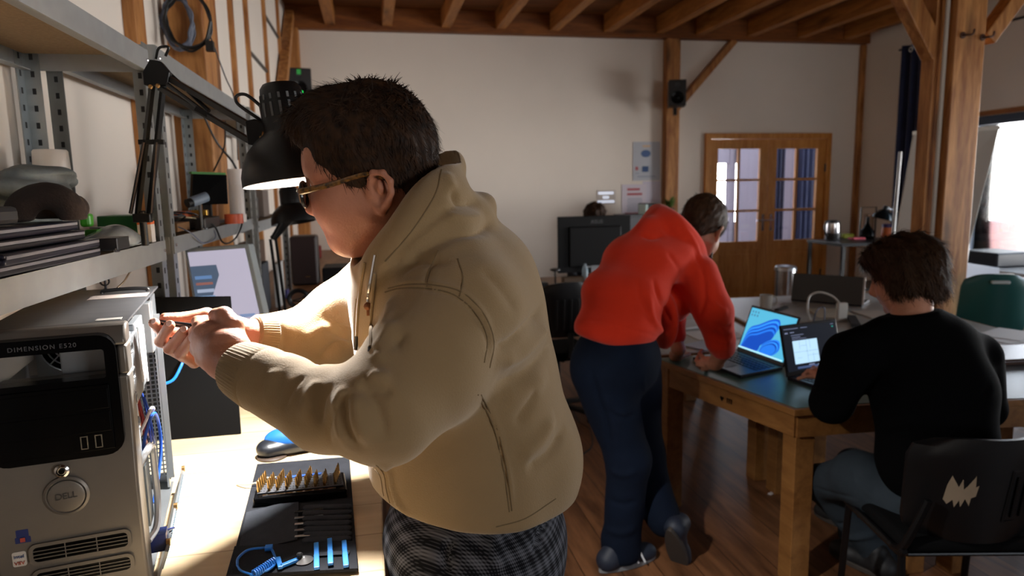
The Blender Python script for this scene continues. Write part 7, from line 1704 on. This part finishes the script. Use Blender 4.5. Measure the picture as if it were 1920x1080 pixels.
for p in (A_, B_, C_, D_): q_ = p+(cen-p)*.05; b = MB(); b.box((q_[0], q_[1], (KZ-.035)/2), (.035, .035, KZ-.035)); b.build('leg', ktm, kt)
b = MB(); bb_ = [p+(cen-p)*.06 for p in (A_, B_, C_, D_)]; b.prism([(p[0], p[1]) for p in bb_], (0, 0, .42), (1, 0, 0), (0, 1, 0), .02); b.build('lower_shelf', ktm, kt)
b = MB(); b.box(((B_+C_)[0]/2*.5+cen[0]*.5, (B_+C_)[1]/2*.5+cen[1]*.5, .70), (.5, .25, .015)); b.build('upper_shelf', ktm, kt)
def at_k(px, off=0.): p = PZ(px, 446, KZ); t_ = A_*.5+B_*.5+n_*off; d = _ray(px, 446); return t_
ke = thing('kettle', 'black and steel electric kettle on the black side table', 'kettle', (0, 0, 0)); kc = PZ(1561, 449, KZ+.001); ke.location = Vector(kc); bpy.context.view_layer.update()
b = MB(); b.lathe([(.085, 0), (.085, .02), (.08, .025)], kc, 28); b.build('base', blackp, ke, smooth=True)
b = MB(); b.lathe([(.078, .026), (.082, .04), (.070, .19)], kc, 32); b.build('body', chrome, ke, smooth=True)
b = MB(); b.lathe([(.071, .19), (.068, .215), (.03, .225), (.001, .225)], kc, 28); b.build('lid', blackp, ke, smooth=True); b = MB(); b.lathe([(.0845, .03), (.0845, .075)], kc, 28); b.build('lower_band', blackp, ke, smooth=True)
b = MB(); b.curve([kc+np.array([-.06, -.02, .205]), kc+np.array([-.11, -.03, .21]), kc+np.array([-.128, -.03, .13]), kc+np.array([-.11, -.03, .06]), kc+np.array([-.078, -.02, .05])], .012, 8); b.build('handle', blackp, ke, smooth=True)
def onk(px, py=449): return PZ(px, py, KZ+.001)
c = onk(1587, 447); b = MB(); b.box(c+np.array([0, 0, .03]), (.14, .10, .055)); single('sponge_pack', b, mat('yellow_green', '#9aa52c', .6), 'yellow green packet on the black side table right of the kettle', 'packet', bevel=.015)
c = onk(1606, 449); b = MB(); b.box(c+np.array([0, 0, .012]), (.16, .10, .022)); single('pink_tray', b, mat('pink_red', '#d8566a', .5), 'pink red tray at the near edge of the black side table', 'tray', bevel=.008)
cf = thing('coffee_stand', 'black wire stand with a dark carafe on the black side table', 'coffee maker', onk(1606, 443)); c = np.array([5.66, 6.98, KZ+.001])
b = MB(); b.tube([c+np.array([-.10, 0, 0]), c+np.array([-.10, 0, .36]), c+np.array([.10, 0, .36]), c+np.array([.10, 0, 0])], .009, 8); b.build('wire_frame', blackm, cf, smooth=True)
b = MB(); b.lathe([(.06, 0), (.085, .03), (.08, .08), (.04, .13), (.018, .18), (.018, .25)], c+np.array([-.02, -.02, .001]), 24); b.build('carafe', gloss, cf, smooth=True)
b = MB(); b.box(c+np.array([.05, .05, .14]), (.10, .06, .28)); b.build('paper_bag', mat('kraft', '#7c5a40', .8), cf, bevel=.01)
c = np.array([5.93, 6.98, KZ+.001]); jr = thing('jar', 'orange jar with a violet lid on the black side table', 'jar', c); b = MB(); b.lathe([(.06, 0), (.065, .01), (.065, .11), (.06, .12)], c, 28); b.build('body', mat('jar_orange', '#c8622a', .4), jr, smooth=True)
b = MB(); b.lathe([(.063, .121), (.063, .155), (.05, .16), (.001, .16)], c, 28); b.build('lid', mat('lid_violet', '#3d2a66', .4), jr, smooth=True)
l3 = thing('desk_lamp', 'small dark lamp with a glossy shade lit by daylight above the black side table', 'lamp', onk(1668, 442)); c = np.array([6.08, 6.86, KZ+.001]); hd3 = PY(1655, 402, c[1]-.1)
b = MB(); b.lathe([(.07, 0), (.07, .015), (.01, .02)], c, 24); b.build('base', blackm, l3, smooth=True)
b = MB(); b.tube([c+np.array([0, 0, .015]), c+np.array([.04, 0, .22]), PY(1662, 388, c[1]-.1)], .010, 8); b.build('arm', chrome, l3, smooth=True)
R3 = Vector((.25, -.1, 1)).to_track_quat('Z', 'X').to_matrix(); b = MB(); b.lathe([(.115, 0), (.105, .04), (.06, .09), (.032, .11), (.03, .15), (.004, .155)], hd3+np.array([0, 0, -.05]), 28, R=R3, close=False); b.lathe([(.004, .15), (.028, .145), (.03, .107), (.058, .087), (.102, .038), (.1145, 0)], hd3+np.array([0, 0, -.05]), 28, R=R3, close=False); b.build('lamp_shade', mat('shade_teal_black', '#0e1a20', .15, .4), l3, smooth=True)
sh_z = .7075+.001
pB = (B_+C_)/2*.5+cen*.5
for i, (dx, col, w_, h_, lb_) in enumerate(((-.17, '#d0d2da', .14, .16, 'white box on the upper shelf of the black side table'), (-.0, '#cfd3ee', .13, .13, 'bluish white packet in the middle of the upper shelf of the black side table'), (.15, '#c24a44', .10, .15, 'red packet at the right of the upper shelf of the black side table'))):
    blk('packet', (pB[0]+dx, pB[1]-.02, sh_z+h_/2), (w_, .1, h_), mat('q'+col[1:], col, .5), lb_, 'packet', .008)
# ------------------------------------------------------------------ flip chart behind the post
fc_ = thing('flip_chart', 'large grey white flip chart board on an easel behind the timber posts', 'flip chart', (4.65, 5.0, 0))
q = [PY(1676, 452, 5.0), PY(1803, 512, 4.75), PY(1872, 240, 4.75), PY(1712, 250, 5.0)]
b = MB(); b.sheet(q, .02); b.build('board', mat('board_grey', '#9a958e', .6), fc_, bevel=.004)
b = MB(); n_q = np.cross(q[1]-q[0], q[3]-q[0]); n_q /= np.linalg.norm(n_q); b.bar(q[3]+n_q*.012, q[2]+n_q*.012, .05, .03); b.build('clamp_bar', mat('clamp_pale', '#b6b2aa', .5), fc_)
for p_ in ((q[0]+q[3])/2, (q[1]+q[2])/2): b = MB(); b.tube([(p_[0], p_[1]+.06, p_[2]+.3), (p_[0], p_[1]+.12, 0)], .014, 8); b.build('leg', greyp, fc_, smooth=True)
b = MB(); pm_ = (q[0]+q[1]+q[2]+q[3])/4; b.tube([(pm_[0], pm_[1]+.05, 1.7), (pm_[0], pm_[1]+.75, 0)], .014, 8); b.build('leg', greyp, fc_, smooth=True)
# ------------------------------------------------------------------ things before the window
wbq = [PY(1788, 640, 4.1), PY(1835, 660, 4.0), PY(1870, 502, 4.35), PY(1800, 492, 4.5)]
wbd = thing('whiteboard', 'pale tilted whiteboard with faint writing leaning beyond the timber post', 'whiteboard', (3.95, 4.2, 0))
wq = [PY(1780, 700, 4.2), PY(1845, 700, 4.2), PY(1872, 503, 4.45), PY(1790, 490, 4.45)]
b = MB(); b.sheet(wq, .015); b.build('board', mat('board_white', '#b4b8c4', .4), wbd, bevel=.003)
Wq = lambda u, v, o=.001: (wq[0]*(1-u)+wq[1]*u)*(1-v)+(wq[3]*(1-u)+wq[2]*u)*v+np.cross(wq[1]-wq[0], wq[3]-wq[0])/np.linalg.norm(np.cross(wq[1]-wq[0], wq[3]-wq[0]))*(.015+o)
r_ = np.random.RandomState(3); b = MB()
for i in range(16):
    v = .16+.045*i; pts = [Wq(.66+.10*k/5+.01*r_.normal(), v+.012*r_.normal()) for k in range(5)]; b.tube(pts, .0018, 5)
b.build('handwriting', mat('pen_grey', '#7d838f', .6), wbd)
for p_ in (wq[0], wq[1]): b = MB(); b.tube([(p_[0], p_[1]+.03, p_[2]+.05), (p_[0], p_[1]+.02, 0)], .014, 8); b.build('leg', greyp, wbd, smooth=True)
pfq = [Wq(-.2, .12, .012), Wq(.30, .10, .012), Wq(.42, .72, .012), Wq(-.1, .76, .012)]
pfr = thing('picture_frame', 'brown framed picture resting in front of the tilted whiteboard', 'picture', (pfq[0]+pfq[1])/2)
b = MB(); b.sheet(pfq, .014); b.build('frame', mat('frame_brown', '#8a5230', .6), pfr, bevel=.003)
Pq = lambda u, v: (pfq[0]*(1-u)+pfq[1]*u)*(1-v)+(pfq[3]*(1-u)+pfq[2]*u)*v+np.cross(pfq[1]-pfq[0], pfq[3]-pfq[0])/np.linalg.norm(np.cross(pfq[1]-pfq[0], pfq[3]-pfq[0]))*.0145
b = MB(); b.sheet([Pq(.12, .12), Pq(.74, .12), Pq(.74, .86), Pq(.12, .86)], .001); b.build('print', mat('print_lilac', '#b6b4c6', .5), pfr)
gc = thing('green_chair', 'dark green plastic chair on a tube frame near the window', 'chair', (4.17, 3.98, 0), -.45)
def g2(name, mb, m, **k): o = mb.build(name, m, None, **k); o.parent = gc; return o
gm = mat('chair_green', '#1f5a58', .3)
b = shell_back(.42, .40, .52, .985, .012, -.20, .07, .06); g2('backrest', b, gm, smooth=True)
b = MB(); b.box((0, -.283, .93), (.11, .03, .022)); g2('grip_slot', b, mat('grip_light', '#cfe0e4', .4), bevel=.008)
b = MB(); b.box((0, .0, .455), (.42, .40, .02)); g2('seat', b, gm, bevel=.008)
for s_ in (-1, 1): b = MB(); b.curve([(s_*.22, .20, 0), (s_*.21, .17, .43), (s_*.21, -.16, .44), (s_*.22, -.2, .40), (s_*.24, -.25, 0)], .011, 8, 5); g2('leg_frame', b, blackm, smooth=True)
for s_ in (-1, 1): b = MB(); b.curve([(s_*.19, -.2, .44), (s_*.2, -.225, .55), (s_*.19, -.25, .66)], .011, 8, 5); g2('back_tube', b, blackm, smooth=True)
sd_ = thing('window_desk', 'pale desk below the right hand window', 'desk', (5.7, 4.6, 0)); dz = .82
b = MB(); b.box((5.75, 4.6, dz-.015), (.9, 2.6, .03)); b.build('desktop', mat('desk_pale', '#cfd3d6', .4), sd_, bevel=.003)
for x in (5.35, 6.15):
    for y in (3.4, 5.8): b = MB(); b.box((x, y, (dz-.03)/2), (.05, .05, dz-.03)); b.build('leg', greyp, sd_)
p = PX(1848, 490, 5.5); blk('printer', (5.62, p[1]+.0, dz+.07), (.42, .40, .13), mat('printer_blue_black', '#141c2c', .4), 'dark blue black printer standing on the pale window desk', 'printer', .015)
pbs = SDF(); p = np.array([5.55, 4.35, dz]); 
for dx, dy, rr_ in ((0, 0, .14), (.10, -.2, .16), (-.05, -.35, .13), (.05, -.55, .15), (.1, .15, .1)): pbs.ell(p+(dx, dy, .05), (rr_, rr_*1.2, rr_*.7), None, .06)
pbs.plane((0, 0, dz+.001), (0, 0, -1)); v, f = pbs.mesh(.014); v = relax(v, f, 1); v = v+normals(v, f)*(.018*wav(v, 77, 26)+.01*wav(v, 78, 60))[:, None]; v[:, 2] = np.maximum(v[:, 2], dz+.001)
o = npmesh('plastic_sheeting', v-p, f, mat('bag_white', '#e6ebee', .25), None); o.location = p; tag(o, 'heap of crumpled white plastic sheeting on the pale window desk', 'plastic sheet')
p = PZ(1903, 590, .5) if False else None
blk('stool', (4.95, 3.35, .30), (.35, .35, .6), mat('stool_navy', '#142038', .5), 'dark navy box stool near the green chair by the window', 'stool', .02)
# hooks on the post and a small paper scrap on the floor
for px, py, lb_ in ((1806, 66, 'rusty hook on the front timber post, left of the two'), (1843, 70, 'rusty hook on the front timber post, right of the two')):
    c = PY(px, py, 3.945); hk = thing('hook', lb_, 'hook', c); rust = mat('rust_iron', '#4a2c20', .6, .5)
    b = MB(); b.lathe([(.022, 0), (.022, .004), (.008, .007)], c+np.array([0, .004, 0]), 18, R=Euler((PI/2, 0, 0)).to_matrix()); b.build('plate', rust, hk, smooth=True)
    b = MB(); b.curve([c, c+np.array([.0, -.03, -.005]), c+np.array([.03, -.045, .0]), c+np.array([.045, -.04, .03])], .006, 8); b.build('prong', rust, hk, smooth=True)
b = MB(); b.curve([PZ(1062, 872, .005), PZ(1092, 852, .005), PZ(1110, 835, .005), PZ(1106, 805, .005), PZ(1085, 790, .005), PZ(1070, 760, .005)], .004, 6); single('floor_cable', b, cable_b, 'thin black cable looping on the floor left of the jeans of the person in orange', 'cable', smooth=True)
p = PZ(1447, 926, 0); b = MB(); b.box((p[0], p[1], .004), (.04, .018, .006), rot=(0, 0, .4)); single('paper_scrap', b, mat('scrap', '#c9c4c4', .7), 'small white scrap lying on the floor under the tables', 'scrap')
